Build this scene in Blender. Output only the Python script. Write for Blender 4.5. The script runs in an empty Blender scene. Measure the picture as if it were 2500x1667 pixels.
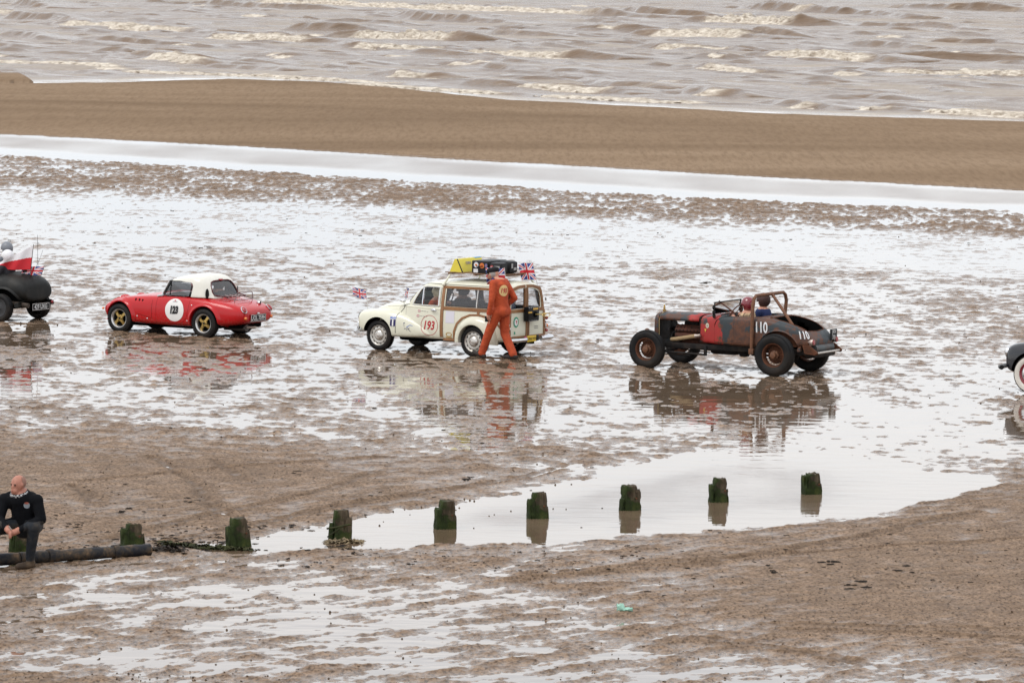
import bpy, bmesh, math, random
import numpy as np
from mathutils import Vector, Matrix
from mathutils.bvhtree import BVHTree

R = math.radians
SC = bpy.context.scene
COL = SC.collection
random.seed(7)
RNG = np.random.default_rng(11)

# ------------------------------------------------------------------ camera
CAM_H, F_PX, PX_W, PX_H = 8.0, 12000.0, 2500.0, 1667.0
CAM_TILT, CAM_ROLL = 0.0836, 0.012
cam_data = bpy.data.cameras.new('camera')
cam = bpy.data.objects.new('camera', cam_data)
COL.objects.link(cam)
cam.matrix_world = (Matrix.Translation((0, 0, CAM_H)) @ Matrix.Rotation(R(90) - CAM_TILT, 4, 'X')
                    @ Matrix.Rotation(CAM_ROLL, 4, 'Z'))
cam_data.sensor_width = 36.0
cam_data.lens = F_PX * 36.0 / PX_W
cam_data.clip_start = 1.0
cam_data.clip_end = 20000.0
cam_data.dof.use_dof = True
cam_data.dof.focus_distance = 92.0
cam_data.dof.aperture_fstop = 9.0
SC.camera = cam

# ------------------------------------------------------------------ sky and sun (overcast)
world = bpy.data.worlds.new('World')
SC.world = world
world.use_nodes = True
wn, wl = world.node_tree.nodes, world.node_tree.links
bg = wn['Background']
sky = wn.new('ShaderNodeTexSky')
sky.sky_type = 'NISHITA'
sky.sun_disc = False
SUN_EL, SUN_AZ = 55.0, 240.0
sky.sun_elevation = R(SUN_EL)
sky.sun_rotation = R(SUN_AZ)
sky.air_density = 1.0
sky.dust_density = 2.0
sky.ozone_density = 1.0
# a closed deck of cloud over it, softly uneven, the same all round the sky
tcw = wn.new('ShaderNodeTexCoord')
cn = wn.new('ShaderNodeTexNoise')
cn.inputs['Scale'].default_value = 2.6
cn.inputs['Detail'].default_value = 5.0
mpw = wn.new('ShaderNodeMapping')
mpw.inputs['Scale'].default_value = (1.0, 1.0, 5.0)
wl.new(tcw.outputs['Generated'], mpw.inputs[0])
wl.new(mpw.outputs[0], cn.inputs['Vector'])
crw = wn.new('ShaderNodeValToRGB')
crw.color_ramp.elements[0].position = 0.34
crw.color_ramp.elements[0].color = (5.0, 5.35, 5.8, 1)
crw.color_ramp.elements[1].position = 0.56
crw.color_ramp.elements[1].color = (6.7, 6.7, 6.75, 1)
wl.new(cn.outputs[0], crw.inputs[0])
mxw = wn.new('ShaderNodeMix')
mxw.data_type = 'RGBA'
mxw.inputs[0].default_value = 0.9
wl.new(sky.outputs[0], mxw.inputs[6])
wl.new(crw.outputs[0], mxw.inputs[7])
wl.new(mxw.outputs[2], bg.inputs['Color'])
bg.inputs['Strength'].default_value = 0.15

sun_data = bpy.data.lights.new('sun', 'SUN')
sun_data.energy = 1.0
sun_data.angle = R(25)
sun_data.color = (1.0, 0.97, 0.93)
sun = bpy.data.objects.new('sun', sun_data)
COL.objects.link(sun)
# the sky's sun_rotation is measured from +Y towards +X
_sd = Vector((math.sin(R(SUN_AZ)) * math.cos(R(SUN_EL)), math.cos(R(SUN_AZ)) * math.cos(R(SUN_EL)), math.sin(R(SUN_EL))))
sun.rotation_euler = (-_sd).to_track_quat('-Z', 'Y').to_euler()

SC.view_settings.view_transform = 'Standard'
SC.view_settings.look = 'None'
SC.view_settings.gamma = 1.0
SC.view_settings.exposure = 0.55
SC.view_settings.use_curve_mapping = False

# ------------------------------------------------------------------ helpers: where a spot seen in the photo stands on the beach
_CM = np.array(cam.matrix_world)
_RT, _UP, _FW, _CP = _CM[:3, 0], _CM[:3, 1], -_CM[:3, 2], _CM[:3, 3]

def ground_at(px, py, z=0.0):
    px, py = np.asarray(px, float), np.asarray(py, float)
    d = (_FW[:, None] + _RT[:, None] * ((px.ravel() - PX_W / 2) / F_PX) - _UP[:, None] * ((py.ravel() - PX_H / 2) / F_PX))
    t = (z - _CP[2]) / d[2]
    p = _CP[:, None] + d * t
    if p.shape[1] == 1:
        return Vector(p[:, 0])
    return p.T

def seen_at(x, y, z=0.0):
    v = np.stack([x - _CP[0], y - _CP[1], np.zeros_like(x) + z - _CP[2]])
    w = np.tensordot(_FW, v, 1)
    return PX_W / 2 + F_PX * np.tensordot(_RT, v, 1) / w, PX_H / 2 - F_PX * np.tensordot(_UP, v, 1) / w

_PERM = RNG.permutation(1 << 14)

def _hash(ix, iy, seed):
    return _PERM[(_PERM[(ix + seed * 7919) & 16383] + iy) & 16383]

def gnoise(x, y, seed=0):
    """smooth gradient noise, about -1..1, standard deviation near 0.35"""
    ix, iy = np.floor(x).astype(np.int64), np.floor(y).astype(np.int64)
    fx, fy = x - ix, y - iy
    u, v = fx * fx * fx * (fx * (fx * 6 - 15) + 10), fy * fy * fy * (fy * (fy * 6 - 15) + 10)
    def g(i, j):
        a = _hash(ix + i, iy + j, seed) * (2 * math.pi / 16384)
        return np.cos(a) * (fx - i) + np.sin(a) * (fy - j)
    return 1.5 * ((g(0, 0) * (1 - u) + g(1, 0) * u) * (1 - v) + (g(0, 1) * (1 - u) + g(1, 1) * u) * v)

def fbm(x, y, octaves=4, seed=0, gain=0.5, lac=2.03):
    s, a, t = 0.0, 1.0, 0.0
    for k in range(octaves):
        s = s + a * gnoise(x, y, seed + k)
        t += a * a
        a *= gain
        x, y = x * lac + 17.3, y * lac - 9.1
    return s / math.sqrt(t)

def smooth(a, b, x):
    t = np.clip((x - a) / (b - a), 0, 1)
    return t * t * (3 - 2 * t)

# ------------------------------------------------------------------ materials
MATS = {}

class NT:
    """small helper to write node materials"""
    def __init__(self, name):
        self.m = bpy.data.materials.new(name)
        self.m.use_nodes = True
        self.n, self.l = self.m.node_tree.nodes, self.m.node_tree.links
        self.b = self.n['Principled BSDF']
    def node(self, kind, **kw):
        nd = self.n.new('ShaderNode' + kind)
        for k, v in kw.items():
            setattr(nd, k, v)
        return nd
    def put(self, sock, v):
        if hasattr(v, 'is_linked') or isinstance(v, bpy.types.NodeSocket):
            self.l.new(v, sock)
        else:
            sock.default_value = v
    def set(self, **kw):
        for k, v in kw.items():
            k = {'color': 'Base Color', 'rough': 'Roughness', 'metal': 'Metallic', 'spec': 'Specular IOR Level', 'ior': 'IOR',
                 'normal': 'Normal', 'alpha': 'Alpha', 'coat': 'Coat Weight', 'coat_rough': 'Coat Roughness', 'trans': 'Transmission Weight',
                 'sheen': 'Sheen Weight'}[k]
            if k == 'Base Color' and isinstance(v, tuple) and len(v) == 3:
                v = v + (1.0,)
            self.put(self.b.inputs[k], v)
        return self
    def coord(self, kind='Object', scale=(1, 1, 1), rot=(0, 0, 0), loc=(0, 0, 0)):
        tc = self.node('TexCoord')
        mp = self.node('Mapping')
        mp.inputs['Scale'].default_value = scale if isinstance(scale, tuple) else (scale,) * 3
        mp.inputs['Rotation'].default_value = rot
        mp.inputs['Location'].default_value = loc
        self.l.new(tc.outputs[kind], mp.inputs[0])
        return mp.outputs[0]
    def world(self, scale=(1, 1, 1), rot=(0, 0, 0)):
        g = self.node('NewGeometry')
        mp = self.node('Mapping')
        mp.inputs['Scale'].default_value = scale if isinstance(scale, tuple) else (scale,) * 3
        mp.inputs['Rotation'].default_value = rot
        self.l.new(g.outputs['Position'], mp.inputs[0])
        return mp.outputs[0]
    def noise(self, vec, scale=1.0, detail=4.0, rough=0.55, dist=0.0):
        t = self.node('TexNoise')
        t.inputs['Scale'].default_value = scale
        t.inputs['Detail'].default_value = detail
        t.inputs['Roughness'].default_value = rough
        t.inputs['Distortion'].default_value = dist
        self.l.new(vec, t.inputs['Vector'])
        return t.outputs[0]
    def ramp(self, fac, stops, interp='LINEAR'):
        r = self.node('ValToRGB')
        r.color_ramp.interpolation = interp
        el = r.color_ramp.elements
        while len(el) < len(stops):
            el.new(0.5)
        for e, (p, c) in zip(el, stops):
            e.position = p
            e.color = (c, c, c, 1) if not isinstance(c, tuple) else (c + (1,) if len(c) == 3 else c)
        self.l.new(fac, r.inputs[0])
        return r.outputs[0]
    def mix(self, fac, a, b, blend='MIX'):
        m = self.node('Mix', data_type='RGBA', blend_type=blend)
        self.put(m.inputs[0], fac)
        for s, v in ((m.inputs[6], a), (m.inputs[7], b)):
            self.put(s, v + (1.0,) if isinstance(v, tuple) and len(v) == 3 else v)
        return m.outputs[2]
    def math(self, op, a, b=0.0, clamp=False):
        m = self.node('Math', operation=op, use_clamp=clamp)
        self.put(m.inputs[0], a)
        self.put(m.inputs[1], b)
        return m.outputs[0]
    def attr(self, name):
        a = self.node('Attribute', attribute_name=name)
        return a.outputs['Fac']
    def bump(self, h, strength=0.3, dist=0.01, normal=None):
        b = self.node('Bump')
        b.inputs['Strength'].default_value = strength
        b.inputs['Distance'].default_value = dist
        self.l.new(h, b.inputs['Height'])
        if normal is not None:
            self.l.new(normal, b.inputs['Normal'])
        return b.outputs[0]

def plain(name, color, rough=0.5, metal=0.0, coat=0.0, spec=None, var=0.12, scale=14.0, bump=0.0, grime=None, grime_amt=0.5, sheen=0.0):
    """one surface colour with a little unevenness in tone and gloss"""
    if name in MATS:
        return MATS[name]
    if spec is None:
        spec = 0.5 if max(color) > 0.12 or metal > 0.3 else 0.22
    t = NT(name)
    v = t.coord('Object')
    n = t.noise(v, scale, 5, 0.6)
    lo = tuple(c * (1 - var) for c in color)
    hi = tuple(min(1, c * (1 + var * 0.7)) for c in color)
    col = t.ramp(n, [(0.3, lo), (0.7, hi)])
    if grime:
        g = t.ramp(t.noise(v, scale * 0.35, 6, 0.65), [(0.45, 0.0), (0.72, grime_amt)])
        col = t.mix(g, col, grime)
    rr = t.ramp(n, [(0.25, max(0.02, rough * 0.8)), (0.75, min(1, rough * 1.25))])
    t.set(color=col, rough=rr, metal=metal, coat=coat, spec=spec, sheen=sheen)
    if bump:
        t.set(normal=t.bump(t.noise(v, scale * 3, 4), bump, 0.004))
    MATS[name] = t.m
    return t.m

def sand_material():
    t = NT('sand')
    p = t.world()
    big = t.noise(p, 0.35, 4)
    mid = t.noise(p, 2.6, 6, 0.65, 0.3)
    lump = t.noise(t.world((1.0, 0.7, 1.0)), 9.0, 5, 0.65)
    fine = t.noise(t.world((1.0, 0.55, 1.0)), 24.0, 5, 0.7)
    col = t.ramp(big, [(0.3, (0.240, 0.162, 0.105)), (0.7, (0.295, 0.203, 0.136))])
    col = t.mix(t.ramp(mid, [(0.38, 0.0), (0.66, 0.75)]), col, (0.142, 0.096, 0.064))
    col = t.mix(t.ramp(lump, [(0.46, 0.0), (0.70, 0.75)]), col, (0.098, 0.060, 0.037))
    col = t.mix(t.ramp(fine, [(0.47, 0.0), (0.62, 0.95)]), col, (0.046, 0.028, 0.017))
    bar = t.attr('bar')
    rotb = (0, 0, R(41))
    bn = t.noise(t.world((0.018, 0.055, 1.0), rotb), 1.0, 5, 0.55, 1.2)
    barcol = t.ramp(bn, [(0.32, (0.172, 0.119, 0.077)), (0.5, (0.215, 0.151, 0.099)), (0.66, (0.255, 0.183, 0.123))])
    barcol = t.mix(t.ramp(t.noise(t.world((4.0, 0.35, 1.0)), 1.5, 5, 0.75), [(0.44, 0.0), (0.68, 0.5)]), barcol, (0.115, 0.076, 0.048))
    col = t.mix(bar, col, barcol)
    dist = t.attr('disturbed')
    col = t.mix(t.math('MULTIPLY', dist, 0.95), col, (0.085, 0.054, 0.033))
    # sand just above the water line is soaked and shines; it dulls as it rises
    geo = t.node('NewGeometry')
    sp = t.node('SeparateXYZ')
    t.l.new(geo.outputs['Position'], sp.inputs[0])
    rise = t.node('MapRange', clamp=True)
    rise.inputs['From Min'].default_value = 0.0
    rise.inputs['From Max'].default_value = 0.032
    t.l.new(sp.outputs['Z'], rise.inputs['Value'])
    dry = t.math('ADD', rise.outputs[0], t.math('MULTIPLY', t.math('SUBTRACT', t.noise(t.world((1.4, 0.8, 1.0)), 1.0, 5, 0.65), 0.5), 0.9), True)
    dry = t.math('ADD', dry, t.math('MULTIPLY', dist, 0.8), True)
    rough = t.math('ADD', 0.16, t.math('MULTIPLY', dry, 0.5))
    rough = t.math('ADD', rough, t.math('MULTIPLY', bar, 0.5), True)
    b1 = t.bump(mid, 0.45, 0.05)
    b2 = t.bump(lump, 0.5, 0.022, b1)
    b3 = t.bump(fine, 0.9, 0.012, b2)
    spc = t.math('SUBTRACT', 0.42, t.math('MULTIPLY', dry, 0.36))
    spc = t.math('MULTIPLY', spc, t.math('SUBTRACT', 1.0, t.math('MULTIPLY', bar, 0.9)))
    t.set(color=col, rough=rough, normal=b3, spec=spc)
    MATS['sand'] = t.m
    return t.m

def water_material():
    t = NT('beach_water')
    p = t.world()
    rip = t.attr('ripple')
    wv = t.noise(t.world((0.5, 1.0, 1.0), (0, 0, R(-4))), 2.4, 2.5, 0.45)
    streak = t.ramp(t.noise(t.world((0.5, 0.12, 1.0), (0, 0, R(14))), 1.0, 5, 0.6), [(0.42, 0.0), (0.66, 1.0)])
    amt = t.math('ADD', t.math('ADD', 0.24, t.math('MULTIPLY', rip, 0.85)), t.math('MULTIPLY', streak, 0.22), True)
    bm = t.node('Bump')
    bm.inputs['Distance'].default_value = 0.022
    t.l.new(t.math('MULTIPLY', amt, 0.6), bm.inputs['Strength'])
    t.l.new(wv, bm.inputs['Height'])
    col = t.ramp(t.noise(p, 0.8, 3), [(0.3, (0.120, 0.082, 0.053)), (0.7, (0.150, 0.105, 0.070))])
    rough = t.math('ADD', 0.02, t.math('MULTIPLY', rip, 0.22))
    t.set(color=col, rough=rough, ior=1.33, spec=t.math('SUBTRACT', 0.72, t.math('MULTIPLY', rip, 0.46)), normal=bm.outputs[0])
    MATS['beach_water'] = t.m
    return t.m

def sea_material():
    t = NT('sea_water')
    foam = t.attr('foam')
    chop = t.attr('chop')
    p = t.world()
    rot = (0, 0, R(41))
    n1 = t.noise(t.world((0.30, 1.1, 1.0), rot), 1.0, 5, 0.65)
    n2 = t.noise(t.world((0.9, 2.4, 1.0), rot), 1.0, 4, 0.6)
    lace = t.noise(t.world((0.08, 0.35, 1.0), rot), 1.0, 7, 0.68, 0.6)
    film = t.math('MULTIPLY', t.ramp(lace, [(0.56, 0.0), (0.70, 0.40)]), chop)
    f = t.math('ADD', foam, film, True)
    ftex = t.noise(t.world((2.2, 2.2, 6.0)), 1.0, 6, 0.7)
    f2 = t.math('MULTIPLY', f, t.ramp(ftex, [(0.28, 0.55), (0.6, 1.0)]), True)
    water = t.ramp(n1, [(0.3, (0.120, 0.078, 0.048)), (0.7, (0.175, 0.118, 0.076))])
    cream = t.ramp(ftex, [(0.3, (0.34, 0.275, 0.205)), (0.60, (0.68, 0.615, 0.52))])
    col = t.mix(f2, water, cream)
    b = t.node('Bump')
    b.inputs['Distance'].default_value = 0.25
    t.l.new(t.math('MULTIPLY', chop, 0.85), b.inputs['Strength'])
    t.l.new(n1, b.inputs['Height'])
    b2 = t.node('Bump')
    b2.inputs['Distance'].default_value = 0.10
    t.l.new(t.math('MULTIPLY', chop, 0.8), b2.inputs['Strength'])
    t.l.new(n2, b2.inputs['Height'])
    t.l.new(b.outputs[0], b2.inputs['Normal'])
    b3 = t.node('Bump')
    b3.inputs['Distance'].default_value = 0.12
    t.l.new(foam, b3.inputs['Strength'])
    t.l.new(ftex, b3.inputs['Height'])
    t.l.new(b2.outputs[0], b3.inputs['Normal'])
    rough = t.math('ADD', t.math('ADD', 0.05, t.math('MULTIPLY', chop, 0.17)), t.math('MULTIPLY', f2, 0.6), True)
    t.set(color=col, rough=rough, ior=1.33, spec=t.math('SUBTRACT', 0.5, t.math('MULTIPLY', chop, 0.29)), normal=b3.outputs[0])
    MATS['sea_water'] = t.m
    return t.m

# ------------------------------------------------------------------ mesh helpers
def grid_mesh(name, X, Y, Z, mat, attrs=None, smooth_shade=True):
    r, c = X.shape
    co = np.stack([X, Y, Z], -1).reshape(-1, 3).astype(np.float32)
    i = np.arange(r * c).reshape(r, c)
    q = np.stack([i[:-1, :-1], i[:-1, 1:], i[1:, 1:], i[1:, :-1]], -1).reshape(-1, 4)
    return np_mesh(name, co, q, mat, attrs, smooth_shade)

def np_mesh(name, co, q, mat, attrs=None, smooth_shade=True):
    me = bpy.data.meshes.new(name)
    n, k = len(q), q.shape[1]
    me.vertices.add(len(co))
    me.vertices.foreach_set('co', np.ascontiguousarray(co, np.float32).ravel())
    me.loops.add(n * k)
    me.loops.foreach_set('vertex_index', q.ravel().astype(np.int32))
    me.polygons.add(n)
    me.polygons.foreach_set('loop_start', np.arange(0, n * k, k, dtype=np.int32))
    me.polygons.foreach_set('loop_total', np.full(n, k, np.int32))
    if smooth_shade:
        me.polygons.foreach_set('use_smooth', np.ones(n, bool))
    me.update(calc_edges=True)
    for a, v in (attrs or {}).items():
        at = me.attributes.new(a, 'FLOAT', 'POINT')
        at.data.foreach_set('value', np.ascontiguousarray(v, np.float32).ravel())
    me.materials.append(mat)
    o = bpy.data.objects.new(name, me)
    COL.objects.link(o)
    return o

# ------------------------------------------------------------------ the beach: a sand sheet, the standing water on it, the sea beyond
def interp_curve(px, pts):
    a = np.array(pts, float)
    return np.interp(px, a[:, 0], a[:, 1])

SHORE = [(-900, 235), (0, 207), (300, 203), (560, 193), (800, 203), (1250, 247), (1900, 280), (2500, 302), (3400, 345)]
BAR_FOOT = [(-900, 283), (0, 327), (600, 357), (1250, 395), (1800, 427), (2500, 463), (3400, 512)]
CHAN_FOOT = [(-900, 320), (0, 368), (400, 393), (900, 425), (1250, 447), (1800, 478), (2500, 508), (3400, 556)]
BAND_FOOT = [(-900, 440), (0, 478), (900, 522), (1600, 556), (2500, 600), (3400, 640)]
FILM_FOOT = [(-900, 530), (0, 562), (900, 592), (1700, 628), (2500, 690), (3400, 720)]
POOL_TOP = [(420, 1345), (560, 1318), (700, 1300), (900, 1258), (1300, 1196), (1500, 1152), (1700, 1105), (2000, 1105), (2250, 1150), (2500, 1172)]
POOL_FOOT = [(420, 1340), (560, 1346), (1050, 1332), (1300, 1326), (1700, 1300), (2100, 1262), (2330, 1212), (2500, 1168)]

BIAS_X = [0, 500, 1000, 1500, 2000, 2500]
BIAS = [
    (600, [-.5, -.5, -.6, -.6, -.4, -.4]),
    (650, [-.05, -.1, -.25, -.25, .0, -.1]),
    (740, [-.05, -.05, -.15, -.1, .05, .1]),
    (830, [-.05, .0, -.05, -.05, .0, .05]),
    (900, [-.25, -.1, .10, -.05, -.1, -.25]),
    (960, [-.45, -.35, -.2, -.5, -.55, -.6]),
    (1010, [.45, .3, .1, -.7, -.8, -.8]),
    (1050, [1.2, .9, .5, -.8, -1.1, -.8]),
    (1090, [1.6, 1.5, 1.2, .2, -1.3, -1.0]),
    (1150, [2.0, 2.0, 1.6, .0, -1.0, .7]),
    (1200, [2.0, 2.0, 1.5, -.5, -.6, 1.6]),
    (1300, [1.7, 1.5, 1.0, 1.0, 1.8, 2.2]),
    (1350, [1.1, .75, .8, 1.5, 2.2, 2.4]),
    (1450, [.95, .15, .1, 1.0, 2.2, 2.4]),
    (1550, [.8, .0, .05, .45, 1.7, 2.2]),
    (1620, [.1, -.1, -.05, .05, .7, 1.4]),
    (1660, [1.4, .8, .2, .2, .4, .8]),
    (1760, [2.0, 2.0, 1.0, 1.0, 1.0, 1.0]),
]
TRACKS = [  # wheel ruts and footprints: polylines in the photo, half-width m, depth m
    ([(400, 1328), (900, 1225), (1300, 1165), (1420, 1130)], 0.062, 0.030),
    ([(220, 1330), (640, 1235), (870, 1180), (905, 1155)], 0.062, 0.027),
    ([(200, 1180), (420, 1160), (640, 1140), (930, 1118)], 0.062, 0.022),
    ([(370, 1120), (455, 1170), (500, 1215), (560, 1262)], 0.075, 0.030),
    ([(530, 1130), (585, 1165), (600, 1178)], 0.075, 0.027),
    ([(175, 1190), (215, 1210), (222, 1228)], 0.075, 0.030),
    ([(1250, 1420), (1700, 1382), (2100, 1315), (2380, 1255)], 0.062, 0.032),
    ([(1300, 1405), (1850, 1360), (2500, 1320)], 0.062, 0.024),
    ([(1730, 1560), (2000, 1600), (2120, 1630)], 0.075, 0.027),
    ([(1880, 1540), (2250, 1550), (2500, 1565)], 0.062, 0.022),
    ([(1850, 1525), (2250, 1538), (2500, 1540)], 0.062, 0.019),
]

def build_beach():
    d = [14.0]
    while d[-1] < 186:
        y = d[-1]
        d.append(y + (0.047 * (max(y, 50) / 60) ** 1.75 if y > 47 else 2.5))
    while d[-1] < 330:
        d.append(d[-1] + 0.75)
    D = np.array(d)
    t = np.concatenate([np.linspace(-9, -1.25, 16)[:-1], np.linspace(-1.25, 1.25, 510), np.linspace(1.25, 9, 16)[1:]])
    X = t[None, :] * (D[:, None] * (1250 / F_PX))
    Y = np.repeat(D[:, None], len(t), 1)
    px, py = seen_at(X, Y)
    # uneven sand: lumps, ripples along the shore, small tufts
    Ys = Y + 0.10 * X
    u = -X * math.cos(R(41)) + Y * math.sin(R(41))
    v = X * math.sin(R(41)) + Y * math.cos(R(41))
    base = 0.46 * fbm(X * 0.7, Ys * 0.5, 3, 3)
    n_mid = base + 0.50 * fbm(X * 1.25 + 5, Ys * 1.7, 3, 9) + 0.78 * fbm(X * 3.6, Ys * 2.5, 3, 21) + 0.46 * fbm(X * 9.0, Ys * 5.0, 2, 23)
    n_near = 0.8 * base + 0.80 * fbm(u * 2.1 + 5, v * 0.8, 3, 9) + 0.62 * fbm(u * 4.6, v * 2.0, 3, 21) + 0.46 * fbm(X * 10.0, Ys * 6.5, 3, 23)
    n_far = base + 0.30 * fbm(X * 1.25 + 5, Ys * 0.9, 3, 9) + 0.95 * fbm(X * 5.2, Ys * 1.5, 3, 21) + 0.40 * fbm(X * 9.0, Ys * 2.6, 2, 23)
    kn, kf = smooth(76, 66, Y), smooth(112, 140, Y)
    n = (n_near * kn + n_mid * (1 - kn) * (1 - kf) + n_far * kf) / 0.42
    big = fbm(X * 0.22, Y * 0.16, 3, 40) / 0.42
    rip = np.sin(2 * math.pi * (v / 0.62 + 0.6 * fbm(X * 0.5, Y * 0.5, 2, 55)))
    n = n * 0.84 + 0.28 * big + 0.20 * rip
    rows = np.array([b[0] for b in BIAS], float)
    tab = np.array([b[1] for b in BIAS], float)
    fi = np.interp(py, rows, np.arange(len(rows)))
    fj = np.interp(px, BIAS_X, np.arange(6))
    i0, j0 = np.minimum(fi.astype(int), len(rows) - 2), np.minimum(fj.astype(int), 4)
    a, b = fi - i0, fj - j0
    bias = (tab[i0, j0] * (1 - a) * (1 - b) + tab[i0 + 1, j0] * a * (1 - b) + tab[i0, j0 + 1] * (1 - a) * b + tab[i0 + 1, j0 + 1] * a * b)
    wob = 6 * fbm(X * 0.25, Y * 0.12, 3, 70)
    cf, bf, ff = interp_curve(px, CHAN_FOOT), interp_curve(px, BAND_FOOT) + wob, interp_curve(px, FILM_FOOT)
    band = smooth(cf - 2, cf + 14, py)
    bias_up = -2.2 + band * 2.60 - smooth(bf - 40, bf + 5, py) * 0.85
    k = smooth(ff - 25, ff + 25, py)
    bias = bias_up * (1 - k) + bias * k
    amp = 0.017 + 0.014 * (1 - k) * (1 - smooth(bf - 40, bf + 5, py)) - 0.009 * (1 - k) * smooth(bf - 40, bf + 5, py)
    h = amp * (n + bias)
    wet = np.clip(1.0 - bias * 0.38, 0.25, 1.0)
    # dry parts are only gently lumpy
    dry = smooth(0.8, 2.0, bias)
    h = h * (1 - dry) + dry * (0.017 * bias + 0.008 * n)
    # the scour pool round the groyne posts
    pt, pf = interp_curve(px, POOL_TOP), interp_curve(px, POOL_FOOT)
    jag = 10 * fbm(X * 1.6, Y * 0.9, 4, 81, 0.65)
    inp = np.minimum(py - pt - jag, pf - jag * 0.8 - py)
    inp = np.where((px > 400), inp, -50)
    pool = smooth(-6, 10, inp) * smooth(430, 620, px)
    h = h * (1 - pool) + (-0.06) * pool
    wet = np.maximum(wet, smooth(-14, 4, inp) * 0.9)
    rip_amt = 0.70 * smooth(8, 60, inp) * smooth(900, 1250, px) * (1 - smooth(1950, 2350, px)) * (0.75 + 0.6 * fbm(X * 0.5, Y * 0.15, 3, 83))
    # the channel and the bar
    chan = smooth(interp_curve(px, BAR_FOOT) - 1.5, interp_curve(px, BAR_FOOT) + 1.5, py) * (1 - band)
    h = h * (1 - chan) - 0.08 * chan
    cm = 0.5 * (interp_curve(px, BAR_FOOT) + cf)
    cw = 0.5 * (cf - interp_curve(px, BAR_FOOT))
    rip_amt = np.maximum(rip_amt, np.clip(0.80 + 0.30 * fbm(X * 0.35, Y * 0.07, 3, 87), 0.3, 1) * (1 - smooth(0.50, 0.95, np.abs(py - cm + 3 * fbm(X * 0.4, Y * 0.1, 2, 88)) / cw)))
    wobf = 1.2 * fbm(X * 0.3, Y * 0.1, 3, 91)
    df = interp_curve(px, BAR_FOOT) + wobf * 0.6 - py
    sh = interp_curve(px, SHORE) + 2.5 * fbm(X * 0.10, Y * 0.04, 4, 93)
    ds = py - sh
    bar = smooth(-0.5, 1.0, df)
    hb = 0.05 + 0.20 * smooth(0, 60, df) + 0.02 * fbm(X * 0.12, Y * 0.03, 3, 95) + 0.012 * fbm(X * 1.0, Y * 0.3, 3, 96)
    hb = hb * smooth(-2, 12, ds) - 0.55 * (1 - smooth(-3, 5, ds))
    # inlet at the left end of the bar, with a low bank cut into it
    inlet = smooth(0, 5, np.minimum(py - 172, 203 - py)) * smooth(60, 105, px + 1.3 * (190 - py)) * (1 - smooth(180, 330, px + 2 * (py - 190)))
    lob = (1 - smooth(70, 100, px + 10 * fbm(X * 0.2, Y * 0.05, 2, 99))) * smooth(164, 168, py) * (1 - smooth(196, 202, py))
    hb = np.where(lob > 0.5, 0.06, hb)
    hb = hb * (1 - inlet) - 0.55 * inlet
    h = h * (1 - bar) + hb * bar
    dist = np.zeros_like(h)
    for pts, w, dep in TRACKS:
        g = ground_at([p[0] for p in pts], [p[1] for p in pts])[:, :2]
        seg = []
        for q in range(len(g) - 1):
            seg.append(np.linspace(g[q], g[q + 1], 40)[:-1 if q < len(g) - 2 else None])
        seg = np.concatenate(seg)
        box = (X > seg[:, 0].min() - 1) & (X < seg[:, 0].max() + 1) & (Y > seg[:, 1].min() - 1.5) & (Y < seg[:, 1].max() + 1.5)
        xs, ys = X[box], Y[box]
        xs2 = xs + 0.12 * gnoise(xs * 0.8, ys * 0.5, 5)
        best = np.full(len(xs), 9.0)
        for s in range(len(seg) - 1):
            A, B = seg[s], seg[s + 1]
            ab = B - A
            tt = np.clip(((xs2 - A[0]) * ab[0] + (ys - A[1]) * ab[1]) / (ab @ ab), 0, 1)
            best = np.minimum(best, np.hypot(xs2 - A[0] - tt * ab[0], ys - A[1] - tt * ab[1]))
        tread = 0.7 + 0.5 * gnoise(xs * 7, ys * 5, 8)
        h[box] += -dep * np.exp(-(best / w) ** 2) * tread + dep * 0.6 * np.exp(-((best - 2.1 * w) / (0.7 * w)) ** 2)
        dist[box] = np.maximum(dist[box], np.exp(-(best / (1.5 * w)) ** 2) * tread * 0.9)
    wet = np.clip(wet + 0.25 * fbm(X * 1.3, Y * 0.9, 3, 120), 0.15, 1.0)
    wet = wet * (1 - bar) + 0.12 * bar
    far = smooth(255, 300, Y)
    h = h * (1 - far) - 0.6 * far
    o = grid_mesh('sand', X, Y, h, sand_material(), {'wet': wet, 'bar': bar, 'disturbed': np.clip(dist, 0, 1)})
    o['kind'] = 'structure'
    # standing water: one level sheet with wind ripples where it is open
    ii = np.unique(np.concatenate([np.arange(0, len(D), 4), [len(D) - 1]]))
    jj = np.unique(np.concatenate([np.arange(0, 15), np.arange(15, len(t) - 15, 5), np.arange(len(t) - 16, len(t))]))
    sub = np.ix_(ii, jj)
    keep = ii[D[ii] < 262]
    sub = np.ix_(keep, jj)
    w = grid_mesh('beach_water', X[sub], Y[sub], np.zeros_like(X[sub]), water_material(), {'ripple': rip_amt[sub]})
    bm = bmesh.new()
    bm.from_mesh(w.data)
    bm.verts.ensure_lookup_table()
    past = (py[sub] < interp_curve(px[sub], BAR_FOOT) - 22).ravel()
    bmesh.ops.delete(bm, geom=[bm.verts[int(q)] for q in np.nonzero(past)[0]], context='VERTS')
    bm.to_mesh(w.data)
    bm.free()
    w['kind'] = 'structure'
    # height lookup for things that stand on the sand
    return D, t, h

_BD, _BT, _BH = build_beach()

def sand_z(x, y, water=True):
    i = int(np.clip(np.searchsorted(_BD, y), 0, len(_BD) - 1))
    j = int(np.clip(np.searchsorted(_BT, x / (y * 1250 / F_PX)), 0, len(_BT) - 1))
    return max(_BH[i, j], 0.0) if water else float(_BH[i, j])

def spot(px, py):
    p = ground_at(px, py)
    return p

SEA_Z = -0.12
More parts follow.
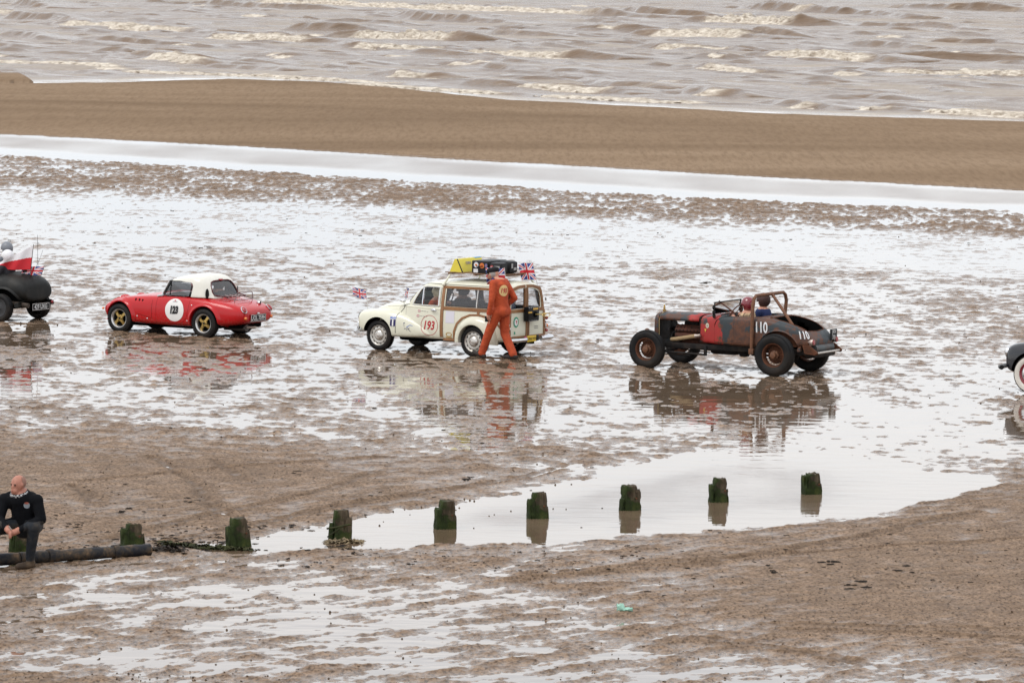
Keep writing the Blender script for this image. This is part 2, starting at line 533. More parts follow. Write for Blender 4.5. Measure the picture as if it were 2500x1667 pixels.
# breakers: toe line in the photo, crest height m, foam stretches along it (0..1)
WAVES = [
    ((150, 62), (480, 82), 0.62, [(0.0, 1.0)]),
    ((555, 92), (775, 103), 0.55, [(0.0, 1.0)]),
    ((690, 76), (885, 84), 0.85, []),
    ((870, 92), (1130, 101), 0.95, [(0.0, 1.0)]),
    ((860, 118), (1070, 125), 0.55, [(0.05, 0.95)]),
    ((1190, 133), (1420, 143), 0.60, [(0.0, 0.75)]),
    ((180, 124), (310, 130), 0.40, []),
    ((320, 137), (450, 148), 0.50, []),
    ((440, 146), (620, 162), 0.55, [(0.0, 0.75)]),
    ((520, 160), (720, 174), 0.42, []),
    ((690, 8), (1500, 40), 0.75, [(0.0, 1.0)]),
    ((0, 6), (140, 22), 0.8, []),
    ((370, 10), (880, 28), 0.65, []),
    ((880, 36), (1250, 60), 0.7, []),
    ((0, 34), (160, 58), 0.6, [(0.0, 0.2)]),
    ((1490, 34), (1760, 46), 0.7, []),
    ((1740, 56), (1990, 62), 1.25, [(0.0, 0.78)]),
    ((1860, 24), (2180, 42), 0.85, [(0.3, 0.45)]),
    ((1440, 76), (1640, 82), 0.65, [(0.1, 0.3)]),
    ((1620, 88), (1830, 97), 0.80, [(0.0, 0.92)]),
    ((1800, 90), (2000, 98), 0.62, []),
    ((1300, 102), (1560, 110), 0.45, []),
    ((1600, 118), (1780, 127), 0.60, [(0.1, 1.0)]),
    ((1760, 124), (1880, 130), 0.55, []),
    ((1870, 138), (2130, 150), 0.85, [(0.0, 0.90)]),
    ((2090, 142), (2500, 152), 0.62, []),
    ((2190, 174), (2520, 188), 0.55, [(0.0, 1.0)]),
    ((1720, 166), (1930, 176), 0.35, [(0.2, 0.9)]),
    ((950, 186), (1090, 192), 0.42, [(0.45, 0.9)]),
    ((1120, 208), (1300, 214), 0.45, []),
    ((1300, 216), (1460, 228), 0.40, [(0.0, 0.9)]),
    ((1370, 190), (1520, 206), 0.50, []),
    ((1500, 204), (1680, 214), 0.42, []),
    ((1690, 228), (1860, 240), 0.40, [(0.7, 0.9)]),
    ((1900, 255), (2090, 266), 0.45, [(0.55, 0.8)]),
    ((2050, 262), (2240, 272), 0.35, [(0.0, 0.9)]),
    ((2310, 276), (2520, 290), 0.32, [(0.0, 1.0)]),
    ((2100, 236), (2230, 244), 0.3, []),
    ((0, 152), (330, 172), 0.22, [(0.0, 1.0)]),
    ((330, 176), (700, 190), 0.22, [(0.0, 1.0)]),
    ((620, 186), (980, 208), 0.22, [(0.0, 1.0)]),
    ((900, 206), (1300, 232), 0.20, [(0.0, 1.0)]),
    ((1300, 232), (1750, 254), 0.20, [(0.1, 1.0)]),
    ((2080, 62), (2420, 76), 0.55, []),
    ((2180, 18), (2500, 30), 0.6, []),
    ((2280, 100), (2500, 108), 0.5, []),
    ((200, 98), (460, 112), 0.40, []),
    ((0, 88), (150, 100), 0.40, []),
    ((1000, 132), (1160, 140), 0.28, []),
    ((2060, 108), (2300, 120), 0.42, []),
    ((780, 54), (1010, 62), 0.42, []),
    ((1180, 84), (1420, 92), 0.42, []),
]

def build_sea():
    d = [172.0]
    while d[-1] < 640:
        d.append(d[-1] + 0.60 * (d[-1] / 230) ** 1.2)
    d += [660, 700, 760, 860, 1000, 1300, 1800, 2600, 4000, 6500, 10000, 15000]
    D = np.array(d, float)
    t = np.concatenate([np.linspace(-14, -1.25, 26)[:-1], np.linspace(-1.25, 1.25, 330), np.linspace(1.25, 14, 26)[1:]])
    X = t[None, :] * (D[:, None] * (1250 / F_PX))
    Y = np.repeat(D[:, None], len(t), 1)
    px, py = seen_at(X, Y)
    sh = interp_curve(px, SHORE)
    off = sh - py                                   # seaward of the waterline, in the photo
    chop = smooth(10, 20, off)
    u = -X * math.cos(R(41)) + Y * math.sin(R(41))
    v = X * math.sin(R(41)) + Y * math.cos(R(41))
    def swell(x, y):
        uu, vv = -x * math.cos(R(41)) + y * math.sin(R(41)), x * math.sin(R(41)) + y * math.cos(R(41))
        p, q = seen_at(x, y)
        return SEA_Z + smooth(9, 40, interp_curve(p, SHORE) - q) * (0.24 * fbm(uu * 0.05, vv * 0.14, 3, 131) + 0.10 * fbm(uu * 0.22, vv * 0.5, 2, 133))
    z = np.where(Y > 640, SEA_Z, swell(X, Y))
    z[:, 0] = z[:, 0]
    foam = 0.28 * smooth(0.25, 0.9, fbm(u * 0.03, v * 0.14, 4, 135) / 0.4) * chop
    foam = np.maximum(foam, 0.55 * smooth(6, 11, off) * (1 - smooth(15, 24, off)) * smooth(-0.2, 0.3, fbm(u * 0.2, v * 0.4, 3, 137)))
    o_co = np.stack([X, Y, z], -1).reshape(-1, 3)
    r, c = X.shape
    i = np.arange(r * c).reshape(r, c)
    q = np.stack([i[:-1, :-1], i[:-1, 1:], i[1:, 1:], i[1:, :-1]], -1).reshape(-1, 4)
    cos, qs, fo, ch = [o_co], [q], [foam.ravel()], [chop.ravel()]
    base = len(o_co)
    rw = random.Random(77)
    small = []
    for _ in range(420):                                # lesser crests between the breakers
        x0 = rw.uniform(-120, 2560)
        y0 = rw.uniform(4, np.interp(x0, [q[0] for q in SHORE], [q[1] for q in SHORE]) - 26)
        ln = rw.uniform(35, 150) * (0.5 + y0 / 240)
        small.append(((x0, y0), (x0 + ln, y0 + ln * rw.uniform(0.03, 0.075)), rw.uniform(0.10, 0.27) * (1.25 - y0 / 420), [(0.2, 0.7)] if rw.random() < 0.10 else []))
    for w, (a, b, hgt, foams) in enumerate(WAVES + small):
        if foams:                                   # the crest runs on, unbroken, past both ends of its foam
            ex, ey = (b[0] - a[0]) * 0.28, (b[1] - a[1]) * 0.28
            a, b = (a[0] - ex, a[1] - ey), (b[0] + ex, b[1] + ey)
            foams = [((f0 + 0.28) / 1.56, (f1 + 0.28) / 1.56) for f0, f1 in foams]
        A, B = ground_at(a[0], a[1], SEA_Z), ground_at(b[0], b[1], SEA_Z)
        L = (B - A).length
        ns = int(min(420, max(40, abs(b[0] - a[0]) * (0.75 if w < len(WAVES) else 0.35))))
        s = np.linspace(0, 1, ns)
        along = np.array((B - A) / L)
        nrm = np.array((along[1], -along[0], 0.0))
        if nrm[1] > 0:
            nrm = -nrm
        env = np.sin(math.pi * np.clip(s, 0, 1)) ** 0.45
        fm = np.zeros(ns)
        for f0, f1 in foams:
            fm = np.maximum(fm, smooth(f0 - 0.03, f0 + 0.05, s) * (1 - smooth(f1 - 0.06, f1 + 0.03, s)))
        m = s * L
        hh = (1.08 - 0.40 * fm) * hgt * env * (0.85 + 0.55 * gnoise(m * 0.11, m * 0 + w * 3.1, 151) + 0.14 * gnoise(m * 0.45, m * 0 + w, 152) + fm * (0.45 * gnoise(m * 1.3, m * 0 + w, 153) + 0.35 * gnoise(m * 3.1, m * 0 + w, 158)) + 0.05 * gnoise(m * 1.1, m * 0 + w, 157))
        hh = np.maximum(hh, 0.0)
        meander = 2.2 * gnoise(m * 0.06, m * 0 + w * 1.7, 154) + 0.5 * gnoise(m * 0.4, m * 0 + w, 155)
        #        offset towards the shore (m), height factor
        prof = [(-7.0, -0.10), (-4.5, 0.10), (-2.6, 0.42), (-1.2, 0.80), (-0.4, 0.97), (0.0, 1.0), (0.22, 0.88), (0.4, 0.68), (0.6, 0.48), (0.85, 0.28), (1.2, 0.12), (1.9, -0.10)]
        if w >= len(WAVES):
            prof = [(-5.0, -0.10), (-2.4, 0.42), (-0.8, 0.92), (0.0, 1.0), (0.35, 0.62), (0.8, 0.22), (1.5, -0.10)]
        rows = []
        frow = []
        for k, (dd, hf) in enumerate(prof):
            nz = gnoise(m * 1.8, m * 0 + k * 1.3 + w * 7, 160) * 0.5 + gnoise(m * 3.9, m * 0 + k * 2.1 + w * 5, 161) * 0.3
            front = 1.0 if dd > -0.5 else 0.25
            o2 = dd * (0.45 + 0.7 * hgt) + meander + fm * front * (0.35 * nz + (0.5 if dd > 0.1 else 0.0))
            p = np.array(A)[None, :2] + m[:, None] * along[None, :2] + o2[:, None] * nrm[None, :2]
            zz = swell(p[:, 0], p[:, 1]) - 0.035 + hh * hf + fm * front * 0.28 * hgt * nz * (1 if hf > 0.2 else 0.5)
            rows.append(np.concatenate([p, zz[:, None]], 1))
            frow.append(np.clip(fm * (1.15 if dd > -0.3 else (0.5 if dd > -0.6 else 0.0)) * smooth(-0.4, 0.05, nz + (0.40 if -0.5 < dd < 0.5 else 0.08)), 0, 1))
        G = np.array(rows)
        r2, c2 = G.shape[:2]
        i = np.arange(r2 * c2).reshape(r2, c2) + base
        cos.append(G.reshape(-1, 3))
        qs.append(np.stack([i[:-1, :-1], i[1:, :-1], i[1:, 1:], i[:-1, 1:]], -1).reshape(-1, 4))
        fo.append(np.array(frow).ravel())
        ch.append(np.full(r2 * c2, 0.75))
        base += r2 * c2
    o = np_mesh('sea', np.concatenate(cos), np.concatenate(qs), sea_material(), {'foam': np.concatenate(fo), 'chop': np.concatenate(ch)})
    o['kind'] = 'structure'

build_sea()

# ------------------------------------------------------------------ toolkit for built objects
def tag(o, label, cat, group=None, kind=None):
    o['label'] = label
    o['category'] = cat
    if group:
        o['group'] = group
    if kind:
        o['kind'] = kind
    return o

def thing(name, label, cat, loc=(0, 0, 0), rotz=0.0, group=None):
    o = bpy.data.objects.new(name, None)
    o.empty_display_size = 0.2
    COL.objects.link(o)
    o.location = loc
    o.rotation_euler = (0, 0, rotz)
    return tag(o, label, cat, group)

def finish(name, me, mat, parent=None, sharp=35, flat=False):
    for m in (mat if isinstance(mat, (list, tuple)) else [mat]):
        if m is not None:
            me.materials.append(m)
    if not flat:
        me.polygons.foreach_set('use_smooth', np.ones(len(me.polygons), bool))
        me.set_sharp_from_angle(angle=R(sharp))
    o = bpy.data.objects.new(name, me)
    COL.objects.link(o)
    o.parent = parent
    return o

class B:
    """collects simple shapes into one mesh"""
    def __init__(self):
        self.v, self.f = [], []
    def add(self, v, f):
        k = len(self.v)
        self.v += [tuple(p) for p in v]
        self.f += [tuple(i + k for i in q) for q in f]
        return self
    def box(self, c, s, rot=None, bev=0.0):
        bm = bmesh.new()
        bmesh.ops.create_cube(bm, size=1.0)
        for p in bm.verts:
            p.co = Vector((p.co.x * s[0], p.co.y * s[1], p.co.z * s[2]))
        if bev:
            bmesh.ops.bevel(bm, geom=bm.edges[:] + bm.verts[:], offset=min(bev, min(s) * 0.45), segments=2, affect='EDGES', profile=0.6)
        M = Matrix.Translation(c) @ (rot.to_4x4() if rot is not None else Matrix())
        bm.transform(M)
        return self.bm(bm)
    def bm(self, bm):
        bm.verts.index_update()
        self.add([p.co.copy() for p in bm.verts], [[q.index for q in f.verts] for f in bm.faces])
        bm.free()
        return self
    def ring_loft(self, rings, cap=True, closed=True):
        n = len(rings[0])
        v = [p for r in rings for p in r]
        f = []
        for i in range(len(rings) - 1):
            for j in range(n if closed else n - 1):
                a, b = i * n + j, i * n + (j + 1) % n
                f.append((a, b, b + n, a + n))
        if cap and closed:
            f.append(tuple(reversed(range(n))))
            f.append(tuple(range((len(rings) - 1) * n, len(rings) * n)))
        return self.add(v, f)
    def tube(self, pts, r, n=8, cap=True, closed=False):
        pts = [Vector(p) for p in pts]
        rr = r if isinstance(r, (list, tuple)) else [r] * len(pts)
        rings = []
        prev = None
        m = len(pts)
        for i, p in enumerate(pts):
            if closed:
                t = pts[(i + 1) % m] - pts[i - 1]
            else:
                t = pts[min(i + 1, m - 1)] - pts[max(i - 1, 0)]
            t.normalize()
            if prev is None:
                a = t.cross(Vector((0, 0, 1)) if abs(t.z) < 0.9 else Vector((1, 0, 0))).normalized()
            else:
                a = (prev - t * prev.dot(t)).normalized()
            prev = a
            b = t.cross(a)
            rings.append([p + (a * math.cos(2 * math.pi * k / n) + b * math.sin(2 * math.pi * k / n)) * rr[i] for k in range(n)])
        if closed:
            rings.append(rings[0])
        return self.ring_loft(rings, cap and not closed)
    def lathe(self, prof, n=32, axis='y', c=(0, 0, 0), cap=False):
        """prof: (radius, along-axis)"""
        rings = []
        for r, a in prof:
            ring = []
            for k in range(n):
                t = 2 * math.pi * k / n
                if axis == 'y':
                    p = (c[0] + r * math.cos(t), c[1] + a, c[2] + r * math.sin(t))
                elif axis == 'z':
                    p = (c[0] + r * math.cos(t), c[1] + r * math.sin(t), c[2] + a)
                else:
                    p = (c[0] + a, c[1] + r * math.cos(t), c[2] + r * math.sin(t))
                ring.append(p)
            rings.append(ring)
        return self.ring_loft(rings, cap)
    def prism(self, poly, a, b, axis='y'):
        """polygon extruded from a to b; poly is (x,z) for y, (y,z) for x, (x,y) for z"""
        def P(p, t):
            return (p[0], t, p[1]) if axis == 'y' else ((t, p[0], p[1]) if axis == 'x' else (p[0], p[1], t))
        return self.ring_loft([[P(p, a) for p in poly], [P(p, b) for p in poly]])
    def ball(self, c, r, seg=16, rings=10, rot=None):
        r = r if isinstance(r, (tuple, list)) else (r, r, r)
        bm = bmesh.new()
        bmesh.ops.create_uvsphere(bm, u_segments=seg, v_segments=rings, radius=1.0)
        M = Matrix.Translation(c) @ (rot.to_4x4() if rot is not None else Matrix()) @ Matrix.Diagonal((r[0], r[1], r[2], 1))
        bm.transform(M)
        return self.bm(bm)
    def mesh(self, name, fix=True):
        me = bpy.data.meshes.new(name)
        me.from_pydata(self.v, [], self.f)
        if fix:
            bm = bmesh.new()
            bm.from_mesh(me)
            bmesh.ops.recalc_face_normals(bm, faces=bm.faces[:])
            bm.to_mesh(me)
            bm.free()
        me.update()
        return me
    def obj(self, name, mat, parent=None, sharp=35, flat=False, fix=True):
        return finish(name, self.mesh(name, fix), mat, parent, sharp, flat)

def baked(o):
    """apply an object's modifiers to its mesh"""
    dg = bpy.context.evaluated_depsgraph_get()
    me = bpy.data.meshes.new_from_object(o.evaluated_get(dg))
    o.modifiers.clear()
    old = o.data
    o.data = me
    bpy.data.meshes.remove(old)
    return o

def subsurf(o, n=2):
    m = o.modifiers.new('s', 'SUBSURF')
    m.levels = m.render_levels = n
    return baked(o)

def cut(o, cutters, mats=None):
    """boolean difference; each cutter is a B(), or (B(), material)"""
    for c in cutters:
        c, m = c if isinstance(c, tuple) else (c, mats)
        k = c.obj('cutter', m or o.data.materials[0], o.parent)
        k.matrix_local = o.matrix_local.copy()
        md = o.modifiers.new('b', 'BOOLEAN')
        md.operation = 'DIFFERENCE'
        md.solver = 'EXACT'
        md.material_mode = 'TRANSFER'
        md.object = k
        bpy.context.view_layer.update()
        baked(o)
        bpy.data.objects.remove(k)
    me = o.data
    me.polygons.foreach_set('use_smooth', np.ones(len(me.polygons), bool))
    me.set_sharp_from_angle(angle=R(32))
    return o

def make_doors(body, poly, y0, parent, gap=0.0035, sides=(1, -1), name='door'):
    """cut real doors out of a body shell: each door is its own mesh with an open panel gap round it"""
    cx, cz = sum(p[0] for p in poly) / len(poly), sum(p[1] for p in poly) / len(poly)
    def grow(d):
        out = []
        for x, z in poly:
            v = Vector((x - cx, z - cz))
            v *= 1 + d * 1.4 / v.length
            out.append((cx + v.x, cz + v.y))
        return out
    doors = []
    for sg in sides:
        d = bpy.data.objects.new(name, body.data.copy())
        COL.objects.link(d)
        d.parent = parent
        k = B().prism(grow(-gap * .5), sg * (y0 + .004), sg * 1.2, 'y').obj('cutter', M_DARK, parent)
        md = d.modifiers.new('b', 'BOOLEAN')
        md.operation = 'INTERSECT'
        md.solver = 'EXACT'
        md.material_mode = 'TRANSFER'
        md.object = k
        bpy.context.view_layer.update()
        baked(d)
        bpy.data.objects.remove(k)
        d.data.polygons.foreach_set('use_smooth', np.ones(len(d.data.polygons), bool))
        d.data.set_sharp_from_angle(angle=R(32))
        doors.append(d)
    cut(body, [(B().prism(grow(gap * .5), sg * y0, sg * 1.2, 'y'), M_DARK) for sg in sides])
    return doors

def mirror_half(half):
    """half section from bottom centre to top centre (y>=0) -> closed ring"""
    left = [(y, z) for y, z in half]
    right = [(-y, z) for y, z in reversed(half) if y > 1e-6]
    return left + right

def x_loft(name, stations, mat, parent, sub=2):
    """stations: (x, half section)"""
    rings = [[(x, y, z) for y, z in mirror_half(h)] for x, h in stations]
    o = B().ring_loft(rings).obj(name, mat, parent, sharp=60)
    if sub:
        subsurf(o, sub)
    o.data.polygons.foreach_set('use_smooth', np.ones(len(o.data.polygons), bool))
    return o

def bvh_of(*objs):
    v, f = [], []
    for o in objs:
        k = len(v)
        v += [p.co.copy() for p in o.data.vertices]
        f += [[i + k for i in p.vertices] for p in o.data.polygons]
    return BVHTree.FromPolygons(v, f)

def text_data(s, size=1.0, bold=0.0, shear=0.0, spacing=1.0, width=1.0):
    cu = bpy.data.curves.new('t', 'FONT')
    cu.body = s
    cu.size = size
    cu.align_x = 'CENTER'
    cu.align_y = 'CENTER'
    cu.offset = bold
    cu.shear = shear
    cu.space_character = spacing
    cu.resolution_u = 3
    cu.fill_mode = 'FRONT'
    ob = bpy.data.objects.new('t', cu)
    COL.objects.link(ob)
    bpy.context.view_layer.update()
    me = bpy.data.meshes.new_from_object(ob.evaluated_get(bpy.context.evaluated_depsgraph_get()))
    bpy.data.objects.remove(ob)
    v = [(p.co.x * width, p.co.y) for p in me.vertices]
    f = [tuple(p.vertices) for p in me.polygons]
    bpy.data.meshes.remove(me)
    if v:
        # centre on its own bounds
        xs, ys = [p[0] for p in v], [p[1] for p in v]
        cx, cy = (max(xs) + min(xs)) / 2, (max(ys) + min(ys)) / 2
        v = [(x - cx, y - cy) for x, y in v]
    return v, f

def disc_data(rx, ry, n=36, rings=4, inner=0.0):
    v, f = [], []
    rs = np.linspace(inner, 1.0, rings + 1)
    for r in rs:
        for k in range(n):
            t = 2 * math.pi * k / n
            v.append((rx * r * math.cos(t), ry * r * math.sin(t)))
    for i in range(rings):
        for k in range(n):
            a, b = i * n + k, i * n + (k + 1) % n
            f.append((a, b, b + n, a + n))
    return v, f

def rect_data(w, h, nx=6, ny=6):
    v = [((i / nx - 0.5) * w, (j / ny - 0.5) * h) for j in range(ny + 1) for i in range(nx + 1)]
    f = [(j * (nx + 1) + i, j * (nx + 1) + i + 1, (j + 1) * (nx + 1) + i + 1, (j + 1) * (nx + 1) + i) for j in range(ny) for i in range(nx)]
    return v, f

def decal(name, data, o, u, w, mat, parent, tree=None, lift=0.003, rot=0.0, reach=0.6):
    """flat print laid on a surface: data in (u,w) metres about origin o; projected along -(u x w) on the tree"""
    v, f = data
    if tree is not None:                             # fine enough to bend with the panel
        bm = bmesh.new()
        vs = [bm.verts.new((a, b, 0)) for a, b in v]
        for q in f:
            try:
                bm.faces.new([vs[i] for i in q])
            except ValueError:
                pass
        bmesh.ops.triangulate(bm, faces=bm.faces[:])
        for lim in (0.06, 0.03):
            long = [e for e in bm.edges if e.calc_length() > lim]
            if long:
                bmesh.ops.subdivide_edges(bm, edges=long, cuts=1)
                bmesh.ops.triangulate(bm, faces=bm.faces[:])
        bm.verts.index_update()
        v = [(p.co.x, p.co.y) for p in bm.verts]
        f = [tuple(q.index for q in fc.verts) for fc in bm.faces]
        bm.free()
    u, w, o = Vector(u).normalized(), Vector(w).normalized(), Vector(o)
    n = u.cross(w).normalized()
    cr, sr = math.cos(rot), math.sin(rot)
    out = []
    for a, b in v:
        p = o + u * (a * cr - b * sr) + w * (a * sr + b * cr)
        if tree is not None:
            hit = tree.ray_cast(p + n * reach, -n, reach * 2)
            if hit[0] is not None:
                p = hit[0]
        out.append(p + n * lift)
    b = B()
    b.add(out, f)
    return b.obj(name, mat, parent, flat=True, fix=False)

def union_jack_mats():
    return (plain('flag_blue', (0.03, 0.045, 0.22), 0.8, var=0.08), plain('flag_red', (0.55, 0.02, 0.03), 0.8, var=0.08),
            plain('flag_white', (0.72, 0.70, 0.72), 0.8, var=0.05))

def flag_cloth(name, parent, pole_top, pole_dir, fly, w, h, kind, wave=0.05, droop=0.0, phase=0.0, nu=76, nv=42, bunch=0.0):
    """a waving flag as one cloth mesh; hoist runs down from pole_top along pole_dir, the fly edge streams along fly"""
    pt, pd, fl = Vector(pole_top), Vector(pole_dir).normalized(), Vector(fly).normalized()
    nr = pd.cross(fl).normalized()
    blue, red, white = union_jack_mats()
    v, f, mi = [], [], []
    for j in range(nv + 1):
        for i in range(nu + 1):
            s, t = i / nu, j / nv
            off = wave * s ** 0.7 * (math.sin(s * 7.5 + t * 1.6 + phase) + 0.4 * math.sin(s * 13 - t * 3 + phase * 2))
            sag = droop * s * s
            shrink = 1 - 0.10 * s * (0.5 + 0.5 * math.sin(s * 6 + phase))
            tv = 1 - (1 - t) * (1 - bunch * s) if bunch else 0.5 + (t - 0.5) * shrink
            p = pt + pd * (h * tv + sag + 0.25 * wave * s * math.sin(5 * s + phase)) + fl * (w * s * 0.93) + nr * off
            v.append(p)
    def col(s, t):
        if kind == 'two':
            return 2 if t < 0.50 - 0.25 * s else 1
        x, y = (s - 0.5) * 2.0, (t - 0.5)
        if abs(x) < 0.11 or abs(y) < 0.105:
            return 1
        if abs(x) < 0.185 or abs(y) < 0.175:
            return 2
        d = min(abs(y - x * 0.5), abs(y + x * 0.5)) * 0.894
        if d < 0.038:
            return 1
        if d < 0.10:
            return 2
        return 0
    for j in range(nv):
        for i in range(nu):
            a = j * (nu + 1) + i
            f.append((a, a + 1, a + nu + 2, a + nu + 1))
            mi.append(col((i + 0.5) / nu, (j + 0.5) / nv))
    me = bpy.data.meshes.new(name)
    me.from_pydata(v, [], f)
    me.polygons.foreach_set('material_index', mi)
    o = finish(name, me, [blue, red, white], parent, sharp=80)
    m = o.modifiers.new('t', 'SOLIDIFY')
    m.thickness = 0.003
    return baked(o)

def figure(name, parts, voxel=0.012, mats=None, pick=None, parent=None, smooth_it=4):
    """one continuous body from overlapping tapered limbs: parts are (p, q, r_p, r_q[, flatten(axis vec, factor)]) or ('ball', c, r, rot)"""
    b = B()
    for s in parts:
        if s[0] == 'ball':
            b.ball(s[1], s[2], 18, 12, s[3] if len(s) > 3 else None)
            continue
        p, q, r0, r1 = Vector(s[0]), Vector(s[1]), s[2], s[3]
        k = 6
        pts = [p.lerp(q, i / k) for i in range(k + 1)]
        b.tube(pts, [r0 + (r1 - r0) * i / k for i in range(k + 1)], 14)
        b.ball(p, r0, 14, 10)
        b.ball(q, r1, 14, 10)
    o = b.obj(name, None, parent)
    m = o.modifiers.new('r', 'REMESH')
    m.mode = 'VOXEL'
    m.voxel_size = voxel
    m = o.modifiers.new('s', 'SMOOTH')
    m.factor = 0.5
    m.iterations = smooth_it
    baked(o)
    me = o.data
    me.materials.clear()
    for mt in mats:
        me.materials.append(mt)
    if pick:
        cs = np.empty(len(me.polygons) * 3)
        me.polygons.foreach_get('center', cs)
        cs = cs.reshape(-1, 3)
        me.polygons.foreach_set('material_index', np.array([pick(Vector(c)) for c in cs], np.int32))
    me.polygons.foreach_set('use_smooth', np.ones(len(me.polygons), bool))
    return o

# ------------------------------------------------------------------ shared paints
M_TYRE = plain('tyre_rubber', (0.007, 0.007, 0.0075), 0.65, var=0.25, scale=9, bump=0.15, grime=(0.05, 0.036, 0.024), grime_amt=0.4)
M_DARK = plain('dark_underbody', (0.003, 0.003, 0.003), 0.9, var=0.3, spec=0.05)
M_CHROME = plain('chrome', (0.62, 0.62, 0.63), 0.16, 1.0, var=0.12, scale=20)
M_BLACK = plain('black_paint', (0.006, 0.006, 0.0065), 0.4, var=0.2)
M_REDLENS = plain('red_lens', (0.30, 0.012, 0.016), 0.2, var=0.2, coat=0.5)
M_AMBER = plain('amber_lens', (0.65, 0.17, 0.03), 0.25, var=0.15, coat=0.4)
M_WHITE = plain('white_print', (0.74, 0.73, 0.71), 0.55, var=0.05)
M_SKIN = plain('skin', (0.50, 0.245, 0.165), 0.55, var=0.14, scale=30)
M_PLATE = plain('plate_black', (0.010, 0.010, 0.011), 0.5, var=0.2)
M_PLATETXT = plain('plate_letters', (0.58, 0.58, 0.57), 0.5, var=0.05)

def glass_material():
    t = NT('window_glass')
    t.n.remove(t.b)
    out = t.n['Material Output']
    fr = t.node('Fresnel')
    fr.inputs['IOR'].default_value = 1.45
    tr = t.node('BsdfTransparent')
    tr.inputs['Color'].default_value = (0.97, 0.98, 0.98, 1)
    gl = t.node('BsdfGlossy')
    gl.inputs['Roughness'].default_value = 0.02
    mx = t.node('MixShader')
    t.l.new(fr.outputs[0], mx.inputs[0])
    t.l.new(tr.outputs[0], mx.inputs[1])
    t.l.new(gl.outputs[0], mx.inputs[2])
    t.l.new(mx.outputs[0], out.inputs['Surface'])
    return t.m

def dusty_glass_material():
    t = NT('dusty_glass')
    t.n.remove(t.b)
    out = t.n['Material Output']
    fr = t.node('Fresnel')
    fr.inputs['IOR'].default_value = 1.45
    tr = t.node('BsdfTransparent')
    tr.inputs['Color'].default_value = (0.90, 0.90, 0.92, 1)
    df = t.node('BsdfDiffuse')
    df.inputs['Color'].default_value = (0.30, 0.30, 0.31, 1)
    mx0 = t.node('MixShader')
    mx0.inputs[0].default_value = 0.16
    t.l.new(tr.outputs[0], mx0.inputs[1])
    t.l.new(df.outputs[0], mx0.inputs[2])
    gl = t.node('BsdfGlossy')
    gl.inputs['Roughness'].default_value = 0.06
    mx = t.node('MixShader')
    t.l.new(fr.outputs[0], mx.inputs[0])
    t.l.new(mx0.outputs[0], mx.inputs[1])
    t.l.new(gl.outputs[0], mx.inputs[2])
    t.l.new(mx.outputs[0], out.inputs['Surface'])
    return t.m

M_GLASS = glass_material()
M_DUSTGLASS = dusty_glass_material()

def copy_part(o, parent, M):
    c = o.copy()
    COL.objects.link(c)
    c.parent = parent
    c.matrix_local = M
    for ch in o.children:
        d = ch.copy()
        COL.objects.link(d)
        d.parent = c
        d.matrix_local = ch.matrix_local
    return c

def place_wheels(proto, root, spots):
    """proto is built at the origin, outer face towards +y; spots: (x, y, z, scale)"""
    for k, (x, y, z, s) in enumerate(spots):
        M = Matrix.Translation((x, y, z)) @ Matrix.Rotation(R(180) if y < 0 else 0, 4, 'Z') @ Matrix.Rotation(R(37 * k), 4, 'Y') @ Matrix.Scale(s, 4)
        if k == 0:
            proto.parent = root
            proto.matrix_local = M
        else:
            copy_part(proto, root, M)

def tyre_profile(r_out, r_in, w):
    return [(r_in, -w * 0.42), (r_in + 0.015, -w * 0.5), ((r_out + r_in) / 2, -w * 0.54), (r_out - 0.03, -w * 0.5), (r_out - 0.008, -w * 0.40), (r_out, -w * 0.2), (r_out, w * 0.2),
            (r_out - 0.008, w * 0.40), (r_out - 0.03, w * 0.5), ((r_out + r_in) / 2, w * 0.54), (r_in + 0.015, w * 0.5), (r_in, w * 0.42), (r_in - 0.012, 0)]

def tread_cuts(b, r_out, w, n=56):
    """rows of tread blocks standing proud of the tyre's crown"""
    for k in range(n):
        t = 2 * math.pi * k / n
        for sgn in (-1, 1):
            c = Vector((math.cos(t) * (r_out - 0.003), sgn * w * 0.28, math.sin(t) * (r_out - 0.003)))
            b.box(c, (0.012, w * 0.30, 2 * math.pi * r_out / n * 0.62), Matrix.Rotation(-t, 3, 'Y'))


# ------------------------------------------------------------------ cars stand on the sand where their near rear wheel touches
def car_root(name, label, cat, px, py, half_track, yaw, sink=0.006):
    g = ground_at(px, py)
    rz = math.pi - yaw
    off = Matrix.Rotation(rz, 3, 'Z') @ Vector((0, half_track, 0))
    return thing(name, label, cat, (g.x - off.x, g.y - off.y, -sink), rz)

def car_paint(name, color, rough=0.28, coat=0.7, dirt=(0.20, 0.15, 0.10), dirt_top=0.42, dirt_amt=0.55):
    """gloss paint with road dirt thrown up along the bottom edge"""
    t = NT(name)
    v = t.coord('Object')
    n = t.noise(v, 5.0, 6, 0.65)
    col = t.ramp(n, [(0.3, tuple(c * 0.93 for c in color)), (0.7, color)])
    sep = t.node('SeparateXYZ')
    t.l.new(v, sep.inputs[0])
    low = t.math('SUBTRACT', dirt_top, sep.outputs['Z'])
    low = t.math('MULTIPLY', low, 4.0, True)
    sp = t.ramp(t.noise(v, 26.0, 6, 0.75), [(0.46, 0.0), (0.66, 1.0)])
    d = t.math('MULTIPLY', t.math('MULTIPLY', low, sp), dirt_amt)
    speck = t.ramp(t.noise(v, 70.0, 3, 0.7), [(0.66, 0.0), (0.78, 0.35)])
    d = t.math('MAXIMUM', d, t.math('MULTIPLY', speck, 0.6))
    col = t.mix(d, col, dirt)
    t.set(color=col, rough=t.math('ADD', rough, t.math('MULTIPLY', d, 0.5)), coat=coat, coat_rough=0.03, spec=0.3)
    MATS[name] = t.m
    return t.m

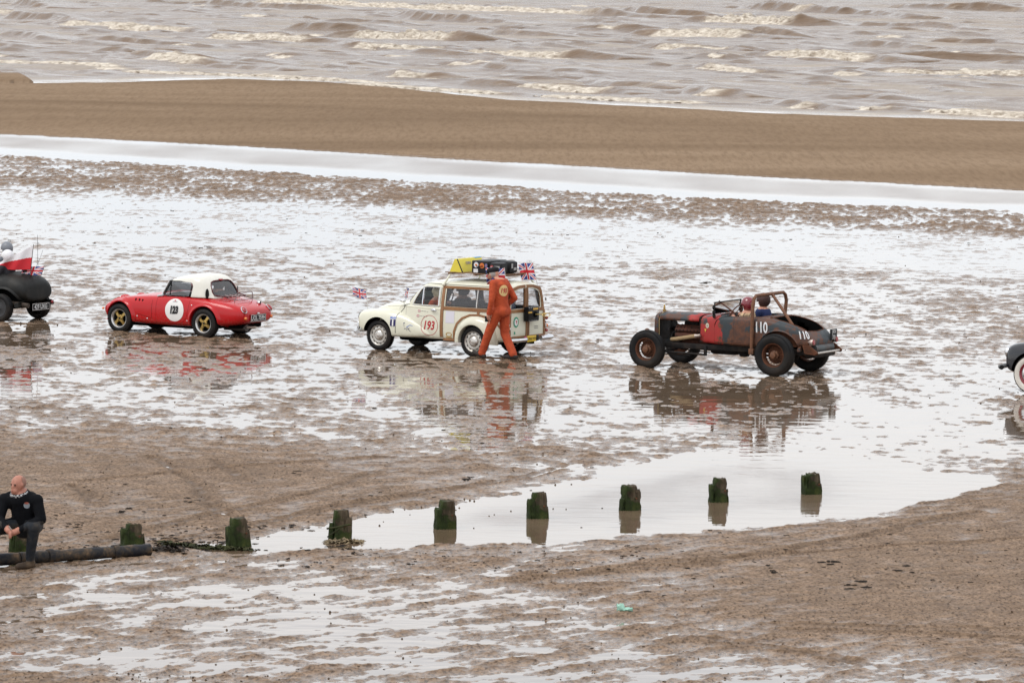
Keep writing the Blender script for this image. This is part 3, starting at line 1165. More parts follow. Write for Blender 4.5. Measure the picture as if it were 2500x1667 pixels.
def arch_flare(name, tree, cx, cz, r, mat, parent, side, a0=-25, a1=205, bulge=0.045, wide=0.075, lip=0.0):
    """a raised lip round a wheel opening"""
    rings = []
    n = 26
    for i in range(n + 1):
        t = R(a0 + (a1 - a0) * i / n)
        c, s = math.cos(t), math.sin(t)
        def surf(rad):
            p = Vector((cx + c * rad, side * 1.5, cz + s * rad))
            h = tree.ray_cast(p, Vector((0, -side, 0)), 1.4)
            return h[0].y * side if h[0] is not None else None
        yo = surf(r + wide)
        ym = surf(r + 0.02)
        if yo is None:
            yo = ym if ym is not None else 0.6
        yb = max(yo, (ym if ym is not None else yo))
        prof = [(r + wide + 0.02, yo - 0.02), (r + wide * 0.8, yo + bulge * 0.35), (r + wide * 0.45, yb + bulge * 0.85), (r + 0.01, yb + bulge), (r, yb + bulge - 0.008), (r + 0.006, yb - 0.12), (r + wide, yb - 0.13)]
        rings.append([(cx + c * q, side * y, cz + s * q) for q, y in prof])
    return B().ring_loft(rings).obj(name, mat, parent, sharp=50)

def bust(name, parent, seat, helmet_mat, cloth_mat, label=None, lean=0.0, helmet='open', trim=None, arms=None, s=1.0, low=None):
    """upper body of someone sitting in a car, one continuous mesh; helmet as its child"""
    x, y, z = seat
    hz = z + 0.635 * s
    hx = x + lean
    sh = z + 0.46 * s
    parts = [((x, y, z + 0.05), (x + lean * 0.6, y, z + 0.40 * s), 0.15, 0.165), ((x + lean * 0.7, y - 0.15, sh), (x + lean * 0.7, y + 0.15, sh), 0.075, 0.075),
             ((x + lean * 0.8, y, sh), (hx, y, hz - 0.05), 0.06, 0.055), ('ball', (hx, y, hz + 0.02), (0.092, 0.075, 0.12)), ('ball', (hx + 0.088, y, hz), (0.022, 0.016, 0.026)),
             ((x, y + 0.10, z), (x + 0.34, y + 0.12, z + 0.03), 0.085, 0.07), ((x, y - 0.10, z), (x + 0.34, y - 0.12, z + 0.03), 0.085, 0.07)]
    for k, sg in enumerate((1, -1)):
        tgt = arms[k] if arms else (x + 0.42, y + sg * 0.13, z + 0.32)
        el = (x + 0.10, y + sg * 0.27, z + 0.20 * s)
        parts += [((x + lean * 0.7, y + sg * 0.19, sh), el, 0.062, 0.05), (el, tgt, 0.048, 0.036), ('ball', tgt, (0.05, 0.035, 0.04))]
    def pick(c):
        if c.z > hz - 0.10:
            return 1
        for k in range(2):
            tgt = Vector(arms[k]) if arms else Vector((x + 0.42, y + (1, -1)[k] * 0.13, z + 0.32))
            if (c - tgt).length < 0.062:
                return 1
        return 0
    o = figure(name, parts, 0.016, [cloth_mat, M_SKIN], pick, parent)
    shell = B().ball((hx - 0.005, y, hz + 0.055), (0.135, 0.118, 0.135), 24, 16)
    me = shell.mesh('helmet')
    bm = bmesh.new()
    bm.from_mesh(me)
    low = low if low is not None else (-0.075 if trim is not None else -0.045)
    kill = [f for f in bm.faces if (f.calc_center_median().z < hz + 0.03 and f.calc_center_median().x > hx + (0.06 if trim is not None else 0.035)) or f.calc_center_median().z < hz + low]
    bmesh.ops.delete(bm, geom=kill, context='FACES')
    bm.to_mesh(me)
    bm.free()
    h = finish('helmet', me, helmet_mat, o)
    md = h.modifiers.new('s', 'SOLIDIFY')
    md.thickness = 0.012
    baked(h)
    if trim is not None:
        B().tube([(hx + 0.10 * math.cos(a) - 0.0, y + 0.121 * math.sin(a), hz - 0.060 + 0.05 * math.cos(a)) for a in np.linspace(-2.6, 2.6, 22)], 0.019, 6).obj('helmet_trim', trim, o)
    return o

def steering_wheel(parent, c, r, tilt, mat, rod=0.4):
    Rm = Matrix.Rotation(tilt, 3, 'Y')
    b = B().tube([Vector(c) + Rm @ Vector((0, r * math.cos(a), r * math.sin(a))) for a in np.linspace(0, 2 * math.pi, 25)[:-1]], 0.012, 6, closed=True)
    for a in (0.0, 2.1, 4.2):
        b.tube([c, Vector(c) + Rm @ Vector((0, r * math.cos(a), r * math.sin(a)))], 0.008, 5)
    b.tube([c, Vector(c) + Rm @ Vector((rod, 0, 0))], 0.016, 6)
    return b.obj('steering_wheel', mat, parent)

def num_plate(parent, c, u, w, size, lines, txt, mat=None, tmat=None, border=True, width=0.8):
    u, w = Vector(u).normalized(), Vector(w).normalized()
    n = u.cross(w).normalized()
    rot = Matrix((u, w, n)).transposed()
    p = B().box(c, (size[0], size[1], 0.014), rot, 0.004).obj('number_plate', mat or M_PLATE, parent)
    o = Vector(c) + n * 0.007
    for k, s in enumerate(lines):
        dy = ((len(lines) - 1) / 2 - k) * size[1] * 0.47
        d = text_data(s, txt, bold=txt * 0.018, width=width)
        decal('plate_letters', d, o + w * dy, u, w, tmat or M_PLATETXT, p, lift=0.0025)
    if border:
        b = B()
        hx, hy = size[0] / 2, size[1] / 2
        for sx, sy, lx, ly in ((0, 1, size[0] + 0.01, 0.01), (0, -1, size[0] + 0.01, 0.01), (1, 0, 0.01, size[1] - 0.01), (-1, 0, 0.01, size[1] - 0.01)):
            b.box(o + u * (sx * hx) + w * (sy * hy), (lx, ly, 0.016), rot)
        b.obj('plate_frame', M_CHROME, p)
    return p

SPRITE_YAW = R(31.5)

def build_sprite():
    root = car_root('red_sports_car', 'red two-seat sports car with white hardtop and round 123 door sign', 'car', 501.6, 823.5, 0.60, SPRITE_YAW)
    red = car_paint('red_paint', (0.43, 0.002, 0.005), 0.25, 0.30, dirt_amt=0.6)
    ivory = car_paint('ivory_hardtop', (0.66, 0.64, 0.57), 0.35, 0.3, dirt_amt=0.0)
    def sec(w, zb, zs, yc, zc, zt):
        return [(0, zb), (w * 0.62, zb), (w * 0.93, zb + 0.03 * min(1, (zs - zb) * 5)), (w * 0.985, zb + min(0.10, (zs - zb) * 0.6)), (w, zs), (w * 0.985, zs + (zc - zs) * 0.45), (w * 0.93, zs + (zc - zs) * 0.78), (yc, zc), (yc * 0.72, zc + (zt - zc) * 0.35 - 0.004), (yc * 0.35, zc + (zt - zc) * 0.85), (0, zt)]
    st = [(-0.85, sec(.36, .37, .44, .24, .50, .505)), (-0.83, sec(.46, .33, .45, .34, .55, .56)), (-0.77, sec(.535, .295, .46, .41, .60, .61)), (-0.62, sec(.60, .255, .45, .48, .66, .672)),
          (-0.36, sec(.645, .225, .45, .53, .715, .735)), (-0.05, sec(.672, .20, .46, .56, .752, .78)), (0.35, sec(.675, .18, .46, .60, .770, .80)), (0.75, sec(.672, .175, .46, .60, .770, .80)),
          (1.10, sec(.668, .175, .46, .585, .765, .815)), (1.40, sec(.668, .18, .46, .565, .752, .80)), (1.75, sec(.672, .19, .46, .545, .735, .755)), (2.03, sec(.668, .21, .46, .53, .705, .715)),
          (2.25, sec(.645, .24, .45, .49, .650, .655)), (2.42, sec(.585, .29, .44, .43, .585, .585)), (2.53, sec(.48, .34, .43, .33, .52, .52)), (2.58, sec(.34, .385, .435, .23, .475, .478))]
    body = x_loft('body', st, red, root, 2)
    tree = bvh_of(body)
    arches = []
    for x in (0.0, 2.03):
        for sg in (1, -1):
            b = B()
            b.lathe([(0.002, sg * 0.34), (0.325, sg * 0.34), (0.325, sg * 0.95), (0.002, sg * 0.95)], 40, 'y', (x, 0, 0.295), True)
            arches.append((b, M_DARK))
    cock = B()
    poly = [(0.0, 0.45), (0.52, 0.45), (0.53, 0.0), (0.52, -0.45), (0.0, -0.45)]
    cock.prism([(0.02, -0.42), (0.28, -0.545), (0.95, -0.555), (1.06, -0.5), (1.10, 0.0), (1.06, 0.5), (0.95, 0.555), (0.28, 0.545), (0.02, 0.42)], 0.26, 1.2, 'z')
    cut(body, arches + [(cock, M_BLACK)])
    make_doors(body, [(1.146, .90), (1.146, .25), (0.56, .25), (0.42, .36), (0.365, .58), (0.345, .90)], .575, root)
    tree2 = bvh_of(body)
    for x in (0.0, 2.03):
        for sg in (1, -1):
            arch_flare('wheel_arch_flare', tree, x, 0.295, 0.318, red, root, sg, -9, 190)
    # hardtop
    def hs(wb, zb, wm, zm, wt, zt, zc):
        return [(0, zb), (wb * 0.6, zb), (wb, zb), (wb * 0.99, zb + 0.04), (wm, zm), (wt * 1.08, zt - 0.015), (wt * 0.85, zt + (zc - zt) * 0.45), (wt * 0.45, zt + (zc - zt) * 0.85), (0, zc)]
    def hardtop(d, zlow, x0, x1):
        S = [(0.94, hs(.585, .755, .53, .98, .46, 1.075, 1.115)), (0.86, hs(.59, .755, .535, .99, .465, 1.10, 1.145)), (0.62, hs(.60, .755, .545, 1.01, .47, 1.145, 1.20)), (0.32, hs(.605, .755, .55, 1.02, .465, 1.165, 1.225)),
             (0.08, hs(.595, .755, .53, 1.0, .445, 1.14, 1.195)), (-0.12, hs(.565, .755, .49, .96, .41, 1.07, 1.115)), (-0.26, hs(.525, .755, .46, .88, .39, .955, .985)), (-0.38, hs(.475, .74, .44, .79, .38, .83, .85)), (-0.46, hs(.42, .735, .40, .755, .36, .775, .785))]
        S = [(x if x > 0.33 else 0.32 + (x - 0.32) * 0.56, h) for x, h in S]
        out = []
        for x, h in S:
            if d == 0:
                out.append((x, h))
            else:
                out.append((x + (d * 2 if x > 0.9 else (d if x < 0.1 else 0)), [(max(0, y - d) if y > 0 else 0, (z - 0.30) if z < 0.80 and i < 4 else z - d * 1.1) for i, (y, z) in enumerate(h)]))
        return out
    top = x_loft('hardtop', hardtop(0, 0, 0, 0), ivory, root, 2)
    inner = x_loft('inner', hardtop(0.024, 0, 0, 0), ivory, None, 2)
    bi = B()
    bi.add([v.co for v in inner.data.vertices], [tuple(p.vertices) for p in inner.data.polygons])
    bpy.data.objects.remove(inner)
    win = [(0.375, 0.70), (0.345, 0.86), (0.335, 0.985), (0.36, 1.03), (0.42, 1.055), (0.70, 1.062), (1.05, 1.058), (1.4, 1.0), (1.4, 0.70)]
    sidecut = B().prism(win, -0.9, 0.9, 'y')
    rear = B().prism([(-.40, .80), (-.345, .78), (0, .775), (.345, .78), (.40, .80), (.41, .87), (.375, 1.0), (.33, 1.055), (.25, 1.075), (0, 1.085), (-.25, 1.075), (-.33, 1.055), (-.375, 1.0), (-.41, .87)], -0.9, 0.16, 'x')
    front = B().prism([(-.55, .70), (.55, .70), (.50, 1.035), (0, 1.06), (-.50, 1.035)], 0.7, 1.6, 'x')
    full = B()
    full.add([v.co.copy() for v in top.data.vertices], [tuple(p.vertices) for p in top.data.polygons])
    cut(top, [(bi, M_BLACK), (sidecut, M_BLACK), (rear, M_BLACK), (front, M_BLACK)])
    # panes: the hardtop's own outer surface inside the openings, slightly sunk
    def pane_from(name, keep, mat, inset=0.008):
        me = full.mesh('p')
        bm = bmesh.new()
        bm.from_mesh(me)
        bmesh.ops.delete(bm, geom=[f for f in bm.faces if not keep(f.calc_center_median())], context='FACES')
        for v in bm.verts:
            v.co -= v.normal * inset
        bm.to_mesh(me)
        bm.free()
        return finish(name, me, mat, root)
    pane_from('rear_window', lambda c: c.x < 0.17 and c.z > 0.775 and abs(c.y) < 0.42 and c.z < 1.09 - 0.0 * abs(c.y), M_DUSTGLASS, 0.014)
    trim = B().tube([(x, y, z) for (x, y, z) in [(0.40, .592, .80), (0.362, .565, .93), (0.345, .545, .985), (0.37, .53, 1.035), (0.43, .52, 1.058), (0.70, .515, 1.066), (0.93, .50, 1.058)]], 0.009, 6)
    trim.obj('window_seal', M_BLACK, root)
    # rear window seal
    ts = bvh_of(top)
    loop = []
    for y, z in [(-.41, .82), (-.345, .79), (0, .783), (.345, .79), (.41, .82), (.42, .88), (.385, 1.0), (.335, 1.06), (.25, 1.083), (0, 1.093), (-.25, 1.083), (-.335, 1.06), (-.385, 1.0), (-.42, .88)]:
        h = ts.ray_cast(Vector((-1.2, y, z)), Vector((1, 0, 0)), 2.0)
        loop.append((h[0].x if h[0] is not None else -0.3, y, z))
    B().tube(loop, 0.012, 6, closed=True).obj('window_seal', plain('dark_red_rubber', (0.09, 0.018, 0.02), 0.6), root)
    B().box((0.07, 0, 1.10), (0.05, 0.10, 0.035), None, 0.01).obj('brake_light', M_REDLENS, root)
    # windscreen
    ws = []
    for x, z in ((1.085, .785), (0.925, 1.075)):
        ws.append([(x + 0.05 * (1 - (y / .53) ** 2), y, z + 0.015 * (1 - (y / .53) ** 2)) for y in np.linspace(-.545 if z < 1 else -.49, .545 if z < 1 else .49, 13)])
    g = B()
    g.ring_loft(ws, cap=False, closed=False)
    g.obj('windscreen', M_GLASS, root)
    fr = B().tube([ws[0][0]] + ws[1] + [ws[0][-1]], 0.014, 6).tube(ws[0], 0.012, 6)
    for sg in (1, -1):
        fr.box((1.10, sg * 0.575, 0.775), (0.14, 0.03, 0.035), Matrix.Rotation(R(15), 3, 'Y'), 0.008)
    fr.obj('windscreen_frame', M_CHROME, root)
    for sg in (1, -1):
        q = B()
        q.add([(0.99, sg * .585, .785), (0.40, sg * .595, .79), (0.375, sg * .545, 1.02), (0.43, sg * .525, 1.055), (0.90, sg * .50, 1.055)], [(0, 1, 2, 3, 4)])
        q.obj('side_window', M_GLASS, root, flat=True)
        B().tube([(1.0, sg * .585, .79), (0.89, sg * .50, 1.06)], 0.014, 6).tube([(0.86, sg * .59, .80), (0.885, sg * .505, 1.055)], 0.008, 6).obj('window_frame', M_BLACK, root)
        # oval quarter scoop with dark mouth at the hardtop's corner
    # cockpit
    for sg in (1, -1):
        B().box((0.20, sg * 0.27, 0.62), (0.12, 0.40, 0.50), Matrix.Rotation(R(-12), 3, 'Y'), 0.05).box((0.42, sg * 0.27, 0.40), (0.45, 0.40, 0.12), None, 0.04).obj('seat', plain('black_vinyl', (0.02, 0.02, 0.021), 0.5), root)
    B().box((0.98, 0, 0.72), (0.10, 1.04, 0.12), None, 0.03).obj('dashboard', M_BLACK, root)
    steering_wheel(root, (0.72, -0.27, 0.76), 0.17, R(-25), M_BLACK)
    rb = B().tube([(0.22, .46, .30), (0.22, .46, .92), (0.22, .40, 1.04), (0.22, .0, 1.08), (0.22, -.40, 1.04), (0.22, -.46, .92), (0.22, -.46, .30)], 0.022, 8)
    rb.obj('roll_bar', plain('dark_red_tube', (0.14, 0.02, 0.022), 0.5), root)
    decal('roll_bar_badge', disc_data(0.045, 0.05, 20, 2), (0.22, 0.51, 0.90), (-1, 0, 0), (0, 0, 1), M_WHITE, root)
    decal('roll_bar_badge', disc_data(0.032, 0.036, 20, 2), (0.22, 0.511, 0.90), (-1, 0, 0), (0, 0, 1), M_REDLENS, root)
    B().box((0.22, 0.50, 0.82), (0.10, 0.008, 0.30), None, 0.003).obj('harness_strap', plain('harness_red', (0.30, 0.02, 0.025), 0.7), root)
    # scoops beside the rear window
    for sg in (1, -1):
        B().lathe([(0.002, 0.0), (0.03, 0.0), (0.034, 0.008), (0.03, 0.016), (0.002, 0.016)], 18, 'y', (0, 0, 0)).obj('mirror', M_BLACK, root).matrix_local = Matrix.Translation((0.02, sg * 0.53, 0.85)) @ Matrix.Rotation(R(62 * sg), 4, 'Z') @ Matrix.Diagonal((1.25, 1, 3.0, 1))
    # bonnet: headlamp pods, vents, door lines
    for sg in (1, -1):
        p = B().ball((2.16, sg * 0.27, 0.66), (0.13, 0.08, 0.065), 20, 14).obj('headlamp_pod', red, root)
        B().ball((2.26, sg * 0.27, 0.655), (0.035, 0.058, 0.048), 16, 10).obj('headlamp_glass', M_CHROME, p)
    def on_side(x, z, sg=1):
        h = tree.ray_cast(Vector((x, sg * 1.5, z)), Vector((0, -sg, 0)), 1.5)
        return h[0] if h[0] is not None else Vector((x, sg * 0.66, z))
    def seam(pts, w=0.0035, m=M_DARK, nm='panel_gap', lift=0.0015):
        for sg in (1, -1):
            P = []
            for a, b in zip(pts[:-1], pts[1:]):
                for i in range(7):
                    t = i / 6
                    q = on_side(a[0] + (b[0] - a[0]) * t, a[1] + (b[1] - a[1]) * t, sg)
                    P.append(q + Vector((0, sg * (lift - w * 0.5), 0)))
            B().tube(P, w, 5).obj(nm, m, root)
    seam([(1.25, .74), (1.25, .32), (1.60, .40)])
    seam([(-0.22, .60), (-0.27, .28)])
    for k, (x, zl) in enumerate(((1.66, .085), (1.57, .075), (1.49, .055))):
        for sg in (1, -1):
            q = on_side(x, 0.655, sg)
            B().box(q, (0.022, 0.012, zl), Matrix.Rotation(R(-14), 3, 'Y'), 0.003).obj('vent_slot', M_DARK, root)
    for x, z in ((1.60, .345), (1.36, .31), (0.30, .62), (0.40, .31)):
        for sg in (1, -1):
            B().ball(on_side(x, z, sg), (0.017, 0.008, 0.013), 8, 6).obj('fastener', M_CHROME, root)
    # door roundel
    sign = decal('door_sign', disc_data(0.222, 0.222, 48, 6), (0.70, 0.7, 0.508), (-1, 0, 0), (0, 0, 1), plain('sign_white', (0.70, 0.69, 0.66), 0.5, var=0.04), root, tree, 0.004)
    d = text_data('123', 0.19, bold=0.010, shear=0.12, width=0.72)
    decal('sign_number', d, (0.70, 0.7, 0.512), (-1, 0, 0), (0, 0, 1), M_PLATE, sign, tree, 0.010)
    d = text_data('123', 0.19, bold=0.020, shear=0.12, width=0.72)
    decal('sign_number_outline', d, (0.70, 0.7, 0.512), (-1, 0, 0), (0, 0, 1), plain('grey_print', (0.35, 0.35, 0.34), 0.6), sign, tree, 0.007)
    decal('sign_strip', rect_data(0.11, 0.016, 4, 1), (0.70, 0.7, 0.672), (-1, 0, 0), (0, 0, 1), plain('grey_print', (0.35, 0.35, 0.34), 0.6), sign, tree, 0.007)
    decal('sign_emblem', disc_data(0.02, 0.018, 12, 1), (0.70, 0.7, 0.692), (-1, 0, 0), (0, 0, 1), plain('pink_print', (0.5, 0.18, 0.2), 0.6), sign, tree, 0.007)
    sign2 = decal('door_sign', disc_data(0.222, 0.222, 48, 6), (0.70, -0.7, 0.508), (1, 0, 0), (0, 0, 1), MATS['sign_white'], root, tree, 0.004)
    decal('sign_number', text_data('123', 0.19, bold=0.010, shear=0.12, width=0.72), (0.70, -0.7, 0.512), (1, 0, 0), (0, 0, 1), M_PLATE, sign2, tree, 0.010)
    # tail
    def on_tail(y, z):
        h = tree.ray_cast(Vector((-1.6, y, z)), Vector((1, 0, 0)), 1.5)
        return h
    for sg in (1, -1):
        h = on_tail(sg * 0.43, 0.565)
        p, n = h[0], h[1]
        rot = n.to_track_quat('Z', 'Y').to_matrix()
        tl = B().ball(p + n * 0.01, (0.050, 0.075, 0.045), 18, 12, rot).obj('tail_lamp', M_REDLENS, root)
        B().tube([p + n * 0.006 + rot @ Vector((0.054 * math.cos(a), 0.080 * math.sin(a), 0)) for a in np.linspace(0, 2 * math.pi, 21)[:-1]], 0.009, 6, closed=True).obj('lamp_rim', M_CHROME, tl)
        h = on_tail(sg * 0.435, 0.405)
        p, n = h[0], h[1]
        B().ball(p + n * 0.012, 0.032, 14, 10).obj('indicator', M_AMBER, root)
    h = on_tail(0.0, 0.43)
    num_plate(root, (h[0].x - 0.012, 0.05, 0.405), (0, -1, 0), (0, 0, 1), (0.50, 0.125), ['UOL 759H'], 0.125, width=0.86)
    B().box((h[0].x - 0.01, 0.05, 0.49), (0.05, 0.07, 0.03), None, 0.008).obj('plate_lamp', M_CHROME, root)
    hh = tree.ray_cast(Vector((-0.66, -0.28, 2)), Vector((0, 0, -1)), 3)
    B().lathe([(0.001, 0.04), (0.03, 0.04), (0.036, 0.02), (0.036, -0.02), (0.03, -0.03)], 16, 'x', hh[0] + Vector((0, 0, 0.02))).obj('fuel_cap', M_CHROME, root)
    # luggage rack over the tail
    def deck(x, y, up):
        q = tree.ray_cast(Vector((x, y, 2)), Vector((0, 0, -1)), 3)
        return q[0] + Vector((0, 0, up))
    rk = B()
    rk.tube([deck(-0.14, .30, .05), deck(-0.50, .30, .05), deck(-0.52, .24, .05), deck(-0.52, -.24, .05), deck(-0.50, -.30, .05), deck(-0.14, -.30, .05)], 0.008, 6, closed=True)
    for y in (-.15, 0.0, .15):
        rk.tube([deck(-0.14, y, .05), deck(-0.52, y, .05)], 0.0035, 5)
    rk.tube([deck(-0.50, .29, .05), deck(-0.50, .27, .17), deck(-0.50, .22, .19), deck(-0.50, -.22, .19), deck(-0.50, -.27, .17), deck(-0.50, -.29, .05)], 0.008, 6)
    for x in (-0.18, -0.48):
        for y in (-.3, .3):
            rk.tube([deck(x, y, -.01), deck(x, y, .05)], 0.007, 5)
    rk.obj('luggage_rack', plain('dull_chrome', (0.22, 0.18, 0.18), 0.3, 0.8), root)
    # exhaust and underside
    B().tube([(-0.2, 0.22, .21), (-0.72, 0.22, .20)], 0.07, 12).obj('silencer', plain('sooty_steel', (0.10, 0.09, 0.085), 0.5, 0.7), root)
    B().tube([(-0.70, 0.22, .215), (-0.92, 0.20, .22)], 0.026, 10).obj('exhaust_pipe', plain('pale_steel', (0.42, 0.37, 0.32), 0.4, 0.6), root)
    B().box((-0.28, 0, .25), (0.8, 0.7, 0.12), None, 0.04).box((1.1, 0, .17), (1.9, 0.5, 0.10), None, 0.03).tube([(0, -.55, .29), (0, .55, .29)], 0.04, 8).tube([(2.03, -.55, .26), (2.03, .55, .26)], 0.03, 8).obj('underbody', M_DARK, root)
    B().ball((2.47, 0.60, 0.455), (0.03, 0.022, 0.022), 10, 8).obj('front_indicator', M_AMBER, root)
    # wheels
    gold = plain('gold_alloy', (0.42, 0.28, 0.085), 0.38, 0.75, var=0.15, scale=25, grime=(0.06, 0.045, 0.03), grime_amt=0.4)
    rim_m = plain('polished_rim', (0.55, 0.54, 0.53), 0.28, 0.9, var=0.1, scale=25)
    w = bpy.data.objects.new('wheel', None)
    COL.objects.link(w)
    tb = B().lathe(tyre_profile(0.282, 0.178, 0.175), 48)
    tread_cuts(tb, 0.281, 0.175, 60)
    tb.obj('tyre', M_TYRE, w)
    B().lathe([(0.180, -0.07), (0.165, -0.06), (0.150, 0.02), (0.150, 0.035), (0.160, 0.062), (0.176, 0.082), (0.184, 0.084), (0.184, 0.074), (0.17, 0.05)], 40).obj('rim', rim_m, w)
    B().lathe([(0.002, -0.02), (0.16, -0.02), (0.16, -0.03), (0.002, -0.03)], 28).obj('brake_backing', M_DARK, w)
    sp = B()
    for k in range(4):
        a = k * math.pi / 2 + 0.6
        c, s = math.cos(a), math.sin(a)
        rings = []
        for r, wd, y in ((0.03, 0.034, 0.048), (0.07, 0.028, 0.050), (0.11, 0.028, 0.046), (0.152, 0.040, 0.030)):
            px_, pz_ = -s * wd, c * wd
            rings.append([(c * r - px_, y - 0.03, s * r - pz_), (c * r + px_, y - 0.03, s * r + pz_), (c * r + px_ * 0.85, y, s * r + pz_ * 0.85), (c * r - px_ * 0.85, y, s * r - pz_ * 0.85)])
        sp.ring_loft(rings)
    sp.lathe([(0.002, 0.056), (0.05, 0.054), (0.062, 0.044), (0.062, 0.01)], 24)
    sp.obj('spokes', gold, w)
    hb = B().lathe([(0.002, 0.066), (0.02, 0.064), (0.024, 0.05)], 14)
    for k in range(4):
        a = k * math.pi / 2 + 0.1
        hb.lathe([(0.001, 0.066), (0.009, 0.064), (0.010, 0.05)], 8, 'y', (0.045 * math.cos(a), 0, 0.045 * math.sin(a)))
    hb.obj('hub_nuts', M_BLACK, w)
    place_wheels(w, root, [(0, .60, .282, 1), (0, -.60, .282, 1), (2.03, .60, .282, 1), (2.03, -.60, .282, 1)])
    d = bust('person', None, (0.32, -0.27, 0.44), plain('dark_helmet', (0.05, 0.05, 0.055), 0.3), plain('dark_jacket', (0.03, 0.03, 0.035), 0.8), s=0.78)
    d.parent = None
    d.matrix_world = Matrix.Translation(root.location) @ Matrix.Rotation(root.rotation_euler.z, 4, 'Z')
    tag(d, 'driver in dark helmet and jacket inside the red hardtop car', 'person')
    return root

build_sprite()

# ------------------------------------------------------------------ cream half-timbered estate car
def wood_material(name, c0, c1, scale=3.0):
    t = NT(name)
    v = t.coord('Object', (scale * 0.6, scale * 0.6, scale * 0.6))
    n = t.noise(v, 2.0, 5, 0.6, 0.5)
    g = t.noise(t.coord('Object', (9.0, 40.0, 9.0)), 3.0, 3, 0.6)
    col = t.ramp(n, [(0.25, c0), (0.75, c1)])
    col = t.mix(t.ramp(g, [(0.4, 0.0), (0.7, 0.35)]), col, tuple(c * 0.55 for c in c0))
    t.set(color=col, rough=0.5, coat=0.15, normal=t.bump(g, 0.2, 0.003))
    MATS[name] = t.m
    return t.m

def on_base(root, name, label, cat, base, group=None):
    """an Empty for a thing carried by a car, standing at `base` in the car's own axes; build parts in car axes, then settle()"""
    o = bpy.data.objects.new(name, None)
    o.empty_display_size = 0.1
    COL.objects.link(o)
    rz = root.rotation_euler.z
    o.location = root.location + Matrix.Rotation(rz, 3, 'Z') @ Vector(base)
    o.rotation_euler = (0, 0, rz)
    o['_base'] = tuple(base)
    return tag(o, label, cat, group)

def settle(e):
    b = Vector(e['_base'])
    del e['_base']
    for c in e.children:
        c.matrix_local = Matrix.Translation(-b) @ c.matrix_local
    return e

def carry(root, o, label, cat, group=None):
    """a one-mesh thing built in the car's axes"""
    o.parent = None
    me = o.data
    co = np.empty(len(me.vertices) * 3)
    me.vertices.foreach_get('co', co)
    co = co.reshape(-1, 3)
    base = Vector(((co[:, 0].min() + co[:, 0].max()) / 2, (co[:, 1].min() + co[:, 1].max()) / 2, co[:, 2].min()))
    me.transform(Matrix.Translation(-base))
    for c in o.children:
        c.matrix_local = Matrix.Translation(-base) @ c.matrix_local
    rz = root.rotation_euler.z
    o.location = root.location + Matrix.Rotation(rz, 3, 'Z') @ base
    o.rotation_euler = (0, 0, rz)
    return tag(o, label, cat, group)

def surf_beam(name, tree, pts, w, lift, mat, parent, axis='y', side=1, n_sub=5, depth=0.03):
    """a timber that follows a body panel: pts in (x,z) seen from the side (axis y) or (y,z) seen from behind (axis x)"""
    P = []
    for a, b in zip(pts[:-1], pts[1:]):
        for i in range(n_sub):
            t = i / n_sub
            P.append((a[0] + (b[0] - a[0]) * t, a[1] + (b[1] - a[1]) * t))
    P.append(pts[-1])
    rings = []
    last = None
    for i, (a, b) in enumerate(P):
        p0, p1 = P[max(0, i - 1)], P[min(len(P) - 1, i + 1)]
        t = Vector((p1[0] - p0[0], p1[1] - p0[1])).normalized()
        nx, nz = -t.y * w, t.x * w
        if axis == 'y':
            h = tree.ray_cast(Vector((a, side * 1.6, b)), Vector((0, -side, 0)), 1.6)
            y = abs(h[0].y) if h[0] is not None else last
            y = y if y is not None else 0.66
            last = y
            rings.append([(a - nx, side * (y - depth), b - nz), (a - nx, side * (y + lift), b - nz), (a + nx, side * (y + lift), b + nz), (a + nx, side * (y - depth), b + nz)])
        else:
            h = tree.ray_cast(Vector((-2.0, a, b)), Vector((1, 0, 0)), 1.8)
            x = h[0].x if h[0] is not None else last
            x = x if x is not None else -0.82
            last = x
            rings.append([(x + depth, a - nx, b - nz), (x - lift, a - nx, b - nz), (x - lift, a + nx, b + nz), (x + depth, a + nx, b + nz)])
    return B().ring_loft(rings).obj(name, mat, parent, sharp=40)

MORRIS_YAW = R(34)

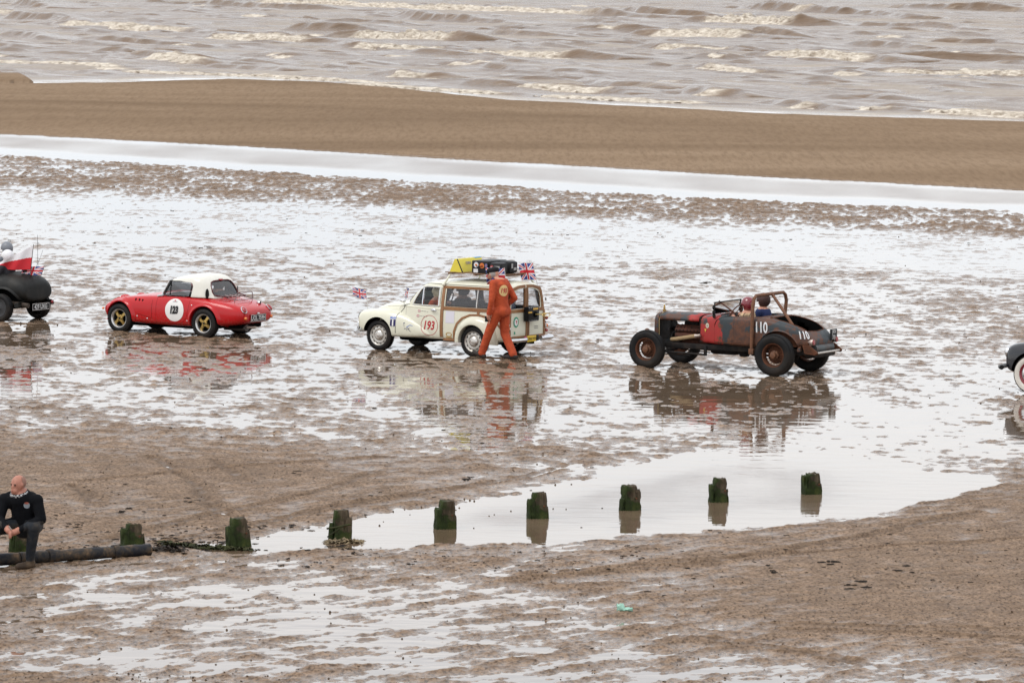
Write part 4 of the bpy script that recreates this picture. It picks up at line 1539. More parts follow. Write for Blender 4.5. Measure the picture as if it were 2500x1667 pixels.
def build_morris():
    root = car_root('cream_estate_car', 'cream estate car with brown timber frame and laden wooden roof rack', 'car', 1159.5, 869.5, 0.64, MORRIS_YAW)
    cream = car_paint('cream_paint', (0.66, 0.645, 0.52), 0.25, 0.5, dirt_amt=0.6, dirt_top=0.44)
    wood = wood_material('varnished_ash', (0.20, 0.082, 0.028), (0.31, 0.15, 0.055))
    dgrey = plain('grey_vinyl', (0.06, 0.06, 0.063), 0.6)
    # tub
    def ts(w0, w1, zb, zt=0.895):
        return [(0, zb), (w0 * 0.7, zb), (w0 * 0.96, zb + 0.01), (w0, zb + 0.06), (w0 + 0.012, zb + 0.25), (w1 + 0.008, zt - 0.12), (w1, zt - 0.015), (w1 * 0.97, zt), (w1 * 0.6, zt), (0, zt)]
    body = x_loft('body', [(-0.83, ts(.615, .60, .33)), (-0.80, ts(.64, .625, .31)), (-0.70, ts(.665, .65, .29)), (-0.2, ts(.675, .662, .27)), (0.75, ts(.68, .668, .265)), (1.30, ts(.672, .655, .27)), (1.62, ts(.65, .62, .28)), (1.78, ts(.62, .585, .30)), (1.84, ts(.59, .55, .32))], cream, root, 2)
    cab = B().prism([(-0.74, -.56), (-0.74, .56), (1.25, .585), (1.52, .52), (1.52, -.52), (1.25, -.585)], 0.42, 1.2, 'z')
    arch = []
    for sg in (1, -1):
        arch.append((B().lathe([(0.002, sg * 0.42), (0.33, sg * 0.42), (0.33, sg * 1.0), (0.002, sg * 1.0)], 36, 'y', (0, 0, 0.30), True), M_DARK))
    cut(body, [(cab, dgrey)] + arch)
    doors = make_doors(body, [(1.60, .95), (1.60, .292), (0.785, .292), (0.785, .95)], .605, root)
    # cabin and roof
    def hs(wb, zb, wm, zm, wt, zt, zc):
        return [(0, zb), (wb * 0.6, zb), (wb, zb), (wb * 0.997, zb + (zm - zb) * 0.25), (wm, zm), (wm * 0.3 + wt * 0.75, zm + (zt - zm) * 0.72), (wt * 0.97, zt + 0.004), (wt * 0.72, zt + (zc - zt) * 0.55), (wt * 0.38, zt + (zc - zt) * 0.88), (0, zc)]
    def cabin(d):
        S = [(1.62, hs(.545, .86, .535, .90, .50, .925, .955)), (1.56, hs(.57, .86, .555, .95, .50, .99, 1.02)), (1.45, hs(.605, .86, .575, 1.03, .505, 1.115, 1.15)), (1.32, hs(.635, .86, .59, 1.10, .515, 1.245, 1.285)), (1.22, hs(.65, .86, .60, 1.14, .52, 1.31, 1.355)),
             (1.0, hs(.655, .86, .61, 1.16, .53, 1.345, 1.40)), (0.6, hs(.66, .86, .615, 1.17, .535, 1.36, 1.425)), (0.1, hs(.66, .86, .615, 1.17, .535, 1.365, 1.435)), (-0.4, hs(.655, .86, .61, 1.165, .53, 1.36, 1.43)),
             (-0.66, hs(.64, .86, .595, 1.15, .515, 1.345, 1.415)), (-0.765, hs(.615, .86, .57, 1.12, .49, 1.30, 1.375)), (-0.80, hs(.60, .86, .55, 1.09, .465, 1.255, 1.325))]
        if d == 0:
            return S
        return [(x + (-d * 1.2 if x > 1.5 else (d if x < -0.75 else 0)), [(max(0.0, y - d) if y > 0 else 0, z - 0.25 if i < 3 else z - d) for i, (y, z) in enumerate(h)]) for x, h in S]
    roof = x_loft('cabin', cabin(0), cream, root, 2)
    full = B()
    full.add([v.co.copy() for v in roof.data.vertices], [tuple(p.vertices) for p in roof.data.polygons])
    tmp = x_loft('inner', cabin(0.025), cream, None, 2)
    bi = B()
    bi.add([v.co.copy() for v in tmp.data.vertices], [tuple(p.vertices) for p in tmp.data.polygons])
    bpy.data.objects.remove(tmp)
    skin_tree = bvh_of(body, roof, *doors)
    door_w = [(1.455, 0.918), (1.40, 1.03), (1.30, 1.18), (1.24, 1.232), (1.15, 1.25), (0.855, 1.252), (0.85, 0.918)]
    side_w = [(0.685, 0.912), (0.685, 1.245), (-0.70, 1.25), (-0.70, 0.912)]
    lowbox = B().box((0.35, 0, 0.80), (2.2, 1.10, 0.16))
    ws = [(-.525, .955), (.525, .955), (.50, 1.20), (.46, 1.275), (0, 1.305), (-.46, 1.275), (-.50, 1.20)]
    rw = lambda s: [(s * .035, .915), (s * .49, .915), (s * .475, 1.10), (s * .43, 1.20), (s * .34, 1.25), (s * .20, 1.275), (s * .035, 1.285)]
    cut(roof, [(bi, dgrey), (B().prism(door_w, -1, 1, 'y'), cream), (B().prism(side_w, -1, 1, 'y'), wood), (B().prism(ws, 0.9, 2.2, 'x'), M_BLACK),
               (B().prism(rw(1), -1.5, -0.5, 'x'), wood), (B().prism(rw(-1), -1.5, -0.5, 'x'), wood)])
    def pane(name, keep, mat, inset=0.012):
        me = full.mesh('p')
        bm = bmesh.new()
        bm.from_mesh(me)
        bm.normal_update()
        bmesh.ops.delete(bm, geom=[f for f in bm.faces if not keep(f.calc_center_median(), f.normal)], context='FACES')
        for v in bm.verts:
            v.co -= v.normal * inset
        bm.to_mesh(me)
        bm.free()
        return finish(name, me, mat, root)
    pane('windscreen', lambda c, n: c.x > 1.22 and n.x > 0.35 and c.z > 0.94 and abs(c.y) < 0.56, M_GLASS)
    for sg in (1, -1):
        pane('door_window', lambda c, n: sg * n.y > 0.5 and 0.80 < c.x < 1.46 and 0.89 < c.z < 1.27, M_GLASS)
        pane('rear_side_window', lambda c, n: sg * n.y > 0.5 and -0.74 < c.x < 0.72 and 0.89 < c.z < 1.27, M_DUSTGLASS)
        pane('rear_door_window', lambda c, n: n.x < -0.55 and 0.0 < sg * c.y < 0.53 and 0.88 < c.z < 1.30, M_GLASS)
    # doors: shut lines, window frames
    T = skin_tree
    for sg in (1, -1):
        surf_beam('door_gap', T, [(0.80, 1.26), (0.80, 0.90)], 0.004, 0.004, M_DARK, root, 'y', sg)
        surf_beam('window_frame', T, [(0.835, 0.91), (0.838, 1.262), (1.15, 1.262), (1.25, 1.24), (1.315, 1.185), (1.415, 1.03), (1.475, 0.905), (0.835, 0.905)], 0.008, 0.006, M_CHROME, root, 'y', sg)
        surf_beam('quarter_light_bar', T, [(1.215, 0.91), (1.225, 1.24)], 0.010, 0.008, M_CHROME, root, 'y', sg)
        surf_beam('pillar_seal', T, [(1.66, 0.86), (1.60, 0.92), (1.50, 1.04), (1.36, 1.22), (1.25, 1.30), (1.10, 1.318), (0.80, 1.318), (-0.72, 1.325)], 0.006, 0.010, plain('gutter', (0.20, 0.19, 0.15), 0.5), root, 'y', sg)
        # timbers
        surf_beam('timber_top_rail', T, [(0.77, 1.272), (0.0, 1.278), (-0.76, 1.276)], 0.024, 0.016, wood, root, 'y', sg)
        surf_beam('timber_waist_rail', T, [(0.71, 0.876), (-0.74, 0.876)], 0.032, 0.018, wood, root, 'y', sg)
        surf_beam('timber_post', T, [(0.742, 0.275), (0.742, 0.60), (0.742, 0.90), (0.742, 1.25)], 0.030, 0.017, wood, root, 'y', sg)
        surf_beam('timber_sill', T, [(0.712, 0.295), (0.41, 0.295)], 0.028, 0.016, wood, root, 'y', sg)
        surf_beam('timber_arch', T, [(.455, .32), (.45, .45), (.39, .60), (.27, .71), (.10, .775), (-.10, .785), (-.3, .75), (-.5, .67), (-.65, .57), (-.74, .475)], 0.020, 0.015, wood, root, 'y', sg)
        surf_beam('timber_stub', T, [(-.085, .846), (-.085, .80)], 0.026, 0.014, wood, root, 'y', sg)
        surf_beam('timber_post', T, [(-.765, .33), (-.76, .60), (-.75, .90), (-.735, 1.29)], 0.038, 0.015, wood, root, 'y', sg)
        surf_beam('window_bar', T, [(-.03, .91), (-.03, 1.25)], 0.011, 0.004, plain('pale_frame', (0.5, 0.5, 0.48), 0.4), root, 'y', sg)
        # rear doors
        surf_beam('door_timber', T, [(sg * .585, .36), (sg * .58, .60), (sg * .565, .90), (sg * .535, 1.10), (sg * .49, 1.21), (sg * .40, 1.285), (sg * .24, 1.32), (sg * .03, 1.33)], 0.026, 0.020, wood, root, 'x')
        surf_beam('door_timber', T, [(sg * .029, .37), (sg * .029, .90), (sg * .029, 1.30)], 0.022, 0.022, wood, root, 'x')
        surf_beam('door_timber', T, [(sg * .052, .875), (sg * .55, .875)], 0.030, 0.018, wood, root, 'x')
        surf_beam('door_timber', T, [(sg * .052, .375), (sg * .56, .375)], 0.030, 0.018, wood, root, 'x')
        for z in (0.55, 1.06):
            B().box((-0.845, sg * 0.60, z), (0.03, 0.03, 0.06), None, 0.006).obj('hinge', M_CHROME, root)
    surf_beam('door_gap', T, [(0, .36), (0, .88), (0, 1.30)], 0.004, 0.026, M_DARK, root, 'x')
    # bonnet and front wings
    def bs(w, zb, zt):
        return [(0, zb), (w * 0.8, zb), (w, zb + 0.08), (w * 1.0, zb + (zt - zb) * 0.55), (w * 0.93, zb + (zt - zb) * 0.80), (w * 0.74, zb + (zt - zb) * 0.95), (w * 0.38, zt - 0.004), (0, zt)]
    bonnet = x_loft('bonnet', [(1.54, bs(.60, .45, .945)), (1.62, bs(.59, .45, .955)), (1.85, bs(.53, .45, .95)), (2.15, bs(.44, .45, .915)), (2.40, bs(.35, .45, .85)), (2.56, bs(.27, .46, .775)), (2.64, bs(.20, .48, .70)), (2.67, bs(.12, .52, .64))], cream, root, 2)
    def fs(yi, yo, zb, zt):
        ym = (yi + yo) / 2
        return [(yi, zb), (ym, zb), (yo - 0.03, zb + 0.005), (yo - 0.004, zb + 0.05), (yo, zb + (zt - zb) * 0.45), (yo - 0.012, zb + (zt - zb) * 0.72), (yo - 0.05, zb + (zt - zb) * 0.90), (yo - 0.14, zt), (ym - 0.06, zt), (yi, zt - 0.03)]
    FS = [(2.715, .47, .60, .50, .66), (2.69, .43, .68, .42, .71), (2.60, .36, .735, .36, .745), (2.40, .33, .768, .31, .775), (2.12, .36, .778, .28, .79), (1.88, .40, .770, .27, .785), (1.68, .42, .752, .275, .75), (1.45, .42, .728, .28, .67), (1.22, .42, .705, .29, .56), (1.05, .42, .690, .30, .46), (0.97, .42, .676, .31, .40)]
    wings = []
    for sg in (1, -1):
        rings = [[(x, sg * y, z) for y, z in fs(yi, yo, zb, zt)] for x, yi, yo, zb, zt in FS]
        o = B().ring_loft(rings).obj('front_wing', cream, root, 60)
        subsurf(o, 2)
        cut(o, [(B().lathe([(0.002, sg * 0.30), (0.335, sg * 0.30), (0.335, sg * 1.0), (0.002, sg * 1.0)], 40, 'y', (2.184, 0, 0.30), True), M_DARK)])
        wings.append(o)
        B().lathe([(0.002, 0.045), (0.05, 0.04), (0.08, 0.012), (0.082, 0.0)], 20, 'x', (2.70, sg * 0.56, 0.615)).obj('headlamp', M_CHROME, root)
    # rear wings
    for sg in (1, -1):
        rings = []
        for i in range(31):
            th = R(-6 + 192 * i / 30)
            c, s = math.cos(th), math.sin(th)
            ro = 0.435 + 0.035 * max(0, s) + (0.10 * max(0, -c) ** 1.5)
            prof = [(ro + 0.02, .66), (ro - 0.01, .685), (ro - 0.035, .712), (ro * 0.6 + 0.13, .752), (0.325, .772), (0.308, .766), (0.312, .62), (ro, .62)]
            rings.append([(c * q, sg * y, 0.295 + s * q) for q, y in prof])
        B().ring_loft(rings).obj('rear_wing', cream, root, 50)
    side_tree = bvh_of(body, wings[0], wings[1], roof, *doors)
    rear_done = [0]
    for sg in (1, -1):
        surf_beam('door_gap', side_tree, [(1.63, 0.87), (1.66, 0.82), (1.73, 0.75), (1.76, 0.66), (1.76, 0.30)], 0.0045, 0.004, M_DARK, root, 'y', sg)
        surf_beam('side_crease', side_tree, [(2.0, 0.845), (1.70, 0.86), (0.80, 0.842)], 0.003, 0.003, plain('crease', (0.36, 0.30, 0.18), 0.5), root, 'y', sg)
        surf_beam('door_sill', side_tree, [(1.75, 0.288), (0.79, 0.288)], 0.006, 0.010, plain('sill_grey', (0.16, 0.15, 0.12), 0.6), root, 'y', sg)
        b = B().tube([(0.97, sg * .70, .835), (0.93, sg * .715, .83), (0.83, sg * .712, .822)], [0.010, 0.012, 0.008], 8).ball((0.94, sg * .685, .832), (0.06, 0.012, 0.022), 12, 8)
        b.obj('handle', M_CHROME, doors[0 if sg > 0 else 1])
        q = B().tube([(1.655, sg * .60, .86), (1.665, sg * .625, .955)], 0.006, 5).ball((1.68, sg * .63, .965), (0.075, 0.045, 0.03), 16, 10)
        q.obj('wing_mirror', M_CHROME, root)
    # bumpers
    fb = B().tube([(2.60, .80, .335), (2.72, .72, .335), (2.80, .45, .335), (2.83, 0, .335), (2.80, -.45, .335), (2.72, -.72, .335), (2.60, -.80, .335)], 0.042, 8)
    for sg in (1, -1):
        fb.ball((2.80, sg * .50, .40), (0.03, 0.035, 0.11), 12, 8)
    fb.obj('front_bumper', M_CHROME, root)
    for sg in (1, -1):
        B().tube([(-0.84, sg * .70, .345), (-0.93, sg * .68, .345), (-0.965, sg * .55, .345), (-0.97, sg * .25, .345)], 0.045, 8).tube([(-0.75, sg * .3, .33), (-0.95, sg * .3, .34)], 0.02, 6).obj('rear_bumper', M_CHROME, root)
    num_plate(root, (-0.985, 0.08, .355), (0, -1, 0), (0, 0, 1), (0.30, 0.115), ['CORGI TOYS'], 0.062, mat=plain('plate_yellow', (0.62, 0.42, 0.03), 0.5, var=0.05), tmat=M_PLATE, border=False, width=0.82)
    B().box((-0.98, 0.27, .355), (0.012, 0.07, 0.10), None, 0.003).obj('plate_badge', plain('badge_red', (0.4, 0.06, 0.12), 0.5), root)
    B().box((-0.98, -0.12, .36), (0.03, 0.08, 0.11), None, 0.01).obj('tow_socket', M_BLACK, root)
    for sg in (1, -1):
        for z, m, r in ((.70, M_REDLENS, .036), (.555, M_AMBER, .036), (.465, M_REDLENS, .033)):
            B().ball((-0.835, sg * .645, z), (0.034, r, r), 14, 10).obj('tail_lamp', m, root)
        B().box((-0.84, sg * .64, .62), (0.03, 0.05, 0.03), None, 0.006).obj('lamp_bracket', M_CHROME, root)
    # winding-key box on the back doors
    kb = B().box((-0.905, -0.03, .81), (0.11, 0.36, 0.27), None, 0.012).obj('winding_box', M_BLACK, root)
    B().box((-0.963, 0.10, .845), (0.006, 0.12, 0.028)).obj('box_label', plain('label_ochre', (0.62, 0.36, 0.06), 0.6), kb)
    B().box((-0.963, -0.08, .905), (0.006, 0.16, 0.036)).obj('box_label', MATS['label_ochre'], kb)
    rv = B()
    for y in np.linspace(-0.19, 0.13, 6):
        for z in (0.69, 0.93):
            rv.ball((-0.961, y, z), 0.007, 6, 4)
    rv.obj('rivets', M_CHROME, kb)
    B().lathe([(0.002, -0.01), (0.055, -0.01), (0.055, 0.0), (0.045, 0.004)], 20, 'x', (-0.963, -0.07, .80)).obj('key_socket', M_DARK, kb)
    key = B().tube([(-0.95, -0.07, .80), (-1.20, -0.09, .815)], 0.011, 8)
    key.tube([Vector((-1.17, -0.13, .80)) + Vector((0.03 * math.sin(a), 0.13 * math.cos(a), 0.03 * math.sin(a))) for a in np.linspace(0, 2 * math.pi, 19)[:-1]], 0.009, 6, closed=True)
    key.obj('winding_key', plain('brass', (0.62, 0.46, 0.16), 0.35, 0.7), kb)
    # prints on the near side
    U, W = (-1, 0, 0), (0, 0, 1)
    pr = plain('print_red', (0.42, 0.012, 0.02), 0.5, var=0.05)
    nb = plain('print_navy', (0.03, 0.025, 0.10), 0.5)
    lb = plain('print_blue', (0.08, 0.16, 0.50), 0.5)
    gy = plain('print_grey', (0.22, 0.21, 0.19), 0.6)
    decal('number_ring', disc_data(.197, .192, 56, 1, 0.955), (1.025, .8, .535), U, W, pr, root, side_tree, 0.004)
    decal('race_number', text_data('193', 0.225, bold=0.006, shear=0.22, width=0.80), (1.025, .8, .535), U, W, pr, root, side_tree, 0.004)
    st = decal('oil_sticker', rect_data(.125, .20, 6, 6), (1.815, .8, .575), U, W, plain('sticker_white', (0.66, 0.66, 0.67), 0.5, var=0.03), root, side_tree, 0.004)
    decal('sticker_block', rect_data(.12, .125, 5, 5), (1.815, .8, .545), U, W, nb, st, side_tree, 0.007)
    decal('sticker_digit', text_data('1', 0.15, bold=0.007), (1.815, .8, .545), U, W, M_WHITE, st, side_tree, 0.010)
    decal('sticker_word', text_data('Mobil', 0.058, bold=0.001), (1.815, .8, .642), U, W, lb, st, side_tree, 0.007)
    sk = [((.0, .0), (.07, .045), .016), ((.07, .045), (.13, .03), .010), ((-.05, -.03), (.03, -.02), .013), ((.03, -.02), (.09, -.085), .012), ((-.07, .07), (-.045, .085), .02), ((-.06, .065), (-.05, .0), .006), ((.0, -.06), (.02, -.05), .015), ((.05, -.02), (.07, -.015), .012)]
    for k, (a, b, wd) in enumerate(sk):
        v = Vector((b[0] - a[0], b[1] - a[1]))
        nn = Vector((-v.y, v.x)).normalized() * wd / 2
        d = ([(a[0] - nn.x, a[1] - nn.y), (b[0] - nn.x * .5, b[1] - nn.y * .5), (b[0] + nn.x * .5, b[1] + nn.y * .5), (a[0] + nn.x, a[1] + nn.y)], [(0, 1, 2, 3)])
        decal('bird_drawing', d, (1.515, .8, .475), U, W, lb if k < 2 else nb, root, side_tree, 0.005)
    decal('paper_notice', rect_data(.20, .225, 4, 4), (.555, .8, .715), U, W, plain('notice_white', (0.60, 0.58, 0.63), 0.7, var=0.03), root, side_tree, 0.004)
    ob = plain('ochre_print', (0.42, 0.25, 0.06), 0.6)
    decal('oval_badge', disc_data(.070, .042, 24, 1, 0.72), (.575, .8, .385), U, W, ob, root, side_tree, 0.004)
    decal('badge_strip', rect_data(.14, .018, 4, 1), (.575, .8, .332), U, W, ob, root, side_tree, 0.004)
    for x, z in ((1.275, .795), (1.30, .70)):
        decal('name_flag', rect_data(.062, .034, 2, 2), (x, .8, z), U, W, plain('print_pinkred', (0.45, 0.09, 0.11), 0.6), root, side_tree, 0.005)
        decal('name_flag_cross', rect_data(.062, .010, 2, 1), (x, .8, z), U, W, M_WHITE, root, side_tree, 0.007)
        for k, (dx, wd) in enumerate(((.075, .05), (.14, .06), (.20, .022))):
            decal('name_stroke', rect_data(wd, .007, 2, 1), (x - dx, .8, z - .002 * k), U, W, gy, root, side_tree, 0.005, rot=0.0 if k < 2 else 0.9)
    B().ball((-.655, .675, .725), (.055, .035, .058), 18, 12).obj('fuel_cap', plain('black_gloss', (0.012, 0.012, 0.013), 0.12, coat=0.6), root)
    RT, RU = (0, -1, 0), (0, 0, 1)
    decal('round_badge', disc_data(.085, .10, 32, 2), (-1.2, .375, .67), RT, RU, plain('badge_green', (0.02, 0.26, 0.15), 0.5), root, side_tree, 0.006, reach=0.9)
    decal('round_badge_centre', disc_data(.056, .068, 28, 2), (-1.2, .375, .67), RT, RU, M_WHITE, root, side_tree, 0.009, reach=0.9)
    decal('round_badge_mark', ([(-.03, .03), (0, -.005), (.03, .02), (.01, -.05)], [(0, 1, 2), (1, 3, 2)]), (-1.2, .375, .675), RT, RU, pr, root, side_tree, 0.012, reach=0.9)
    decal('small_badge', rect_data(.04, .05, 2, 2), (-1.2, .42, .47), RT, RU, MATS['badge_green'], root, side_tree, 0.006, reach=0.9)
    for k in range(2):
        decal('print_line', rect_data(.13, .014, 2, 1), (-1.2, -.30, .56 - .035 * k), RT, RU, gy, root, side_tree, 0.006, reach=0.9)
    # roof rack of boards
    deck = wood_material('rack_boards', (0.13, 0.06, 0.028), (0.22, 0.12, 0.06))
    for k in range(9):
        y = -0.42 + 0.108 * k
        B().box((0.16, y, 1.545), (1.30, 0.092, 0.018), None, 0.004).obj('rack_board', deck, root)
    for x in (0.72, 0.14, -0.44):
        B().box((x, 0.01, 1.522), (0.05, 0.96, 0.026), None, 0.004).obj('rack_bearer', deck, root)
    for x, dx in ((0.70, 0.06), (-0.44, -0.06)):
        for sg in (1, -1):
            B().tube([(x + dx, sg * .595, 1.315), (x + dx * .7, sg * .575, 1.36), (x + dx * .2, sg * .53, 1.44), (x, sg * .45, 1.525)], [0.028, 0.022, 0.018, 0.018], 8).ball((x + dx, sg * .60, 1.315), 0.034, 10, 8).obj('rack_leg', cream, root)
    # interior
    for sg in (1, -1):
        B().box((0.88, sg * .28, .56), (0.46, 0.44, 0.14), None, 0.05).box((0.64, sg * .28, .76), (0.13, 0.44, 0.46), Matrix.Rotation(R(-10), 3, 'Y'), 0.05).obj('seat', dgrey, root)
    B().box((0.02, 0, .71), (0.14, 1.05, 0.46), Matrix.Rotation(R(-10), 3, 'Y'), 0.05).box((0.2, 0, .55), (0.4, 1.05, 0.14), None, 0.05).obj('rear_seat', dgrey, root)
    B().box((1.50, 0, .90), (0.10, 1.0, 0.10), None, 0.03).obj('dashboard', plain('dash_green', (0.05, 0.065, 0.055), 0.6), root)
    steering_wheel(root, (1.30, -.27, .95), 0.19, R(-28), M_BLACK)
    B().ball((-.48, .18, .93), (.12, .14, .12), 16, 10).obj('spare_bag', plain('bag_blue', (0.07, 0.10, 0.16), 0.7), root)
    B().tube([(0.3, -.4, .24), (-0.7, -.4, .24)], 0.03, 8).tube([(1.3, .2, .22), (-0.75, .25, .24)], 0.022, 8).box((1.6, 0, .26), (0.8, 0.6, 0.16), None, 0.05).tube([(0, -.6, .29), (0, .6, .29)], 0.045, 8).ball((0, 0, .29), .11, 12, 8).tube([(2.184, -.6, .27), (2.184, .6, .27)], 0.03, 8).obj('underbody', M_DARK, root)
    # wheels
    silver = plain('wheel_silver', (0.52, 0.50, 0.46), 0.35, 0.55, var=0.12, scale=20, grime=(0.18, 0.13, 0.09), grime_amt=0.5)
    w = bpy.data.objects.new('wheel', None)
    COL.objects.link(w)
    tb = B().lathe(tyre_profile(0.283, 0.195, 0.15), 48)
    tread_cuts(tb, 0.282, 0.15, 60)
    tb.obj('tyre', M_TYRE, w)
    B().lathe([(0.200, -0.05), (0.196, 0.066), (0.192, 0.072), (0.182, 0.058), (0.168, 0.048), (0.150, 0.052), (0.128, 0.058), (0.110, 0.052), (0.095, 0.046), (0.002, 0.046)], 44).obj('rim', silver, w)
    B().lathe([(0.098, 0.046), (0.094, 0.066), (0.075, 0.082), (0.055, 0.088), (0.05, 0.082), (0.03, 0.086), (0.002, 0.087)], 32).obj('hub_cap', plain('hub_chrome', (0.55, 0.52, 0.48), 0.25, 0.9), w)
    sl = B()
    for k in range(12):
        a = k * math.pi / 6
        sl.box((0.158 * math.cos(a), 0.051, 0.158 * math.sin(a)), (0.012, 0.012, 0.035), Matrix.Rotation(-a, 3, 'Y'))
    sl.obj('rim_slots', M_DARK, w)
    place_wheels(w, root, [(0, .64, .283, 1), (0, -.64, .283, 1), (2.184, .64, .283, 1), (2.184, -.64, .283, 1)])

    # the tail is short: draw everything behind the rear windows in a little
    for ch in list(root.children):
        if ch.type != 'MESH' or ch.name.split('.')[0] in ('rack_board', 'rack_bearer', 'rack_leg'):
            continue
        for o in [ch] + list(ch.children):
            co = np.empty(len(o.data.vertices) * 3)
            o.data.vertices.foreach_get('co', co)
            co = co.reshape(-1, 3)
            if co[:, 0].min() < -0.45:
                co[:, 0] += 0.085 * smooth(-0.42, -0.78, co[:, 0])
                o.data.vertices.foreach_set('co', co.ravel())
                o.data.update()
    # ---- people inside
    hel = plain('cream_helmet', (0.66, 0.60, 0.42), 0.4, var=0.08)
    orange = plain('orange_overall', (0.48, 0.075, 0.016), 0.85, var=0.22, scale=10, bump=0.3)
    d = bust('person', root, (1.13, 0.24, 0.57), hel, orange, trim=pr, s=0.82)
    carry(root, d, 'passenger in cream helmet with red trim at the estate car front window', 'person')
    d = bust('person', root, (0.92, -0.27, 0.56), plain('grey_hood', (0.06, 0.06, 0.065), 0.8), plain('grey_cape', (0.07, 0.07, 0.075), 0.9), s=0.86)
    carry(root, d, 'dark silhouette of the driver behind the estate car side glass', 'person')

    # ---- luggage on the rack
    yel = plain('box_yellow', (0.66, 0.55, 0.06), 0.6, var=0.06)
    e = on_base(root, 'wedge_box', 'yellow wedge-shaped box at the front of the wooden roof rack', 'box', (0.57, 0.08, 1.555))
    tri = [(0.715, 1.556), (0.435, 1.556), (0.555, 1.80), (0.605, 1.80)]
    wb = B().prism(tri, -0.34, 0.47, 'y').obj('box_shell', yel, e, flat=True)
    B().prism([(0.434, 1.556), (0.418, 1.556), (0.545, 1.803), (0.556, 1.80)], 0.455, 0.475, 'y').obj('box_edge', M_PLATE, e, flat=True)
    B().prism([(0.55, 1.79), (0.61, 1.79), (0.606, 1.805), (0.554, 1.805)], -0.345, -0.12, 'y').obj('box_blue_tip', plain('tip_blue', (0.05, 0.28, 0.50), 0.6), e, flat=True)
    t2 = bvh_of(wb)
    sl_n = Vector((0, -1, 0))
    up = Vector((0.12, 0, 0.244)).normalized()
    pg = plain('print_purple', (0.16, 0.13, 0.22), 0.6)
    o0 = Vector((0.485, 0.0, 1.675))
    decal('box_word', text_data('CORGI', 0.068, bold=0.003, width=0.85), o0 + up * 0.045 - sl_n * 0.17, sl_n, up, pg, e, lift=0.012)
    decal('box_word', text_data('TOYS', 0.068, bold=0.003, width=0.85), o0 - up * 0.045 - sl_n * 0.15, sl_n, up, pg, e, lift=0.012)
    decal('box_crest', disc_data(.042, .05, 18, 1, 0.45), o0 + up * 0.0 + sl_n * -0.35, sl_n, up, pg, e, lift=0.012)
    decal('box_end_word', rect_data(.09, .022, 2, 1), (0.585, 0.47, 1.625), U, W, plain('box_pinkword', (0.6, 0.28, 0.22), 0.6), e, lift=0.004)
    settle(e)
    blk = plain('case_black', (0.018, 0.018, 0.019), 0.45, var=0.25)
    def case(label, x0, x1, y0, y1, h, stickers, bev=0.02, z0=1.555):
        e = on_base(root, 'suitcase', label, 'suitcase', ((x0 + x1) / 2, (y0 + y1) / 2, z0), 'suitcases on the wooden roof rack')
        B().box(((x0 + x1) / 2, (y0 + y1) / 2, z0 + h / 2), (abs(x1 - x0), abs(y1 - y0), h), None, bev).obj('case_shell', blk, e)
        for xx in (x0 - 0.012, x1 + 0.012):
            B().box((xx, (y0 + y1) / 2, z0 + h / 2), (0.02, abs(y1 - y0) * 0.9, h * 0.8), None, 0.006).obj('case_rim', M_PLATE, e)
        B().tube([((x0 + x1) / 2 - .07, y1 + .005, z0 + h * .55), ((x0 + x1) / 2 - .06, y1 + .03, z0 + h * .55), ((x0 + x1) / 2 + .06, y1 + .03, z0 + h * .55), ((x0 + x1) / 2 + .07, y1 + .005, z0 + h * .55)], 0.008, 6).obj('case_handle', M_DARK, e)
        for (px_, pz_, rx, rz_, m) in stickers:
            dd = disc_data(rx, rz_, 18, 1) if m[0] == 'o' else rect_data(rx * 2, rz_ * 2, 2, 2)
            decal('case_sticker', dd, (px_, y1, z0 + pz_), U, W, plain('sticker_' + m[1], m[2], 0.6), e, lift=0.004)
            if m[0] == 'o':
                decal('sticker_mark', rect_data(rx * 1.0, rz_ * 0.55, 2, 2), (px_, y1, z0 + pz_), U, W, plain('sticker_' + m[3], m[4], 0.6), e, lift=0.007)
        return e
    e = case('largest black suitcase with round orange stickers beside the yellow wedge box', .235, -.135, -.20, .44, .235,
             [(.13, .155, .052, .052, ('o', 'white', (0.66, 0.62, 0.58), 'orange', (0.62, 0.17, 0.03))), (.0, .145, .052, .052, ('o', 'orange', (0.64, 0.24, 0.02), 'rust', (0.4, 0.08, 0.02))),
              (-.095, .15, .03, .04, ('o', 'slate', (0.12, 0.13, 0.25), 'pinkish', (0.4, 0.15, 0.2))), (.14, .045, .05, .035, ('r', 'white', (0.66, 0.62, 0.58)))])
    settle(e)
    e = case('black soft suitcase with curved top, middle of the roof rack', -.165, -.43, .20, .44, .215,
             [(-.225, .12, .042, .045, ('o', 'dullred', (0.35, 0.05, 0.05), 'white', (0.66, 0.62, 0.58))), (-.345, .13, .06, .022, ('r', 'grey', (0.33, 0.33, 0.32)))], 0.055)
    settle(e)
    e = case('glossy black suitcase with rounded corners, farthest along the roof rack', -.175, -.45, -.10, .175, .235,
             [(-.30, .10, .05, .03, ('r', 'grey', (0.33, 0.33, 0.32)))], 0.06)
    B().box((-.456, .10, 1.70), (.006, .05, .09)).obj('case_sticker', MATS['sticker_grey'], e)
    B().box((-.456, .0, 1.64), (.006, .09, .05)).obj('case_sticker', MATS['sticker_grey'], e)
    settle(e)

    # ---- flags
    fly = Vector((math.cos(MORRIS_YAW), math.sin(MORRIS_YAW), 0))
    pole_m = plain('flag_pole', (0.55, 0.54, 0.5), 0.4, 0.3)
